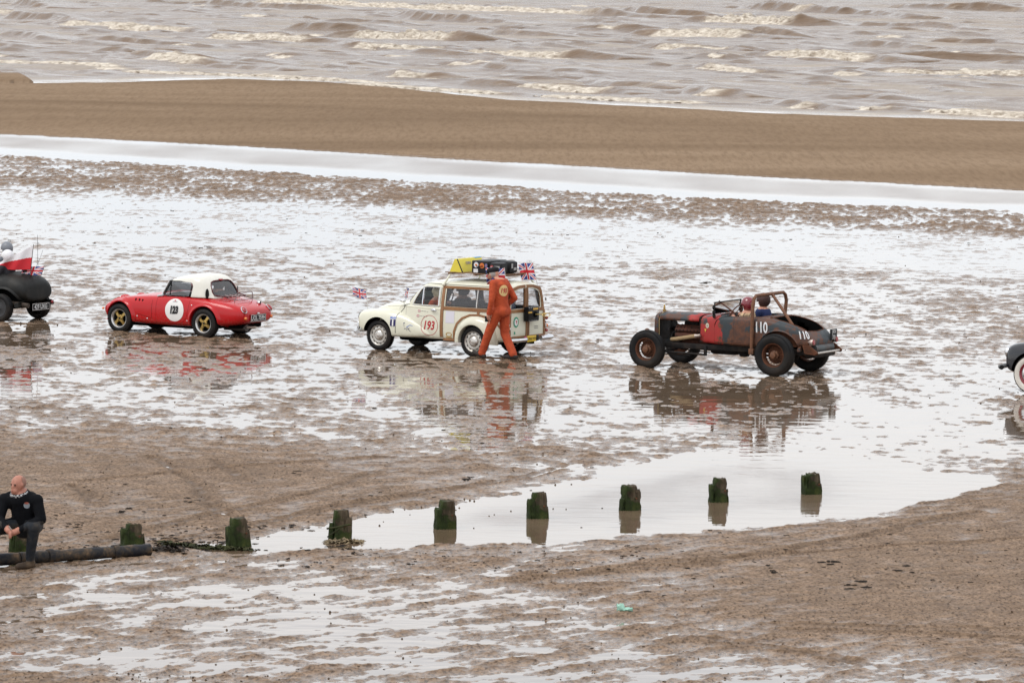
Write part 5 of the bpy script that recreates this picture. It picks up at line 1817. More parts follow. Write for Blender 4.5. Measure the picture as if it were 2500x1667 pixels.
    def flag(label, base, top, w, h, wave, droop, phase, fl=None, r=0.005, kind='jack'):
        e = on_base(root, 'flag', label, 'flag', base, 'small flags on the cream estate car')
        B().tube([base, top], r, 6).obj('pole', pole_m, e)
        dn = Vector(base) - Vector(top)
        flag_cloth('cloth', e, Vector(top) + dn.normalized() * 0.01, dn, fl if fl is not None else fly, w, h, kind, wave, droop, phase)
        settle(e)
    flag('small British flag on the near front wing of the cream estate car', (2.50, .62, .75), (2.555, .62, 1.14), .27, .18, .03, -.05, .6)
    flag('narrow British flag seen edge-on beyond the cream bonnet', (2.50, -.62, .75), (2.47, -.62, 1.12), .20, .20, .03, .05, 2.2, Vector((0.55, -0.83, 0)))
    flag('British flag at the near rear corner of the roof rack', (-.70, .62, 1.15), (-.62, .60, 1.70), .38, .32, .035, .0, .3, r=0.006)
    flag('British flag at the far rear corner of the roof rack', (-.72, -.42, 1.20), (-.60, -.38, 1.745), .30, .32, .05, .02, 1.6, r=0.006)
    return root

MORRIS = build_morris()

# ------------------------------------------------------------------ rusty open hot rod
def rust_paint():
    t = NT('rust_paint')
    v = t.coord('Object')
    n1 = t.noise(v, 3.2, 6, 0.6, 0.3)
    n2 = t.noise(v, 14.0, 6, 0.7)
    n3 = t.noise(t.coord('Object', loc=(5, 3, 1)), 4.2, 5, 0.55, 0.4)
    rust = t.ramp(n2, [(0.25, (0.022, 0.009, 0.005)), (0.5, (0.070, 0.026, 0.013)), (0.78, (0.16, 0.055, 0.022))])
    prim = t.ramp(n2, [(0.3, (0.012, 0.018, 0.022)), (0.7, (0.028, 0.037, 0.042))])
    col = t.mix(t.ramp(n1, [(0.51, 0.0), (0.55, 1.0)]), rust, prim)
    sep = t.node('SeparateXYZ')
    t.l.new(v, sep.inputs[0])
    # old red flames over the scuttle and the back of the bonnet, licking along the door
    dx = t.math('ABSOLUTE', t.math('SUBTRACT', sep.outputs['X'], 1.55))
    near = t.math('SUBTRACT', 1.0, t.math('MULTIPLY', dx, 1.5), True)
    lick = t.math('ADD', near, t.math('MULTIPLY', n3, 1.5))
    zf = t.math('MULTIPLY', t.math('ABSOLUTE', t.math('SUBTRACT', sep.outputs['Z'], 0.70)), 0.55)
    lick = t.math('MULTIPLY', t.math('SUBTRACT', lick, zf), 0.5)
    red = t.ramp(lick, [(0.535, 0.0), (0.56, 1.0)])
    worn = t.math('MULTIPLY', t.math('MULTIPLY', red, t.ramp(n2, [(0.56, 1.0), (0.66, 0.1)])), t.ramp(n1, [(0.48, 1.0), (0.54, 0.0)]))
    redcol = t.ramp(n2, [(0.3, (0.24, 0.010, 0.009)), (0.7, (0.36, 0.022, 0.018))])
    col = t.mix(worn, col, redcol)
    t.set(color=col, rough=t.ramp(n2, [(0.3, 0.42), (0.7, 0.75)]), normal=t.bump(n2, 0.25, 0.006))
    MATS['rust_paint'] = t.m
    return t.m

ROD_YAW = R(30)

def build_rod():
    root = car_root('rusty_hot_rod', 'rusty open hot rod with blue-grey primer, red flames and white 110', 'car', 1890.5, 917.5, 0.71, ROD_YAW)
    paint = rust_paint()
    rust = plain('bare_rust', (0.105, 0.040, 0.021), 0.8, var=0.45, scale=16, bump=0.4, grime=(0.035, 0.02, 0.013), grime_amt=0.7)
    rust2 = plain('warm_rust', (0.15, 0.062, 0.028), 0.75, var=0.4, scale=22, bump=0.3, grime=(0.05, 0.025, 0.015), grime_amt=0.6)
    steel = plain('oily_black', (0.008, 0.007, 0.007), 0.6, var=0.4, scale=18, grime=(0.06, 0.04, 0.028), grime_amt=0.5)
    white = plain('brushed_white', (0.62, 0.62, 0.62), 0.7, var=0.12, scale=30)
    def bs(w, zb, zs, zt, crown=0.6):
        return [(0, zb), (w * 0.7, zb), (w * 0.97, zb + 0.01), (w, zb + 0.06), (w, zb + (zs - zb) * 0.5), (w * 0.985, zs - 0.05), (w * 0.95, zs + (zt - zs) * 0.35), (w * 0.82, zs + (zt - zs) * 0.78), (w * 0.5, zt - 0.006), (0, zt)]
    body = x_loft('body', [(1.70, bs(.435, .50, .90, 1.005)), (1.66, bs(.445, .50, .90, 1.01)), (1.45, bs(.51, .495, .955, 1.03)), (1.30, bs(.55, .49, .985, 1.035)), (0.95, bs(.60, .485, .995, 1.035)), (0.55, bs(.62, .48, 1.0, 1.045)), (0.30, bs(.622, .48, .985, 1.05)), (0.05, bs(.61, .50, .94, 1.02)),
                            (-0.20, bs(.585, .52, .875, .965)), (-0.40, bs(.545, .53, .80, .88)), (-0.54, bs(.49, .535, .70, .775)), (-0.61, bs(.43, .545, .64, .685)), (-0.63, bs(.38, .56, .62, .655))], paint, root, 2)
    solid = bvh_of(body)
    cock = B().prism([(0.40, -.46), (0.34, 0), (0.40, .46), (0.55, .525), (1.05, .525), (1.26, .46), (1.34, .28), (1.365, 0), (1.34, -.28), (1.26, -.46), (1.05, -.525), (0.55, -.525)], 0.56, 1.3, 'z')
    trunk = B().prism([(0.20, -.40), (0.20, .40), (0.05, .46), (-0.25, .43), (-0.47, .34), (-0.50, 0), (-0.47, -.34), (-0.25, -.43), (0.05, -.46)], 0.60, 1.3, 'z')
    wells = [(B().lathe([(0.002, sg * 0.46), (0.415, sg * 0.46), (0.415, sg * 1.0), (0.002, sg * 1.0)], 40, 'y', (0.0, 0, 0.40), True), rust) for sg in (1, -1)]
    cut(body, [(cock, M_DARK), (trunk, M_DARK)] + wells)
    make_doors(body, [(1.33, 1.15), (1.33, .54), (0.91, .54), (0.91, 1.15)], .532, root)
    for sg in (1, -1):
        arch_flare('wheel_arch_lip', solid, 0.0, 0.40, 0.405, paint, root, sg, 18, 172, 0.018, 0.03)
    # cockpit and boot rims
    def rim(name, pts, m, r):
        P = []
        for i in range(len(pts)):
            a, b = pts[i], pts[(i + 1) % len(pts)]
            for k in range(4):
                x, y = a[0] + (b[0] - a[0]) * k / 4, a[1] + (b[1] - a[1]) * k / 4
                h = solid.ray_cast(Vector((x, y, 2)), Vector((0, 0, -1)), 3)
                P.append((x, y, h[0].z if h[0] is not None else 1.0))
        B().tube(P, r, 6, closed=True).obj(name, m, root)
    rim('cockpit_edge', [(0.40, -.46), (0.34, 0), (0.40, .46), (0.55, .525), (1.05, .525), (1.26, .46), (1.34, .28), (1.365, 0), (1.34, -.28), (1.26, -.46), (1.05, -.525), (0.55, -.525)], paint, 0.014)
    rim('boot_edge', [(0.20, -.40), (0.20, .40), (0.05, .46), (-0.25, .43), (-0.47, .34), (-0.50, 0), (-0.47, -.34), (-0.25, -.43), (0.05, -.46)], rust, 0.009)
    B().tube([(0.23, -.40, 1.03), (0.23, .38, 1.03)], 0.014, 8).ball((0.23, .41, 1.03), .025, 10, 8).obj('boot_hinge', rust, root)
    # bonnet top, radiator
    rings = []
    for x, w, zl, zt in ((2.60, .285, .875, 1.0), (2.40, .31, .875, 1.01), (2.1, .355, .875, 1.015), (1.9, .39, .88, 1.015), (1.715, .425, .89, 1.012)):
        rings.append([(x, y * w, zl + (zt - zl) * f) for y, f in ((1, 0), (1.0, .3), (.93, .62), (.75, .85), (.4, .97), (0, 1), (-.4, .97), (-.75, .85), (-.93, .62), (-1.0, .3), (-1, 0))])
    hood = B().ring_loft(rings, cap=False, closed=False).obj('bonnet', paint, root, 60)
    md = hood.modifiers.new('s', 'SOLIDIFY')
    md.thickness = 0.012
    baked(hood)
    def rs(w, z0, z1):
        return [(0, z0), (w * 0.9, z0), (w, z0 + 0.04), (w * 1.02, (z0 + z1) / 2), (w, z1 - 0.13), (w * 0.9, z1 - 0.05), (w * 0.6, z1 - 0.012), (0, z1)]
    shell = x_loft('radiator_shell', [(2.61, rs(.29, .44, 1.005)), (2.63, rs(.295, .43, 1.01)), (2.70, rs(.295, .43, 1.005)), (2.73, rs(.27, .45, .985))], paint, root, 2)
    cut(shell, [(B().prism([(y, z) for y, z in mirror_half([(0, .49), (.24, .49), (.25, .85), (.20, .92), (0, .94)])], 2.55, 2.80, 'x'), M_BLACK)])
    B().box((2.66, 0, .70), (0.05, 0.50, 0.46)).obj('radiator_core', steel, root)
    B().tube([(2.60, .295, .50), (2.605, .30, .86), (2.605, .24, .96), (2.605, .12, 1.012), (2.605, 0, 1.02)], 0.006, 5).obj('trim_cord', plain('tan_cord', (0.32, 0.23, 0.10), 0.7), root)
    B().lathe([(0.002, 0.035), (0.03, 0.03), (0.032, 0.0), (0.02, -0.02)], 14, 'z', (2.66, 0, 1.02)).ball((2.66, 0, 1.075), (.022, .03, .022), 10, 8).ball((2.66, 0, 1.11), (.018, .02, .02), 10, 8).obj('radiator_cap', plain('brass_cap', (0.45, 0.30, 0.10), 0.4, 0.6), root)
    # engine
    eng = B().box((2.0, 0, .60), (0.62, 0.30, 0.30), None, 0.03).box((2.0, .17, .70), (0.60, 0.16, 0.15), Matrix.Rotation(R(38), 3, 'X'), 0.025).box((2.0, -.17, .70), (0.60, 0.16, 0.15), Matrix.Rotation(R(-38), 3, 'X'), 0.025)
    eng.box((2.0, .24, .60), (0.58, 0.10, 0.10), None, 0.03)
    eng.obj('engine_block', plain('engine_rust', (0.085, 0.032, 0.02), 0.7, var=0.45, scale=14, bump=0.3, grime=(0.02, 0.014, 0.011), grime_amt=0.7), root)
    bt = B()
    for k in range(8):
        for q in range(3):
            bt.ball((1.74 + k * 0.074, .185 + q * .045, .80 - q * .05), .013, 6, 4)
    bt.obj('head_bolts', steel, root)
    B().box((2.05, 0, .80), (0.30, 0.16, 0.10), None, 0.02).lathe([(.002, .10), (.06, .10), (.07, .08), (.07, .0)], 16, 'z', (2.10, 0, .85)).lathe([(.002, .10), (.06, .10), (.07, .08), (.07, .0)], 16, 'z', (1.92, 0, .85)).obj('carburettors', steel, root)
    B().lathe([(.002, 0), (.17, 0), (.17, .012), (.002, .012)], 24, 'x', (2.45, 0, .70)).tube([(2.3, 0, .70), (2.46, 0, .70)], 0.04, 8).lathe([(.002, .02), (.07, .02), (.075, 0), (.002, 0)], 18, 'x', (2.36, .18, .56)).lathe([(.002, .02), (.07, .02), (.075, 0), (.002, 0)], 18, 'x', (2.36, 0, .58)).box((2.25, .22, .52), (0.12, 0.10, 0.10), None, 0.02).obj('fan_and_pulleys', steel, root)
    ex = B().tube([(2.30, .36, .53), (2.26, .41, .535), (2.18, .43, .545), (1.75, .48, .625)], 0.036, 10).obj('exhaust_pipe', plain('exhaust_wrap', (0.30, 0.21, 0.11), 0.95, var=0.2, scale=40, bump=0.5), root)
    B().tube([(1.75, .48, .625), (1.72, .483, .63), (1.64, .49, .645)], [0.04, 0.03, 0.028], 10).obj('exhaust_tip', plain('dull_tip', (0.40, 0.34, 0.30), 0.4, 0.6), ex)
    B().box((1.69, 0, .74), (0.03, 0.80, 0.46)).obj('firewall', steel, root)
    # frame, axles, springs, rods
    fr = B()
    for sg in (1, -1):
        fr.box((1.05, sg * .43, .435), (3.3, 0.05, 0.10), None, 0.006)
        fr.box((1.55, sg * .46, .36), (0.06, 0.03, 0.18), None, 0.006)
        fr.tube([(2.63, sg * .56, .33), (2.4, sg * .50, .31), (1.56, sg * .44, .29)], 0.02, 8)
        fr.tube([(2.63, sg * .56, .28), (1.9, sg * .40, .25)], 0.012, 6)
        fr.tube([(0.0, sg * .50, .33), (1.1, sg * .10, .36)], 0.026, 8)
    for x in (2.62, 1.6, .55, -.55):
        fr.box((x, 0, .43), (0.08, 0.84, 0.08), None, 0.01)
    fr.tube([(2.63, -.66, .33), (2.63, -.4, .28), (2.63, .4, .28), (2.63, .66, .33)], 0.026, 8)
    fr.obj('chassis_frame', steel, root)
    B().tube([(0, -.66, .37), (0, .66, .37)], 0.042, 10).ball((0, 0, .37), (.15, .17, .15), 16, 10).tube([(0.05, 0, .38), (1.6, 0, .42)], 0.04, 8).box((1.35, 0, .40), (0.55, 0.28, 0.24), None, 0.05).box((0.95, .06, .34), (0.16, 0.14, 0.16), None, 0.03).box((0.72, .1, .36), (0.10, 0.10, 0.14), None, 0.02).obj('driveline', steel, root)
    sp = B()
    for k in range(5):
        sp.tube([(2.66, -.5 + .06 * k, .36 + .02 * k), (2.66, -.25, .47 + .012 * k), (2.66, .25, .47 + .012 * k), (2.66, .5 - .06 * k, .36 + .02 * k)], 0.014, 6)
    sp.obj('front_spring', rust, root)
    for sg in (1, -1):
        B().ball((2.80, sg * .40, .66), (.055, .05, .05), 14, 10).tube([(2.70, sg * .40, .50), (2.80, sg * .40, .64)], 0.03, 8).box((2.72, sg * .46, .53), (.28, .10, .06), Matrix.Rotation(R(28), 3, 'Y'), 0.02).obj('lamp_bracket', rust2, root)
    # windscreen
    wf = B().tube([(1.36, .52, .99), (1.34, .52, 1.26), (1.34, -.52, 1.26), (1.36, -.52, .99)], 0.012, 8)
    wf.obj('windscreen_frame', steel, root)
    g = B()
    g.add([(1.356, .51, 1.05), (1.345, .51, 1.25), (1.345, -.51, 1.25), (1.356, -.51, 1.05)], [(0, 1, 2, 3)])
    g.obj('windscreen', M_GLASS, root, flat=True)
    for z in (1.08, 1.17, 1.02):
        for sg in (1, -1):
            B().ball((1.34, sg * (.55 if z > 1.05 else .54), z), (.035, .012, .045), 10, 8).obj('wind_mirror', steel, root)
    # roll hoop
    rh = B().tube([(0.50, .655, .40), (0.50, .65, 1.0), (0.50, .63, 1.27), (0.50, .59, 1.375), (0.50, .50, 1.425), (0.50, -.58, 1.425), (0.50, -.67, 1.375), (0.50, -.71, 1.27), (0.50, -.66, 1.0), (0.50, -.64, .7)], 0.033, 10)
    rh.tube([(0.50, -.12, 1.425), (0.22, .04, 1.19), (-0.22, .28, .80), (-.30, .32, .68)], 0.028, 10)
    rh.box((0.50, .655, .42), (.10, .07, .10), None, .01)
    rh.obj('roll_hoop', rust2, root)
    # panel lines, stickers and brushed numbers
    U, W = (-1, 0, 0), (0, 0, 1)
    surf_beam('body_bead', solid, [(1.33, .545), (.6, .535)], 0.006, 0.008, rust, root, 'y', 1)
    decal('race_number', text_data('110', 0.27, bold=0.006, shear=-0.12, width=0.66), (.325, .8, .865), U, W, white, root, solid, 0.005)
    decal('race_number', text_data('110', 0.185, bold=0.005, shear=-0.1, width=0.72), (-.44, .45, .755), (-.62, -.78, 0), W, white, root, solid, 0.010, reach=0.5)
    decal('round_sticker', disc_data(.040, .046, 20, 2), (1.50, .8, .83), U, W, plain('sticker_cream', (0.55, 0.50, 0.38), 0.6), root, solid, 0.005)
    decal('sticker_mark', disc_data(.022, .024, 14, 1, 0.5), (1.50, .8, .83), U, W, plain('print_grey', (0.22, 0.21, 0.19), 0.6), root, solid, 0.008)
    decal('yellow_sticker', ([(-.025, .03), (.025, .03), (0, -.03)], [(2, 1, 0)]), (1.545, .8, .735), U, W, plain('sticker_yellow', (0.6, 0.42, 0.06), 0.6), root, solid, 0.005)
    # tail
    B().tube([(-.60, .34, .50), (-.60, -.36, .50)], 0.075, 14).obj('fuel_tank', plain('tank_grey', (0.07, 0.08, 0.085), 0.45, var=0.4, scale=6, grime=(0.09, 0.04, 0.02), grime_amt=0.8), root)
    B().box((-.56, 0, .40), (.22, .84, .12), None, .03).obj('rear_tray', steel, root)
    nb = B().tube([(-.72, .50, .435), (-.72, -.50, .435)], 0.020, 8).obj('nerf_bar', plain('pale_tube', (0.50, 0.46, 0.42), 0.4, 0.4), root)
    for sg in (1, -1):
        B().prism([(-.45, .58), (-.50, .42), (-.72, .40), (-.76, .45), (-.58, .58)], sg * .47, sg * .51, 'y').ball((-.73, sg * .49, .435), .035, 10, 8).obj('bumper_bracket', rust, root)
        tl = B().lathe([(.012, .10), (.05, .05), (.058, .0), (.055, -.01)], 18, 'x', (-.65, sg * .47, .63)).tube([(-.59, sg * .47, .60), (-.59, sg * .44, .50)], .016, 6).obj('tail_lamp', plain('lamp_shell', (0.45, 0.36, 0.32), 0.35, 0.6), root)
        B().lathe([(.002, -.012), (.046, -.008), (.048, 0)], 16, 'x', (-.665, sg * .47, .63)).obj('lens', M_REDLENS, tl)
    num_plate(root, (-.63, -.40, .72), (0, -1, 0), (0, 0, 1), (.27, .20), ['JKN', '700'], .105, border=False)
    B().tube([(-.62, -.40, .66), (-.60, -.40, .50)], .014, 6).obj('plate_bracket', steel, root)
    # seats and wheel
    B().box((.55, 0, .78), (.16, .98, .46), Matrix.Rotation(R(-12), 3, 'Y'), .06).box((.75, 0, .60), (.40, .98, .12), None, .04).obj('bench_seat', plain('black_vinyl', (0.02, 0.02, 0.021), 0.5), root)
    steering_wheel(root, (1.05, .26, 1.06), .19, R(-32), plain('brown_rim', (0.09, 0.035, 0.02), 0.5))
    B().box((1.30, 0, .96), (.06, .9, .12), None, .02).obj('dashboard', M_BLACK, root)
    # wheels: thick tyres, wire spokes, deep rusty hubs
    def wire(R_o, R_i, w_t, name='wheel'):
        w = bpy.data.objects.new(name, None)
        COL.objects.link(w)
        tb = B().lathe([(R_i, -w_t * .40), (R_i + .02, -w_t * .48), ((R_o + R_i) / 2, -w_t * .56), (R_o - .05, -w_t * .52), (R_o - .018, -w_t * .42), (R_o, -w_t * .25), (R_o + .002, 0), (R_o, w_t * .25), (R_o - .018, w_t * .42), (R_o - .05, w_t * .52), ((R_o + R_i) / 2, w_t * .56), (R_i + .02, w_t * .48), (R_i, w_t * .40), (R_i - .01, 0)], 56)
        for k in range(84):
            a = 2 * math.pi * k / 84
            for sg in (1, -1):
                tb.box(((R_o - .017) * math.cos(a), sg * w_t * .41, (R_o - .017) * math.sin(a)), (.018, .02, .012), Matrix.Rotation(-a, 3, 'Y'))
        tb.obj('tyre', M_TYRE, w)
        B().lathe([(R_i + .004, -w_t * .38), (R_i - .012, -w_t * .36), (R_i - .030, -w_t * .10), (R_i - .030, w_t * .12), (R_i - .012, w_t * .40), (R_i + .006, w_t * .45), (R_i + .008, w_t * .40)], 44).obj('rim', rust, w)
        sp = B()
        for k in range(36):
            a = 2 * math.pi * k / 36
            b2 = a + (0.28 if k % 2 else -0.28)
            y0 = .03 if k % 4 < 2 else -.04
            sp.tube([(.075 * math.cos(b2), y0, .075 * math.sin(b2)), ((R_i - .03) * math.cos(a), 0, (R_i - .03) * math.sin(a))], .0035, 4, cap=False)
        sp.obj('spokes', rust, w)
        B().lathe([(.002, .10), (.045, .095), (.055, .09), (.058, .03), (.085, .02), (.09, -.06), (.002, -.06)], 24).obj('hub', rust2, w)
        B().lathe([(.002, -.03), (.15, -.03), (.16, -.05), (.16, -.09), (.002, -.09)], 28).obj('brake_drum', rust, w)
        return w
    place_wheels(wire(.383, .215, .185), root, [(0, .71, .383, 1), (0, -.71, .383, 1)])
    place_wheels(wire(.354, .205, .155), root, [(2.63, .70, .354, 1), (2.63, -.70, .354, 1)])
    # ---- crew
    t = NT('plaid_shirt')
    v = t.coord('Object')
    wv = t.node('TexWave', wave_type='BANDS', bands_direction='X')
    wv.inputs['Scale'].default_value = 5.0
    wv2 = t.node('TexWave', wave_type='BANDS', bands_direction='Z')
    wv2.inputs['Scale'].default_value = 5.0
    t.l.new(v, wv.inputs[0])
    t.l.new(v, wv2.inputs[0])
    line = t.math('MAXIMUM', t.ramp(wv.outputs[1], [(0.90, 0.0), (0.97, 1.0)]), t.ramp(wv2.outputs[1], [(0.90, 0.0), (0.97, 1.0)]))
    t.set(color=t.mix(line, (0.46, 0.32, 0.19), (0.06, 0.04, 0.03)), rough=0.9)
    d = bust('person', root, (.79, .27, .61), plain('maroon_helmet', (0.17, 0.012, 0.022), 0.2, coat=0.5), t.m, arms=((1.02, .40, 1.02), (1.02, .12, 1.04)), s=.92, low=-.085)
    B().tube([(.925, .27 + .10 * math.cos(a), 1.232 + .02 * math.sin(a)) for a in np.linspace(0, 2 * math.pi, 16)[:-1]], .014, 6, closed=True).obj('goggles', M_BLACK, d)
    carry(root, d, 'hot rod driver in maroon helmet and tan checked shirt', 'person')
    d = bust('person', root, (.75, -.27, .63), plain('brown_leather_helmet', (0.055, 0.028, 0.024), 0.5), plain('navy_jacket', (0.018, 0.028, 0.085), 0.8, bump=0.2), arms=((1.02, -.14, .78), (1.02, -.40, .78)), s=.95, low=-.095)
    carry(root, d, 'hot rod passenger in brown leather helmet and navy jacket', 'person')
    return root

build_rod()

# ------------------------------------------------------------------ dark special at the left edge
def build_special():
    yaw = R(33)
    root = car_root('black_tailed_special', 'matt black round-tailed special with flags, cut by the left edge', 'car', 2, 785, .60, yaw)
    blk = plain('matt_black', (0.009, 0.0095, 0.0095), 0.5, var=0.4, scale=7, bump=0.1, grime=(0.045, 0.04, 0.032), grime_amt=0.5)
    def rs(w, zb, zt):
        zc = (zb + zt) / 2
        return [(0, zb), (w * .6, zb + .01), (w * .9, zb + (zt - zb) * .15), (w, zb + (zt - zb) * .4), (w * .97, zb + (zt - zb) * .62), (w * .82, zb + (zt - zb) * .83), (w * .5, zt - (zt - zb) * .04), (0, zt)]
    body = x_loft('body', [(-.50, rs(.40, .46, .74)), (-.487, rs(.44, .43, .81)), (-.43, rs(.475, .41, .88)), (-.28, rs(.52, .37, .97)), (0.0, rs(.56, .33, 1.03)), (.5, rs(.58, .31, 1.04)), (1.1, rs(.56, .31, 1.0)), (1.6, rs(.48, .33, .96)), (2.2, rs(.36, .36, .92)), (2.7, rs(.28, .40, .86)), (2.75, rs(.22, .45, .80))], blk, root, 2)
    solid = bvh_of(body)
    well = [(B().lathe([(0.002, sg * 0.40), (0.37, sg * 0.40), (0.37, sg * 1.0), (0.002, sg * 1.0)], 36, 'y', (0, 0, 0.30), True), M_DARK) for sg in (1, -1)]
    cut(body, [(B().prism([(.02, -.36), (-.04, 0), (.02, .36), (.7, .38), (.8, 0), (.7, -.38)], .5, 1.4, 'z'), M_DARK)] + well)
    for sg in (1, -1):
        arch_flare('wheel_arch_lip', solid, 0, .30, .36, blk, root, sg, 30, 178, .03, .05)
    B().lathe([(.002, .05), (.05, .05), (.055, 0), (.05, -.03)], 16, 'z', (-.20, .10, 1.02)).tube([(-.20, .10, 1.0), (-.20, .10, 1.09)], .035, 10).obj('fuel_filler', M_BLACK, root)
    B().box((-.36, -.05, .945), (.02, .14, .012)).obj('tail_bracket', M_BLACK, root)
    B().tube([(.2, .35, .38), (-.3, .42, .36), (-.55, .40, .34)], .05, 10).obj('exhaust_box', plain('rusty_box', (0.06, 0.045, 0.035), 0.7, var=0.4), root)
    num_plate(root, (-.49, -.06, .30), (0, -1, 0), (0, 0, 1), (.53, .125), ['429 UXG'], .125, width=.84)
    B().tube([(-.43, -.06, .40), (-.48, -.06, .31)], .02, 6).box((-.45, -.36, .40), (.12, .12, .05), None, .01).obj('rear_bracket', M_DARK, root)
    B().ball((-.52, -.40, .38), (.03, .035, .035), 10, 8).obj('tail_lamp', M_REDLENS, root)
    B().tube([(0, -.6, .28), (0, .6, .28)], .04, 8).tube([(2.5, -.6, .28), (2.5, .6, .28)], .03, 8).box((1.0, 0, .32), (2.6, .6, .10), None, .02).obj('underbody', M_DARK, root)
    w = bpy.data.objects.new('wheel', None)
    COL.objects.link(w)
    B().lathe(tyre_profile(.285, .185, .15), 44).obj('tyre', M_TYRE, w)
    B().lathe([(.19, -.05), (.186, .06), (.178, .066), (.165, .04), (.12, .03), (.07, .045), (.002, .045)], 36).obj('rim', plain('wheel_grey', (0.05, 0.05, 0.052), 0.5, 0.3), w)
    B().lathe([(.002, .075), (.03, .07), (.04, .045)], 16).obj('hub', M_CHROME, w)
    place_wheels(w, root, [(0, .60, .285, 1), (0, -.60, .285, 1), (2.5, .60, .285, 1), (2.5, -.60, .285, 1)])
    # crew, flags
    d = bust('person', root, (.19, .16, .62), plain('white_helmet', (0.66, 0.65, 0.66), 0.35, var=0.05), plain('dark_jacket', (0.03, 0.03, 0.035), 0.8), s=.98)
    ht = bvh_of([c for c in d.children if c.name.startswith('helmet')][0])
    for r0, m in ((.085, lb_blue()), (.058, M_WHITE), (.032, plain('roundel_red', (0.5, 0.02, 0.02), 0.5))):
        decal('helmet_roundel', disc_data(r0, r0, 24, 3), (.13, .20, 1.30), (-.62, -.78, 0), (0, 0, 1), m, d, ht, .004 + (.09 - r0) * .06, reach=.7)
    carry(root, d, 'driver in white helmet with blue and red roundel, left edge', 'person')
    d = bust('person', root, (.50, -.20, .74), plain('grey_helmet', (0.16, 0.17, 0.19), 0.4), plain('grey_jacket', (0.13, 0.14, 0.16), 0.8), s=1.0)
    carry(root, d, 'companion in grey helmet and jacket at the photo left edge', 'person')
    fly = Vector((math.cos(yaw), math.sin(yaw), 0))
    pole_m = plain('thin_pole', (0.05, 0.045, 0.04), 0.5)
    e = on_base(root, 'flag', 'white over red flag streaming from the black special', 'flag', (-.34, .08, .95))
    B().tube([(-.34, .08, .95), (-.40, .06, 1.56)], .006, 6).obj('pole', pole_m, e)
    flag_cloth('cloth', e, (-.395, .06, 1.54), (.06, .02, -.61), fly, .78, .50, 'two', .07, .04, .9, bunch=.78)
    settle(e)
    e = on_base(root, 'flag', 'small British flag low on the tail of the black special', 'flag', (-.52, -.05, .93))
    B().tube([(-.50, -.05, .90), (-.56, -.10, 1.12)], .004, 6).obj('pole', pole_m, e)
    flag_cloth('cloth', e, (-.555, -.10, 1.11), (.06, .05, -.22), fly, .44, .19, 'jack', .04, .03, 2.0)
    settle(e)
    wh = B().tube([(-.42, -.08, .88), (-.405, -.07, 1.3), (-.40, -.07, 1.74)], .004, 5).tube([(-.30, -.05, .99), (-.42, -.09, 1.2), (-.50, -.12, 1.44)], .003, 5).obj('whip_aerial', pole_m, root)
    return root

def lb_blue():
    return plain('roundel_blue', (0.02, 0.06, 0.36), 0.5)

build_special()

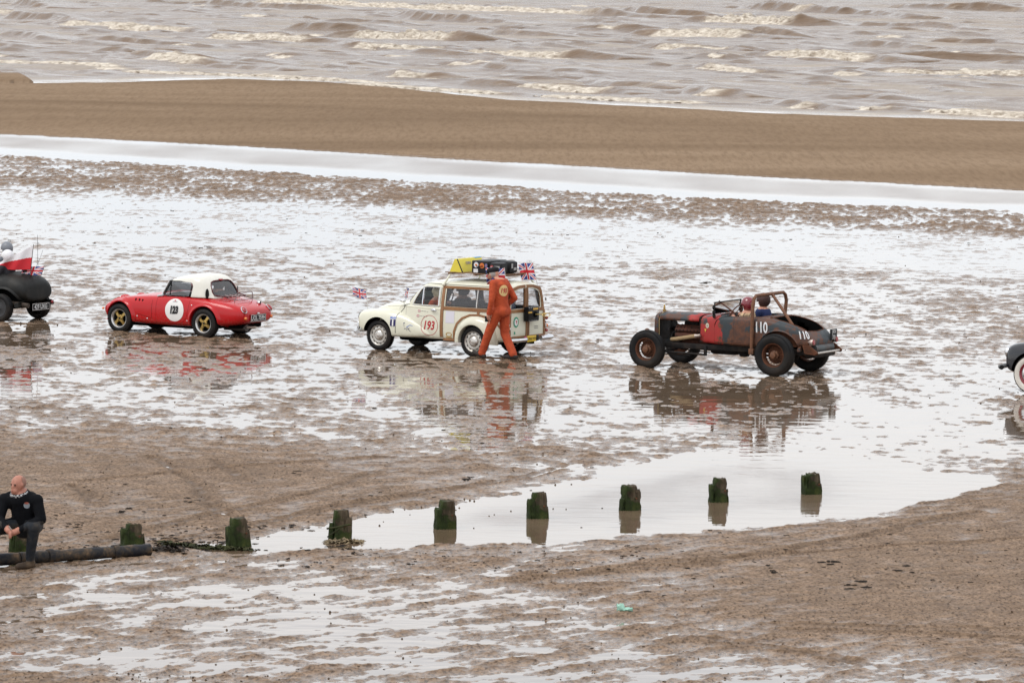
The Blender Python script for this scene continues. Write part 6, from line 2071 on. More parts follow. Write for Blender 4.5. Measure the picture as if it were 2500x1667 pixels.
# ------------------------------------------------------------------ black old saloon at the right edge
def build_saloon():
    yaw = R(30)
    wb, ht = 2.65, .70
    g = ground_at(2520, 960)
    rz = math.pi - yaw
    off = Matrix.Rotation(rz, 3, 'Z') @ Vector((wb, ht, 0))
    root = thing('black_saloon_car', 'black old saloon car with whitewall tyre, cut by the right edge', 'car', (g.x - off.x, g.y - off.y, -.006), rz)
    blk = car_paint('gloss_black', (0.012, 0.013, 0.016), 0.18, 0.6, dirt_amt=0.3)
    def bs(w, zb, zt):
        return [(0, zb), (w * .8, zb), (w, zb + .08), (w, zb + (zt - zb) * .55), (w * .93, zb + (zt - zb) * .82), (w * .7, zb + (zt - zb) * .96), (w * .35, zt - .004), (0, zt)]
    body = x_loft('body', [(-.95, bs(.45, .45, .75)), (-.85, bs(.58, .38, .88)), (-.5, bs(.64, .34, .98)), (.3, bs(.68, .32, 1.02)), (1.4, bs(.66, .32, 1.04)), (1.75, bs(.58, .34, 1.06)), (2.3, bs(.42, .40, 1.03)), (2.75, bs(.30, .45, .98)), (2.90, bs(.22, .48, .90)), (2.94, bs(.15, .52, .82))], blk, root, 2)
    def hs(w0, z0, w1, z1, zc):
        return [(0, z0), (w0 * .6, z0), (w0, z0), (w0 * .99, z0 + (z1 - z0) * .2), (w0 * .5 + w1 * .5, z0 + (z1 - z0) * .6), (w1, z1), (w1 * .6, z1 + (zc - z1) * .7), (0, zc)]
    cab = x_loft('cabin', [(1.62, hs(.55, 1.0, .50, 1.03, 1.06)), (1.52, hs(.58, 1.0, .52, 1.18, 1.22)), (1.36, hs(.61, 1.0, .54, 1.40, 1.46)), (1.0, hs(.62, 1.0, .55, 1.50, 1.58)), (.2, hs(.62, 1.0, .55, 1.52, 1.61)), (-.4, hs(.60, .98, .52, 1.44, 1.52)), (-.75, hs(.55, .95, .44, 1.15, 1.22)), (-.88, hs(.48, .9, .38, .96, 1.0))], blk, root, 2)
    side = [(1.28, 1.05), (1.22, 1.36), (.55, 1.40), (.50, 1.05)]
    side2 = [(.42, 1.05), (.46, 1.40), (-.2, 1.38), (-.45, 1.12), (-.42, 1.05)]
    cut(cab, [(B().box((.4, 0, 1.1), (1.6, .98, .70), None, .1), M_DARK), (B().prism(side, -1, 1, 'y'), M_BLACK), (B().prism(side2, -1, 1, 'y'), M_BLACK), (B().prism([(-.46, 1.10), (.46, 1.10), (.42, 1.38), (-.42, 1.38)], .9, 2.2, 'x'), M_BLACK)])
    for sg in (1, -1):
        for poly in (side, side2):
            p = B()
            p.add([(x, sg * (.60 - (z - 1.0) * .12), z) for x, z in poly], [tuple(range(len(poly)))])
            p.obj('side_window', M_GLASS, root, flat=True)
    p = B()
    p.add([(1.53, -.46, 1.10), (1.53, .46, 1.10), (1.38, .42, 1.38), (1.38, -.42, 1.38)], [(0, 1, 2, 3)])
    p.obj('windscreen', M_GLASS, root, flat=True)
    def fs(yi, yo, zb, zt):
        ym = (yi + yo) / 2
        return [(yi, zb), (ym, zb), (yo - .03, zb + .005), (yo - .004, zb + .05), (yo, zb + (zt - zb) * .45), (yo - .015, zb + (zt - zb) * .75), (yo - .07, zb + (zt - zb) * .93), (yo - .16, zt), (ym - .06, zt), (yi, zt - .03)]
    for sg in (1, -1):
        FS = [(3.19, .50, .64, .50, .72), (3.16, .44, .72, .42, .80), (3.06, .38, .77, .36, .86), (2.85, .34, .80, .33, .895), (2.62, .34, .81, .32, .90), (2.35, .38, .80, .31, .87), (2.05, .44, .79, .30, .76), (1.75, .48, .77, .29, .58), (1.5, .5, .75, .29, .44), (1.40, .52, .73, .29, .38)]
        o = B().ring_loft([[(x, sg * y, z) for y, z in fs(*q)] for x, *q in FS]).obj('front_wing', blk, root, 60)
        subsurf(o, 2)
        cut(o, [(B().lathe([(.002, sg * .38), (.385, sg * .38), (.385, sg * 1.1), (.002, sg * 1.1)], 36, 'y', (wb, 0, .35), True), M_DARK)])
        FS = [(.55, .48, .70, .32, .42), (.45, .44, .77, .31, .62), (.2, .42, .80, .31, .82), (-.1, .42, .81, .32, .86), (-.4, .42, .80, .33, .78), (-.7, .44, .76, .36, .62), (-.85, .48, .68, .40, .50)]
        o = B().ring_loft([[(x, sg * y, z) for y, z in fs(*q)] for x, *q in FS]).obj('rear_wing', blk, root, 60)
        subsurf(o, 2)
        cut(o, [(B().lathe([(.002, sg * .38), (.385, sg * .38), (.385, sg * 1.1), (.002, sg * 1.1)], 36, 'y', (0, 0, .35), True), M_DARK)])
        B().lathe([(.002, .05), (.06, .045), (.10, .012), (.105, -.02), (.09, -.06)], 22, 'x', (3.17, sg * .60, .70)).obj('headlamp', M_CHROME, root)
        B().box((2.0, sg * .70, .31), (1.6, .14, .03), None, .01).obj('running_board', M_BLACK, root)
    B().tube([(3.20, .80, .44), (3.27, .70, .44), (3.31, .35, .44), (3.32, 0, .44), (3.31, -.35, .44), (3.27, -.70, .44), (3.20, -.80, .44)], .042, 14).obj('front_bumper', M_BLACK, root)
    B().tube([(-1.0, .72, .44), (-1.08, .4, .44), (-1.08, -.4, .44), (-1.0, -.72, .44)], .045, 8).obj('rear_bumper', M_BLACK, root)
    w = bpy.data.objects.new('wheel', None)
    COL.objects.link(w)
    B().lathe(tyre_profile(.345, .225, .15), 48).obj('tyre', M_TYRE, w)
    B().lathe([(.225, .066), (.24, .0785), (.275, .0835), (.312, .082), (.314, .07)], 48).obj('whitewall', plain('whitewall', (0.60, 0.56, 0.50), 0.6, var=0.08), w)
    B().lathe([(.228, -.05), (.226, .066), (.218, .072), (.205, .055), (.185, .048)], 40).obj('rim', plain('maroon_rim', (0.20, 0.012, 0.02), 0.35, coat=.3), w)
    B().lathe([(.195, .045), (.18, .06), (.12, .075), (.06, .095), (.002, .10)], 36).obj('hub_cap', M_CHROME, w)
    place_wheels(w, root, [(wb, ht, .345, 1), (wb, -ht, .345, 1), (0, ht, .345, 1), (0, -ht, .345, 1)])
    B().box((1.3, 0, .33), (3.6, .8, .12), None, .03).tube([(0, -.65, .345), (0, .65, .345)], .04, 8).tube([(wb, -.65, .33), (wb, .65, .33)], .03, 8).obj('underbody', M_DARK, root)
    return root

build_saloon()

# ------------------------------------------------------------------ the man walking past the estate car
def build_walker():
    g = ground_at(1222, 876.5)
    orange = NT('overall_cloth')
    v = orange.coord('Object')
    n = orange.noise(v, 9.0, 5, 0.6, 0.6)
    f = orange.noise(orange.coord('Object', (7, 7, 9)), 1.0, 4, 0.6, 1.0)
    orange.set(color=orange.ramp(n, [(0.3, (0.32, 0.040, 0.010)), (0.7, (0.47, 0.070, 0.015))]), rough=0.85, normal=orange.bump(f, 0.6, 0.05))
    shoe = plain('dark_shoe', (0.035, 0.028, 0.025), 0.6)
    yaw = R(35)
    fx, fd = -math.cos(yaw), math.sin(yaw)          # walks to the left and away
    lx, ld = -math.sin(yaw), -math.cos(yaw)         # his left, towards the camera
    def P(a, l, z):                                  # forward, left, up
        return Vector((fx * a + lx * l, fd * a + ld * l, z))
    hipL, hipR = P(.02, .10, .88), P(.0, -.10, .88)
    kL, kR = P(.20, .10, .50), P(-.02, -.10, .47)
    aL, aR = P(.36, .10, .10), P(-.22, -.09, .11)
    ch = P(.03, 0, 1.36)
    shL, shR = P(.05, .19, 1.42), P(.05, -.19, 1.42)
    elL, elR = P(.03, .27, 1.11), P(-.12, -.27, 1.13)
    wrL, wrR = P(.10, .25, .86), P(.10, -.23, .95)
    hd = P(.20, 0, 1.58)
    parts = [(P(.0, 0, .93), P(.02, 0, 1.12), .150, .150), (P(.02, 0, 1.12), ch, .150, .165), (P(.02, .05, 1.0), P(.04, .08, 1.36), .115, .125), (P(.02, -.05, 1.0), P(.04, -.08, 1.36), .115, .125), (P(.05, .14, 1.41), P(.05, -.14, 1.41), .085, .085),
             (hipL, kL, .112, .085), (kL, aL, .084, .072), (hipR, kR, .112, .085), (kR, aR, .084, .075), (P(-.04, .07, .90), P(-.04, -.07, .90), .12, .12),
             (shL, elL, .078, .058), (elL, wrL, .056, .045), (shR, elR, .078, .058), (elR, wrR, .056, .045),
             (P(.08, 0, 1.44), P(.15, 0, 1.54), .062, .056),
             ('ball', hd, (.085, .085, .105)), ('ball', hd + P(.075, 0, -.055), (.045, .045, .05)), ('ball', hd + P(.095, 0, -.01), (.018, .018, .028)),
             ('ball', hd + P(-.005, .08, -.01), (.018, .018, .032)), ('ball', hd + P(-.005, -.08, -.01), (.018, .018, .032)), ('ball', hd + P(-.03, 0, .015), (.088, .085, .095))]
    # shoes
    for a, pitch in ((aL, .07), (aR, 0.0)):
        heel, toe = a + P(-.05, 0, -.055), a + P(.18, 0, -.068 + pitch)
        parts += [(heel, toe, .048, .042), (a + P(0, 0, 0), heel, .055, .048)]
    # hands: palm, four fingers curled, thumb
    for wr, dn in ((wrL, P(.03, .0, -.10)), (wrR, P(.05, .02, -.09))):
        pm = wr + dn * .55
        parts += [(wr, pm, .028, .036)]
        for k in range(4):
            b0 = wr + dn * .85 + P((.03 - .02 * k), 0, 0)
            parts += [(pm + P(.03 - .02 * k, 0, -.01), b0 + P(0, -.01, -.025), .011, .010), (b0 + P(0, -.01, -.025), b0 + P(-.02, -.03, -.045 + .004 * k), .010, .009)]
        parts += [(pm + P(.03, 0, .02), pm + P(.055, -.015, -.02), .012, .010), (pm + P(.055, -.015, -.02), pm + P(.045, -.03, -.05), .010, .009)]
    def pick(c):
        if c.z > 1.50 or (c - hd).length < .12:
            return 1
        for w, dn in ((wrL, P(.03, .0, -.10)), (wrR, P(.05, .02, -.09))):
            ax = dn.normalized()
            k = (c - w).dot(ax)
            if .012 < k < .2 and (c - w - ax * k).length < .062:
                return 1
        for a, pitch in ((aL, .07), (aR, 0.0)):
            q0, q1 = a + P(-.05, 0, -.055), a + P(.18, 0, -.068 + pitch)
            tt = max(0, min(1, (c - q0).dot(q1 - q0) / (q1 - q0).length_squared))
            if c.z < .06 or ((c - q0.lerp(q1, tt)).length < (.060 if tt > .3 else .054) and c.z < a.z + .05 and (tt > .3 or c.z < a.z - .02)):
                return 2
        return 0
    o = figure('person', parts, .0115, [orange.m, M_SKIN, shoe], pick, None, 5)
    o.location = (g.x, g.y, 0)
    hair = plain('grey_hair', (0.30, 0.28, 0.26), 0.8, var=0.2)
    hb = B().ball(hd + P(-.02, 0, .012), (.094, .092, .10), 20, 14).mesh('hair')
    bm = bmesh.new()
    bm.from_mesh(hb)
    f3 = P(1, 0, 0)
    bmesh.ops.delete(bm, geom=[f for f in bm.faces if (f.calc_center_median() - hd).dot(f3) > .005 or f.calc_center_median().z < hd.z - .055], context='FACES')
    bm.to_mesh(hb)
    bm.free()
    finish('hair', hb, hair, o)
    # flat cap
    cap = B()
    rings = []
    for z, r, sh in ((.035, .100, .0), (.055, .112, .0), (.085, .114, .0), (.112, .098, -.003), (.128, .062, -.006), (.133, .02, -.008)):
        rings.append([hd + P(r * 1.08 * math.cos(a) + sh, r * .98 * math.sin(a), z + .028 * (-.5) * math.cos(a)) for a in np.linspace(0, 2 * math.pi, 25)[:-1]])
    cap.ring_loft(rings)
    bill = []
    for r0, z in ((.085, .028), (.155, .0)):
        bill.append([hd + P(r0 * math.cos(a) * 1.05, r0 * .78 * math.sin(a), z + .012 * math.cos(a)) for a in np.linspace(-1.2, 1.2, 15)])
    bill.append([p + Vector((0, 0, -.008)) for p in bill[1]])
    bill.append([p + Vector((0, 0, -.010)) for p in bill[0]])
    cap.ring_loft(bill, cap=False, closed=False)
    cap.obj('flat_cap', plain('black_cap', (0.012, 0.012, 0.014), 0.8), o)
    sc = B()
    sc.tube([P(.09, 0, 1.475) + P(.085 * math.cos(a), .10 * math.sin(a), .02 * math.cos(a) + .008 * math.sin(3 * a)) for a in np.linspace(0, 2 * math.pi, 19)[:-1]], .026, 8, closed=True)
    sc.obj('scarf', plain('navy_scarf', (0.03, 0.03, 0.09), 0.8, var=0.8, scale=26), o)
    cl = B()
    cl.tube([P(.05, 0, 1.455) + P(.10 * math.cos(a), .125 * math.sin(a), .012 * math.sin(2 * a)) for a in np.linspace(1.2, 5.1, 15)], .022, 8)
    cl.obj('collar', orange.m, o)
    t = bvh_of(o)
    back = P(-1, 0, 0)
    right = P(0, -1, 0)
    pt = decal('back_patch', disc_data(.085, .105, 28, 4), P(-.10, .07, 1.29), right, (0, 0, 1), plain('patch_cream', (0.66, 0.46, 0.20), 0.8, var=0.05), o, t, .004)
    decal('patch_number', text_data('193', .115, bold=.004, shear=.2, width=.7), P(-.10, .07, 1.29), right, (0, 0, 1), plain('print_red', (0.42, 0.012, 0.02), 0.5), pt, t, .008)
    B().box(wrL + P(.05, .0, -.10), (.075, .012, .11), Matrix.Rotation(R(30), 3, 'Z'), .004).obj('phone', M_PLATE, o)
    for w, e_ in ((wrL, elL), (wrR, elR)):
        d = (w - e_).normalized()
        B().tube([w - d * .02, w + d * .015], .049, 12).obj('cuff', orange.m, o)
    tag(o, 'man in orange overalls and black flat cap walking past the estate car', 'person')
    return o

build_walker()

# ------------------------------------------------------------------ groyne posts
def post_material():
    t = NT('post_timber')
    v = t.coord('Object')
    g = t.noise(t.coord('Object', (14.0, 14.0, 2.2)), 1.4, 5, 0.65, 0.4)
    n = t.noise(v, 6.0, 6, 0.65)
    timber = t.ramp(g, [(0.25, (0.012, 0.009, 0.006)), (0.48, (0.055, 0.040, 0.025)), (0.75, (0.135, 0.103, 0.064))])
    algae = t.ramp(n, [(0.3, (0.007, 0.010, 0.003)), (0.55, (0.024, 0.036, 0.008)), (0.8, (0.078, 0.080, 0.020))])
    sep = t.node('SeparateXYZ')
    t.l.new(v, sep.inputs[0])
    # weed grows on the seaward side and low down
    m = t.math('SUBTRACT', 0.50, t.math('MULTIPLY', sep.outputs['X'], 2.0))
    m = t.math('SUBTRACT', m, t.math('MULTIPLY', sep.outputs['Z'], 0.85))
    m = t.math('ADD', m, t.math('MULTIPLY', t.math('SUBTRACT', n, 0.5), 1.5))
    fac = t.ramp(m, [(0.16, 0.0), (0.36, 1.0)])
    t.set(color=t.mix(fac, timber, algae), rough=0.8, spec=0.2, normal=t.bump(g, 0.9, 0.03))
    MATS['post_timber'] = t.m
    return t.m

def build_posts():
    mt = post_material()
    #  px, base y, height, width, label
    rows = [(49, 1356, .46, .30, 'weedy timber post the seated man is resting on'),
            (325, 1336, 0.28, .29, 'weedy timber post just behind the end of the rusty pipe'),
            (583, 1337, .37, .29, 'timber post standing beside a ridge of green weed'),
            (828, 1321, .39, .29, 'timber post draped with a strand of green weed'),
            (1087, 1293, .375, .28, 'nearest timber post standing wholly in the pool, fourth from the right end but one'),
            (1313, 1268, .35, .275, 'timber post fourth from the right end of the pool row'),
            (1533, 1248, .34, .285, 'timber post third from the right end of the pool row'),
            (1754, 1228, .33, .26, 'timber post with a rounded cap, second from the right end'),
            (1982, 1209, .295, .27, 'rightmost timber post, farthest out in the pool')]
    rows[4] = rows[4][:4] + ('timber post fifth from the right end, leftmost one reflected in the pool',)
    for k, (px, py, h, wd, lab) in enumerate(rows):
        rnd = random.Random(40 + k)
        g = ground_at(px, py - 4)
        wd *= 1.1
        root = thing('groyne_post', lab, 'post', (g.x, g.y, 0), R(18 + rnd.uniform(-12, 12)), 'timber groyne posts')
        lean = Matrix.Rotation(R(rnd.uniform(-4.5, 4.5)), 4, 'Y') @ Matrix.Rotation(R(rnd.uniform(-3, 3)), 4, 'X')
        def pile(name, cx, cy, w0, w1, d0, d1, z0, z1, jag, seed):
            rr = random.Random(seed)
            rings = []
            n = 22
            NZ = 16
            chips = [(rr.uniform(0, 2 * math.pi), rr.uniform(.25, .9), rr.uniform(.02, .045), rr.uniform(.25, .5), rr.uniform(.08, .2)) for _ in range(7)]
            for i in range(NZ + 1):
                t = i / NZ
                w, d = w0 + (w1 - w0) * t, d0 + (d1 - d0) * t
                z = z0 + (z1 - z0) * t
                ring = []
                for q in range(n):
                    a = 2 * math.pi * q / n
                    c, s = math.cos(a), math.sin(a)
                    p = 6.0
                    r = 1 / ((abs(c) ** p + abs(s) ** p) ** (1 / p))
                    r *= 1 + jag * (.5 * math.sin(5 * a + seed) + .35 * math.sin(11 * a + 2.1 * seed) + .25 * math.sin(17 * a + 5 * z * 9)) * .5 + rr.uniform(-.025, .025)
                    for ca, ct, dep, wa, wt in chips:
                        da = abs((a - ca + math.pi) % (2 * math.pi) - math.pi)
                        if da < wa and abs(t - ct) < wt:
                            r -= dep / (w / 2) * (1 - da / wa) * (1 - abs(t - ct) / wt)
                    if t > .93:
                        r *= 1 - .10 * (t - .93) / .07
                    ring.append((cx + c * r * w / 2, cy + s * r * d / 2, z + (rr.uniform(-.012, .012) if t > .95 else 0)))
                rings.append(ring)
            o = B().ring_loft(rings).obj(name, mt, root, 40)
            o.data.transform(lean)
            return o
        # the pile with a worn head, and the facing timber bolted to it
        pile('pile', .015, .0, wd * .80, wd * .62, wd * .80, wd * .62, -.25, h, .06, 3 * k + 1)
        side = -1 if k % 3 else 1
        hh = h * (rnd.uniform(.70, .84) if k not in (8,) else .93)
        pile('facing_timber', side * wd * .34, -.02, wd * .36, wd * .30, wd * .70, wd * .58, -.25, hh, .05, 3 * k + 2)
        pile('broken_splint', -side * wd * .36, -wd * .12, wd * .30, wd * .16, wd * .42, wd * .26, -.25, h * rnd.uniform(.42, .62), .09, 3 * k + 3)
        B().lathe([(.002, -.02), (.012, -.018), (.014, .0)], 8, 'y', (.06, -wd * .40, h * .5)).obj('bolt', plain('bare_rust', (0.105, 0.040, 0.021), 0.8), root)

build_posts()

# ------------------------------------------------------------------ rusty pipe in front of the posts
def build_pipe():
    t = NT('pipe_iron')
    v = t.coord('Object')
    n = t.noise(v, 5.0, 6, 0.7, 0.4)
    n2 = t.noise(v, 22.0, 5, 0.7)
    col = t.ramp(n, [(0.40, (0.010, 0.011, 0.016)), (0.50, (0.035, 0.029, 0.024)), (0.58, (0.085, 0.056, 0.034)), (0.70, (0.19, 0.115, 0.062))])
    t.set(color=t.mix(t.ramp(n2, [(0.5, 0.0), (0.7, 0.6)]), col, (0.012, 0.012, 0.014)), rough=0.6, spec=0.2, normal=t.bump(n2, 0.5, 0.01))
    A, Bp = ground_at(-260, 1400), ground_at(366, 1358)
    d = (Bp - A)
    L = d.length
    root = thing('iron_pipe', 'long rusty iron pipe lying on the sand at the man\'s feet', 'pipe', (A.x, A.y, 0), math.atan2(d.y, d.x))
    r = .076
    joints = [0.0, L * .48, L * .605, L * .865, L]
    for i in range(4):
        a, b = joints[i] + (.006 if i else 0), joints[i + 1] - .006
        k = 14
        prof = [(.055, a)] + [(r + .0035 * math.sin(7 * q + i), a + (b - a) * q / k) for q in range(k + 1)] + [(.055, b)]
        B().lathe(prof, 26, 'x', (0, 0, r + .012), True).obj('pipe_length', t.m, root)
    for x in (L * .605, L * .865):
        B().lathe([(r - .01, x - .05), (r + .014, x - .045), (r + .020, x), (r + .014, x + .03), (r - .01, x + .035)], 26, 'x', (0, 0, r + .014)).obj('collar', t.m, root)
    for x in (L * .2, L * .7, L * .96):
        B().box((x, 0, .0), (.10, .22, .05), None, .01).obj('packing_timber', MATS['post_timber'], root)

build_pipe()

# ------------------------------------------------------------------ the man sitting on the post
def build_sitter():
    g = ground_at(68, 1387)
    jumper = plain('black_jumper', (0.003, 0.0035, 0.005), 0.95, var=0.3, spec=0.15, scale=20, bump=0.25)
    jeans = plain('muddy_trousers', (0.015, 0.018, 0.023), 0.85, var=0.35, scale=12, bump=0.3, grime=(0.09, 0.07, 0.048), grime_amt=0.7)
    boot = plain('brown_boot', (0.045, 0.030, 0.020), 0.7, grime=(0.15, 0.10, 0.06), grime_amt=0.7)
    face = plain('weathered_skin', (0.36, 0.15, 0.10), 0.55, var=0.16, scale=34)
    # axes: x to the right of the picture, y away, z up; facing left and towards the camera
    V = Vector
    hd = V((-.135, .02, 1.045))
    fw = V((-.62, -.76, -.18)).normalized()
    rt = V((-.76, .62, 0)).normalized()              # towards his right hand, left in the picture
    hipL, hipR = V((.07, .16, .52)), V((-.16, .20, .52))
    kL, kR = V((.085, -.13, .53)), V((-.40, -.06, .50))
    aL, aR = V((.03, -.05, .13)), V((-.47, -.02, .13))
    shL, shR = V((.105, .04, .845)), V((-.305, .10, .845))
    elL, elR = V((.165, -.02, .62)), V((-.36, .02, .62))
    haL, haR = V((-.150, -.22, .475)), V((-.215, -.22, .490))
    parts = [(V((-.04, .19, .56)), V((-.06, .14, .76)), .17, .175), (V((-.06, .14, .76)), V((-.095, .08, .86)), .175, .15), (V((.02, .09, .84)), V((-.22, .12, .84)), .115, .115), (shL, shR, .085, .085),
             (V((-.10, .08, .88)), V((-.13, .04, .99)), .072, .062),
             (hipL, kL, .110, .085), (kL, aL, .082, .055), (hipR, kR, .110, .085), (kR, aR, .082, .055), (V((-.03, .20, .50)), V((-.07, .20, .50)), .15, .15),
             (shL, elL, .078, .068), (elL, haL - (haL - elL).normalized() * .05, .064, .042), (shR, elR, .078, .068), (elR, haR - (haR - elR).normalized() * .05, .064, .042)]
    head = [('ball', hd, (.083, .083, .112)), ('ball', hd - fw * .022 + V((0, 0, .02)), (.090, .090, .095)), ('ball', hd + fw * .045 + V((0, 0, -.065)), (.052, .052, .050)), ('ball', hd + fw * .082 + V((0, 0, -.012)), (.019, .019, .03)),
            ('ball', hd + fw * .064 + V((0, 0, .026)) + rt * .03, (.022, .018, .010)), ('ball', hd + fw * .064 + V((0, 0, .026)) - rt * .03, (.022, .018, .010)),
            ('ball', hd + rt * .086, (.016, .02, .034)), ('ball', hd - rt * .086, (.016, .02, .034)), ('ball', hd + fw * .074 + V((0, 0, -.052)), (.024, .02, .010)), ('ball', hd + fw * .076 + V((0, 0, -.066)), (.022, .018, .009))]
    parts += head
    for a, o_ in ((aL, V((-.13, -.13, -.085))), (aR, V((-.10, -.16, -.085)))):
        heel = a + V((.02, .02, -.075))
        parts += [(a, heel, .055, .052), (heel, a + o_, .050, .042)]
    for hnd, el in ((haL, elL), (haR, elR)):
        d = (hnd - el).normalized()
        parts += [(hnd - d * .06, hnd, .034, .040)]
        up = V((0, 0, 1))
        sdv = d.cross(up).normalized()
        for k in range(4):
            b0 = hnd + d * .02 + up * (.028 - .019 * k)
            b1 = b0 + d * .045
            b2 = b1 + (d * .2 - up * .6 + V((0, -.6, 0))).normalized() * .034
            parts += [(b0, b1, .0115, .0105), (b1, b2, .0105, .009)]
        parts += [(hnd + up * .03, hnd + up * .045 + d * .045, .013, .011)]
    def pick(c):
        if (c - hd).length < .135 and c.z > .925:
            return 1
        for h_, e_ in ((haL, elL), (haR, elR)):
            d = (h_ - e_).normalized()
            if (c - h_).dot(d) > -.055 and (c - h_).length < .13:
                return 1
        if c.z < .105:
            return 3
        for a, b in ((hipL, kL), (hipR, kR), (kL, aL), (kR, aR)):
            ab = b - a
            t = max(0, min(1, (c - a).dot(ab) / ab.dot(ab)))
            if (c - a - ab * t).length < .135 and c.z < .60 and (a[2] > .5 and t > .25 or a[2] < .54 and b[2] < .2):
                return 2
        return 0 if c.z > .47 else 2
    o = figure('person', parts, .0105, [jumper, face, jeans, boot], pick, None, 4)
    o.location = (g.x, g.y, 0)
    hb = B().ball(hd - fw * .026 + V((0, 0, .022)), (.094, .094, .098), 22, 16).mesh('hair')
    bm = bmesh.new()
    bm.from_mesh(hb)
    bmesh.ops.delete(bm, geom=[f for f in bm.faces if (f.calc_center_median() - hd).dot(fw) > -.012 or f.calc_center_median().z < hd.z - .03 or f.calc_center_median().z > hd.z + .10], context='FACES')
    bm.to_mesh(hb)
    bm.free()
    finish('hair', hb, plain('cropped_grey_hair', (0.25, 0.135, 0.10), 0.8, var=0.2), o)
    for sg in (1, -1):
        B().ball(hd + fw * .076 + rt * (.031 * sg) + V((0, 0, .010)), (.011, .011, .006), 10, 8).obj('eye', M_PLATE, o)
        B().ball(hd + fw * .080 + rt * (.031 * sg) + V((0, 0, .027)), (.020, .014, .005), 10, 6).obj('eyebrow', plain('brow', (0.12, 0.07, 0.05), 0.8), o)
    B().ball(hd + fw * .090 + V((0, 0, -.058)), (.020, .016, .0035), 10, 6).obj('mouth', plain('lips', (0.20, 0.06, 0.05), 0.6), o)
    t = NT('checked_scarf')
    ck = t.node('TexChecker')
    ck.inputs['Scale'].default_value = 44.0
    ck.inputs['Color1'].default_value = (0.38, 0.38, 0.37, 1)
    ck.inputs['Color2'].default_value = (0.02, 0.02, 0.03, 1)
    t.l.new(t.coord('Object'), ck.inputs[0])
    t.set(color=ck.outputs[0], rough=0.9)
    B().tube([V((-.115, .045, .935)) + V((.098 * math.cos(a), .092 * math.sin(a), .028 * math.sin(a) + .018 * math.cos(a))) for a in np.linspace(0, 2 * math.pi, 21)[:-1]], .022, 8, closed=True).obj('neck_scarf', t.m, o)
    tr = bvh_of(o)
    cdir = Vector((1, -.12, 0))
    bd = decal('chest_badge', disc_data(.036, .040, 20, 2), (-.045, -.3, .795), cdir, (0, 0, 1), plain('badge_pale', (0.26, 0.29, 0.32), 0.7, var=.3, scale=60), o, tr, .004)
    decal('badge_top', disc_data(.026, .014, 14, 1), (-.045, -.3, .822), cdir, (0, 0, 1), plain('badge_rust', (0.30, 0.08, 0.05), 0.7), bd, tr, .008)
    B().tube([haL + V((-.03, -.05, .04)), haL + V((-.06, -.06, .085))], .009, 8).obj('cigarette_lighter', plain('dull_tip', (0.40, 0.34, 0.30), 0.4, 0.6), o)
    tag(o, 'bald man in black jumper sitting hunched on a post', 'person')

build_sitter()

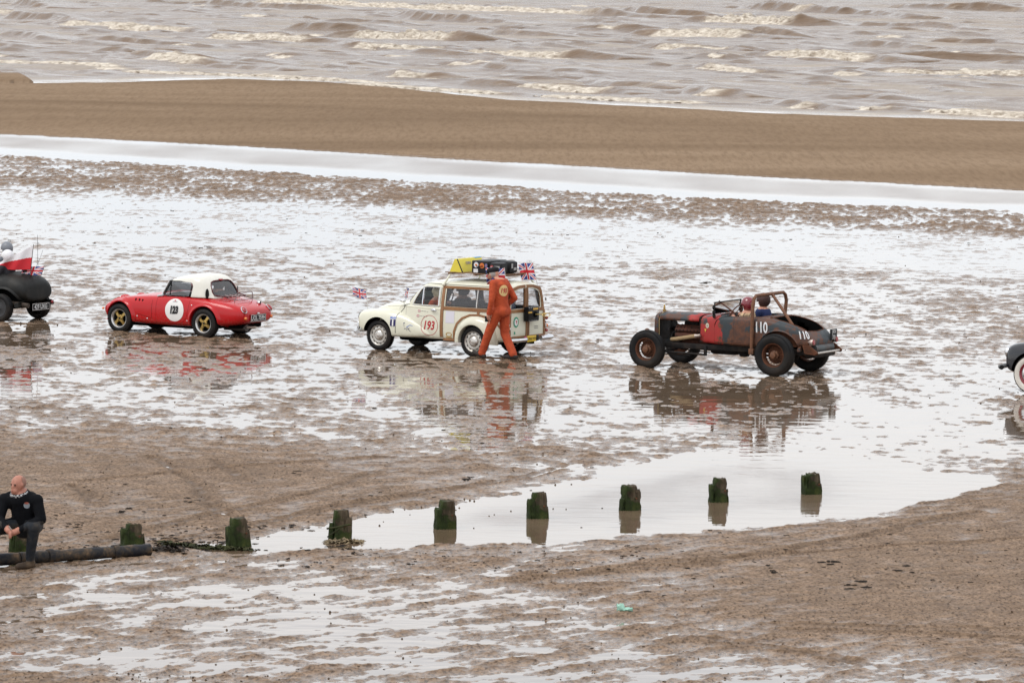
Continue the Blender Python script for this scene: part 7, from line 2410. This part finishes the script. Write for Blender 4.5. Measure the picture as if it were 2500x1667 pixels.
# ------------------------------------------------------------------ weed, pebbles and litter on the sand
def build_weed():
    weed = plain('dark_weed', (0.020, 0.014, 0.010), 0.7, var=0.5, scale=3.0)
    rnd = random.Random(5)
    V, F = [], []
    def scrap(x, y, z, s, big):
        n = rnd.randint(3, 7) if big else rnd.randint(1, 3)
        for _ in range(n):
            a = rnd.uniform(0, math.pi)
            L, w = s * rnd.uniform(.8, 2.2), s * rnd.uniform(.06, .16)
            cx, cy = x + rnd.uniform(-.6, .6) * s, y + rnd.uniform(-.6, .6) * s
            k = len(V)
            h0 = z + rnd.uniform(.0, .15) * s
            seg = 3
            for i in range(seg + 1):
                t = i / seg - .5
                bx, by = cx + math.cos(a + t) * L * t, cy + math.sin(a + t) * L * t
                nx, ny = -math.sin(a + t) * w, math.cos(a + t) * w
                up = z + rnd.uniform(.05, .22) * s * (1 - abs(t) * 1.6)
                V.extend([(bx - nx, by - ny, z - .003), (bx, by, up + .004), (bx + nx, by + ny, z - .003)])
            for i in range(seg):
                for j in range(2):
                    q = k + i * 3 + j
                    F.append((q, q + 1, q + 4, q + 3))
    def field(px0, px1, py0, py1, n, s0, s1, bigp):
        for _ in range(n):
            px, py = rnd.uniform(px0, px1), rnd.uniform(py0, py1)
            g = ground_at(px, py)
            if py < np.interp(px, [0, 400, 900, 1250, 1800, 2500], [376, 400, 432, 454, 485, 515]):
                continue
            z = sand_z(g.x, g.y)
            if z <= 0.0 and rnd.random() < .8:
                continue
            scrap(g.x, g.y, z, rnd.uniform(s0, s1), rnd.random() < bigp)
    field(-60, 2560, 1340, 1667, 170, .010, .026, .05)
    field(0, 760, 1285, 1350, 170, .02, .055, .5)
    field(640, 1700, 1328, 1395, 170, .014, .045, .4)
    field(360, 600, 1310, 1338, 60, .03, .06, .6)
    field(-60, 1500, 1040, 1300, 120, .014, .04, .25)
    field(1300, 2560, 1290, 1460, 80, .014, .045, .3)
    field(-60, 2560, 560, 1040, 130, .015, .038, .15)
    field(-60, 2560, 380, 600, 420, .02, .055, .2)
    for px, py, s in ((470, 1228, .1), (720, 1160, .09), (1130, 1172, .12), (60, 1228, .16), (1360, 903, .06), (1520, 890, .05), (2090, 1437, .14), (2030, 1384, .12), (2200, 1394, .1), (1890, 1396, .09), (1575, 1366, .1), (505, 604, .12), (1720, 690, .14), (310, 1250, .09), (180, 1290, .09), (130, 1268, .1), (820, 1344, .12), (860, 1352, .1), (495, 1352, .09)):
        g = ground_at(px, py)
        for _ in range(4):
            scrap(g.x + rnd.uniform(-.5, .5) * s * 2, g.y + rnd.uniform(-.4, .4), sand_z(g.x, g.y), s * .5, True)
    me = bpy.data.meshes.new('seaweed_scraps')
    me.from_pydata(V, [], F)
    o = finish('seaweed_scraps', me, weed)
    tag(o, 'dark scraps of seaweed strewn over the wet sand', 'seaweed', kind='stuff')
    # worm casts and pebbles
    V, F = [], []
    def cone(x, y, z, r, h):
        k = len(V)
        for i in range(6):
            a = i * math.pi / 3 + rnd.uniform(-.2, .2)
            V.append((x + r * math.cos(a), y + r * math.sin(a), z - .004))
        for i in range(6):
            a = i * math.pi / 3 + rnd.uniform(-.3, .3)
            V.append((x + r * .6 * math.cos(a), y + r * .6 * math.sin(a), z + h * rnd.uniform(.6, 1)))
        V.append((x, y, z + h * 1.1))
        for i in range(6):
            j = (i + 1) % 6
            F.append((k + i, k + j, k + 6 + j, k + 6 + i))
            F.append((k + 6 + i, k + 6 + j, k + 12))
    for px0, px1, py0, py1, n, r0, r1 in ((1300, 2560, 1350, 1667, 110, .008, .016), (-60, 1400, 1380, 1667, 60, .008, .016), (-60, 700, 1640, 1667, 45, .008, .016), (-60, 2560, 560, 1000, 90, .010, .020), (-60, 1400, 1040, 1290, 90, .008, .018)):
        for _ in range(n):
            px, py = rnd.uniform(px0, px1), rnd.uniform(py0, py1)
            g = ground_at(px, py)
            r = rnd.uniform(r0, r1)
            cone(g.x, g.y, sand_z(g.x, g.y), r, r * rnd.uniform(.7, 1.2))
    me = bpy.data.meshes.new('worm_casts')
    me.from_pydata(V, [], F)
    o = finish('worm_casts', me, plain('cast_mud', (0.060, 0.038, 0.023), 0.75, var=0.5, scale=2.0))
    tag(o, 'small brown worm casts and pebbles dotted over the sand', 'pebbles', kind='stuff')
    # ridges of weed caught at two posts
    def ridge(name, label, a, b, wd, ht, m, n=260, rag=.06):
        A, Bq = ground_at(*a), ground_at(*b)
        V, F = [], []
        for _ in range(n):
            t = rnd.random()
            p = A.lerp(Bq, t)
            q = Vector((p.x + rnd.gauss(0, wd * .4), p.y + rnd.gauss(0, wd), 0))
            z = sand_z(q.x, q.y) + abs(rnd.gauss(0, ht)) * (1 - abs(t - .5))
            an = rnd.uniform(0, 2 * math.pi)
            L, w = rnd.uniform(.5, 1.4) * rag, rnd.uniform(.008, .02)
            dx, dy = math.cos(an) * L, math.sin(an) * L
            k = len(V)
            V += [(q.x - dx - dy * .2, q.y - dy, z - .01), (q.x - dy * w / L, q.y + dx * w / L, z + .02), (q.x + dx, q.y + dy, z - .006), (q.x + dy * w / L, q.y - dx * w / L, z + .004)]
            F.append((k, k + 1, k + 2, k + 3))
        me = bpy.data.meshes.new(name)
        c = (A + Bq) / 2
        me.from_pydata([(x - c.x, y - c.y, z) for x, y, z in V], [], F)
        o = finish(name, me, m)
        o.location = (c.x, c.y, 0)
        tag(o, label, 'seaweed')
    ridge('seaweed_ridge', 'olive green ridge of weed left of the second free-standing post', (395, 1333), (610, 1343), .07, .018, plain('green_weed', (0.030, 0.032, 0.010), 0.75, var=0.6, scale=5), 420)
    ridge('seaweed_ridge', 'straw-coloured tuft of weed at the foot of the draped post', (795, 1325), (885, 1324), .06, .02, plain('straw_weed', (0.17, 0.125, 0.068), 0.85, var=0.4, scale=5), 200)
    ridge('seaweed_ridge', 'dark tangle of weed beyond the cut end of the iron pipe', (355, 1345), (440, 1350), .12, .025, plain('dark_weed', (0.020, 0.014, 0.010), 0.7), 160, .08)
    g = ground_at(828, 1318)
    B().tube([Vector((g.x + x, g.y - .16, z)) for x, z in ((-.16, .17), (-.08, .18), (.02, .20), (.10, .22), (.16, .23))], .014, 6).tube([Vector((g.x + x, g.y - .165, z)) for x, z in ((-.15, .06), (-.05, .13), (.06, .21), (.12, .22))], .010, 6).obj('weed_strand', MATS['green_weed'], None)
    o = bpy.data.objects['weed_strand']
    tag(o, 'green strand of weed wrapped across the third free-standing post', 'seaweed')
    # litter
    g = ground_at(1525, 1500)
    rings = []
    for i in range(9):
        t = i / 8
        r = .075 * math.sin(math.pi * (.08 + .84 * t)) ** .7
        rings.append([Vector((-.12 + .24 * t + .012 * math.sin(9 * a + i), .6 * r * math.cos(a) * (1 + .3 * math.sin(3 * a + i)), .045 + (.055 if t < .45 else .03) * math.sin(a) * (1 + .35 * math.sin(2 * a + 2 * i)) + (.03 if t < .4 else 0))) for a in np.linspace(0, 2 * math.pi, 15)[:-1]])
    o = B().ring_loft(rings).obj('plastic_bag', plain('mint_plastic', (0.28, 0.50, 0.40), 0.35, var=0.2, scale=18), None, 60)
    o.location = (g.x, g.y, sand_z(g.x, g.y))
    o.scale = (.75, .75, .75)
    tag(o, 'crumpled mint green plastic bag lying on the foreground sand', 'bag')

build_weed()
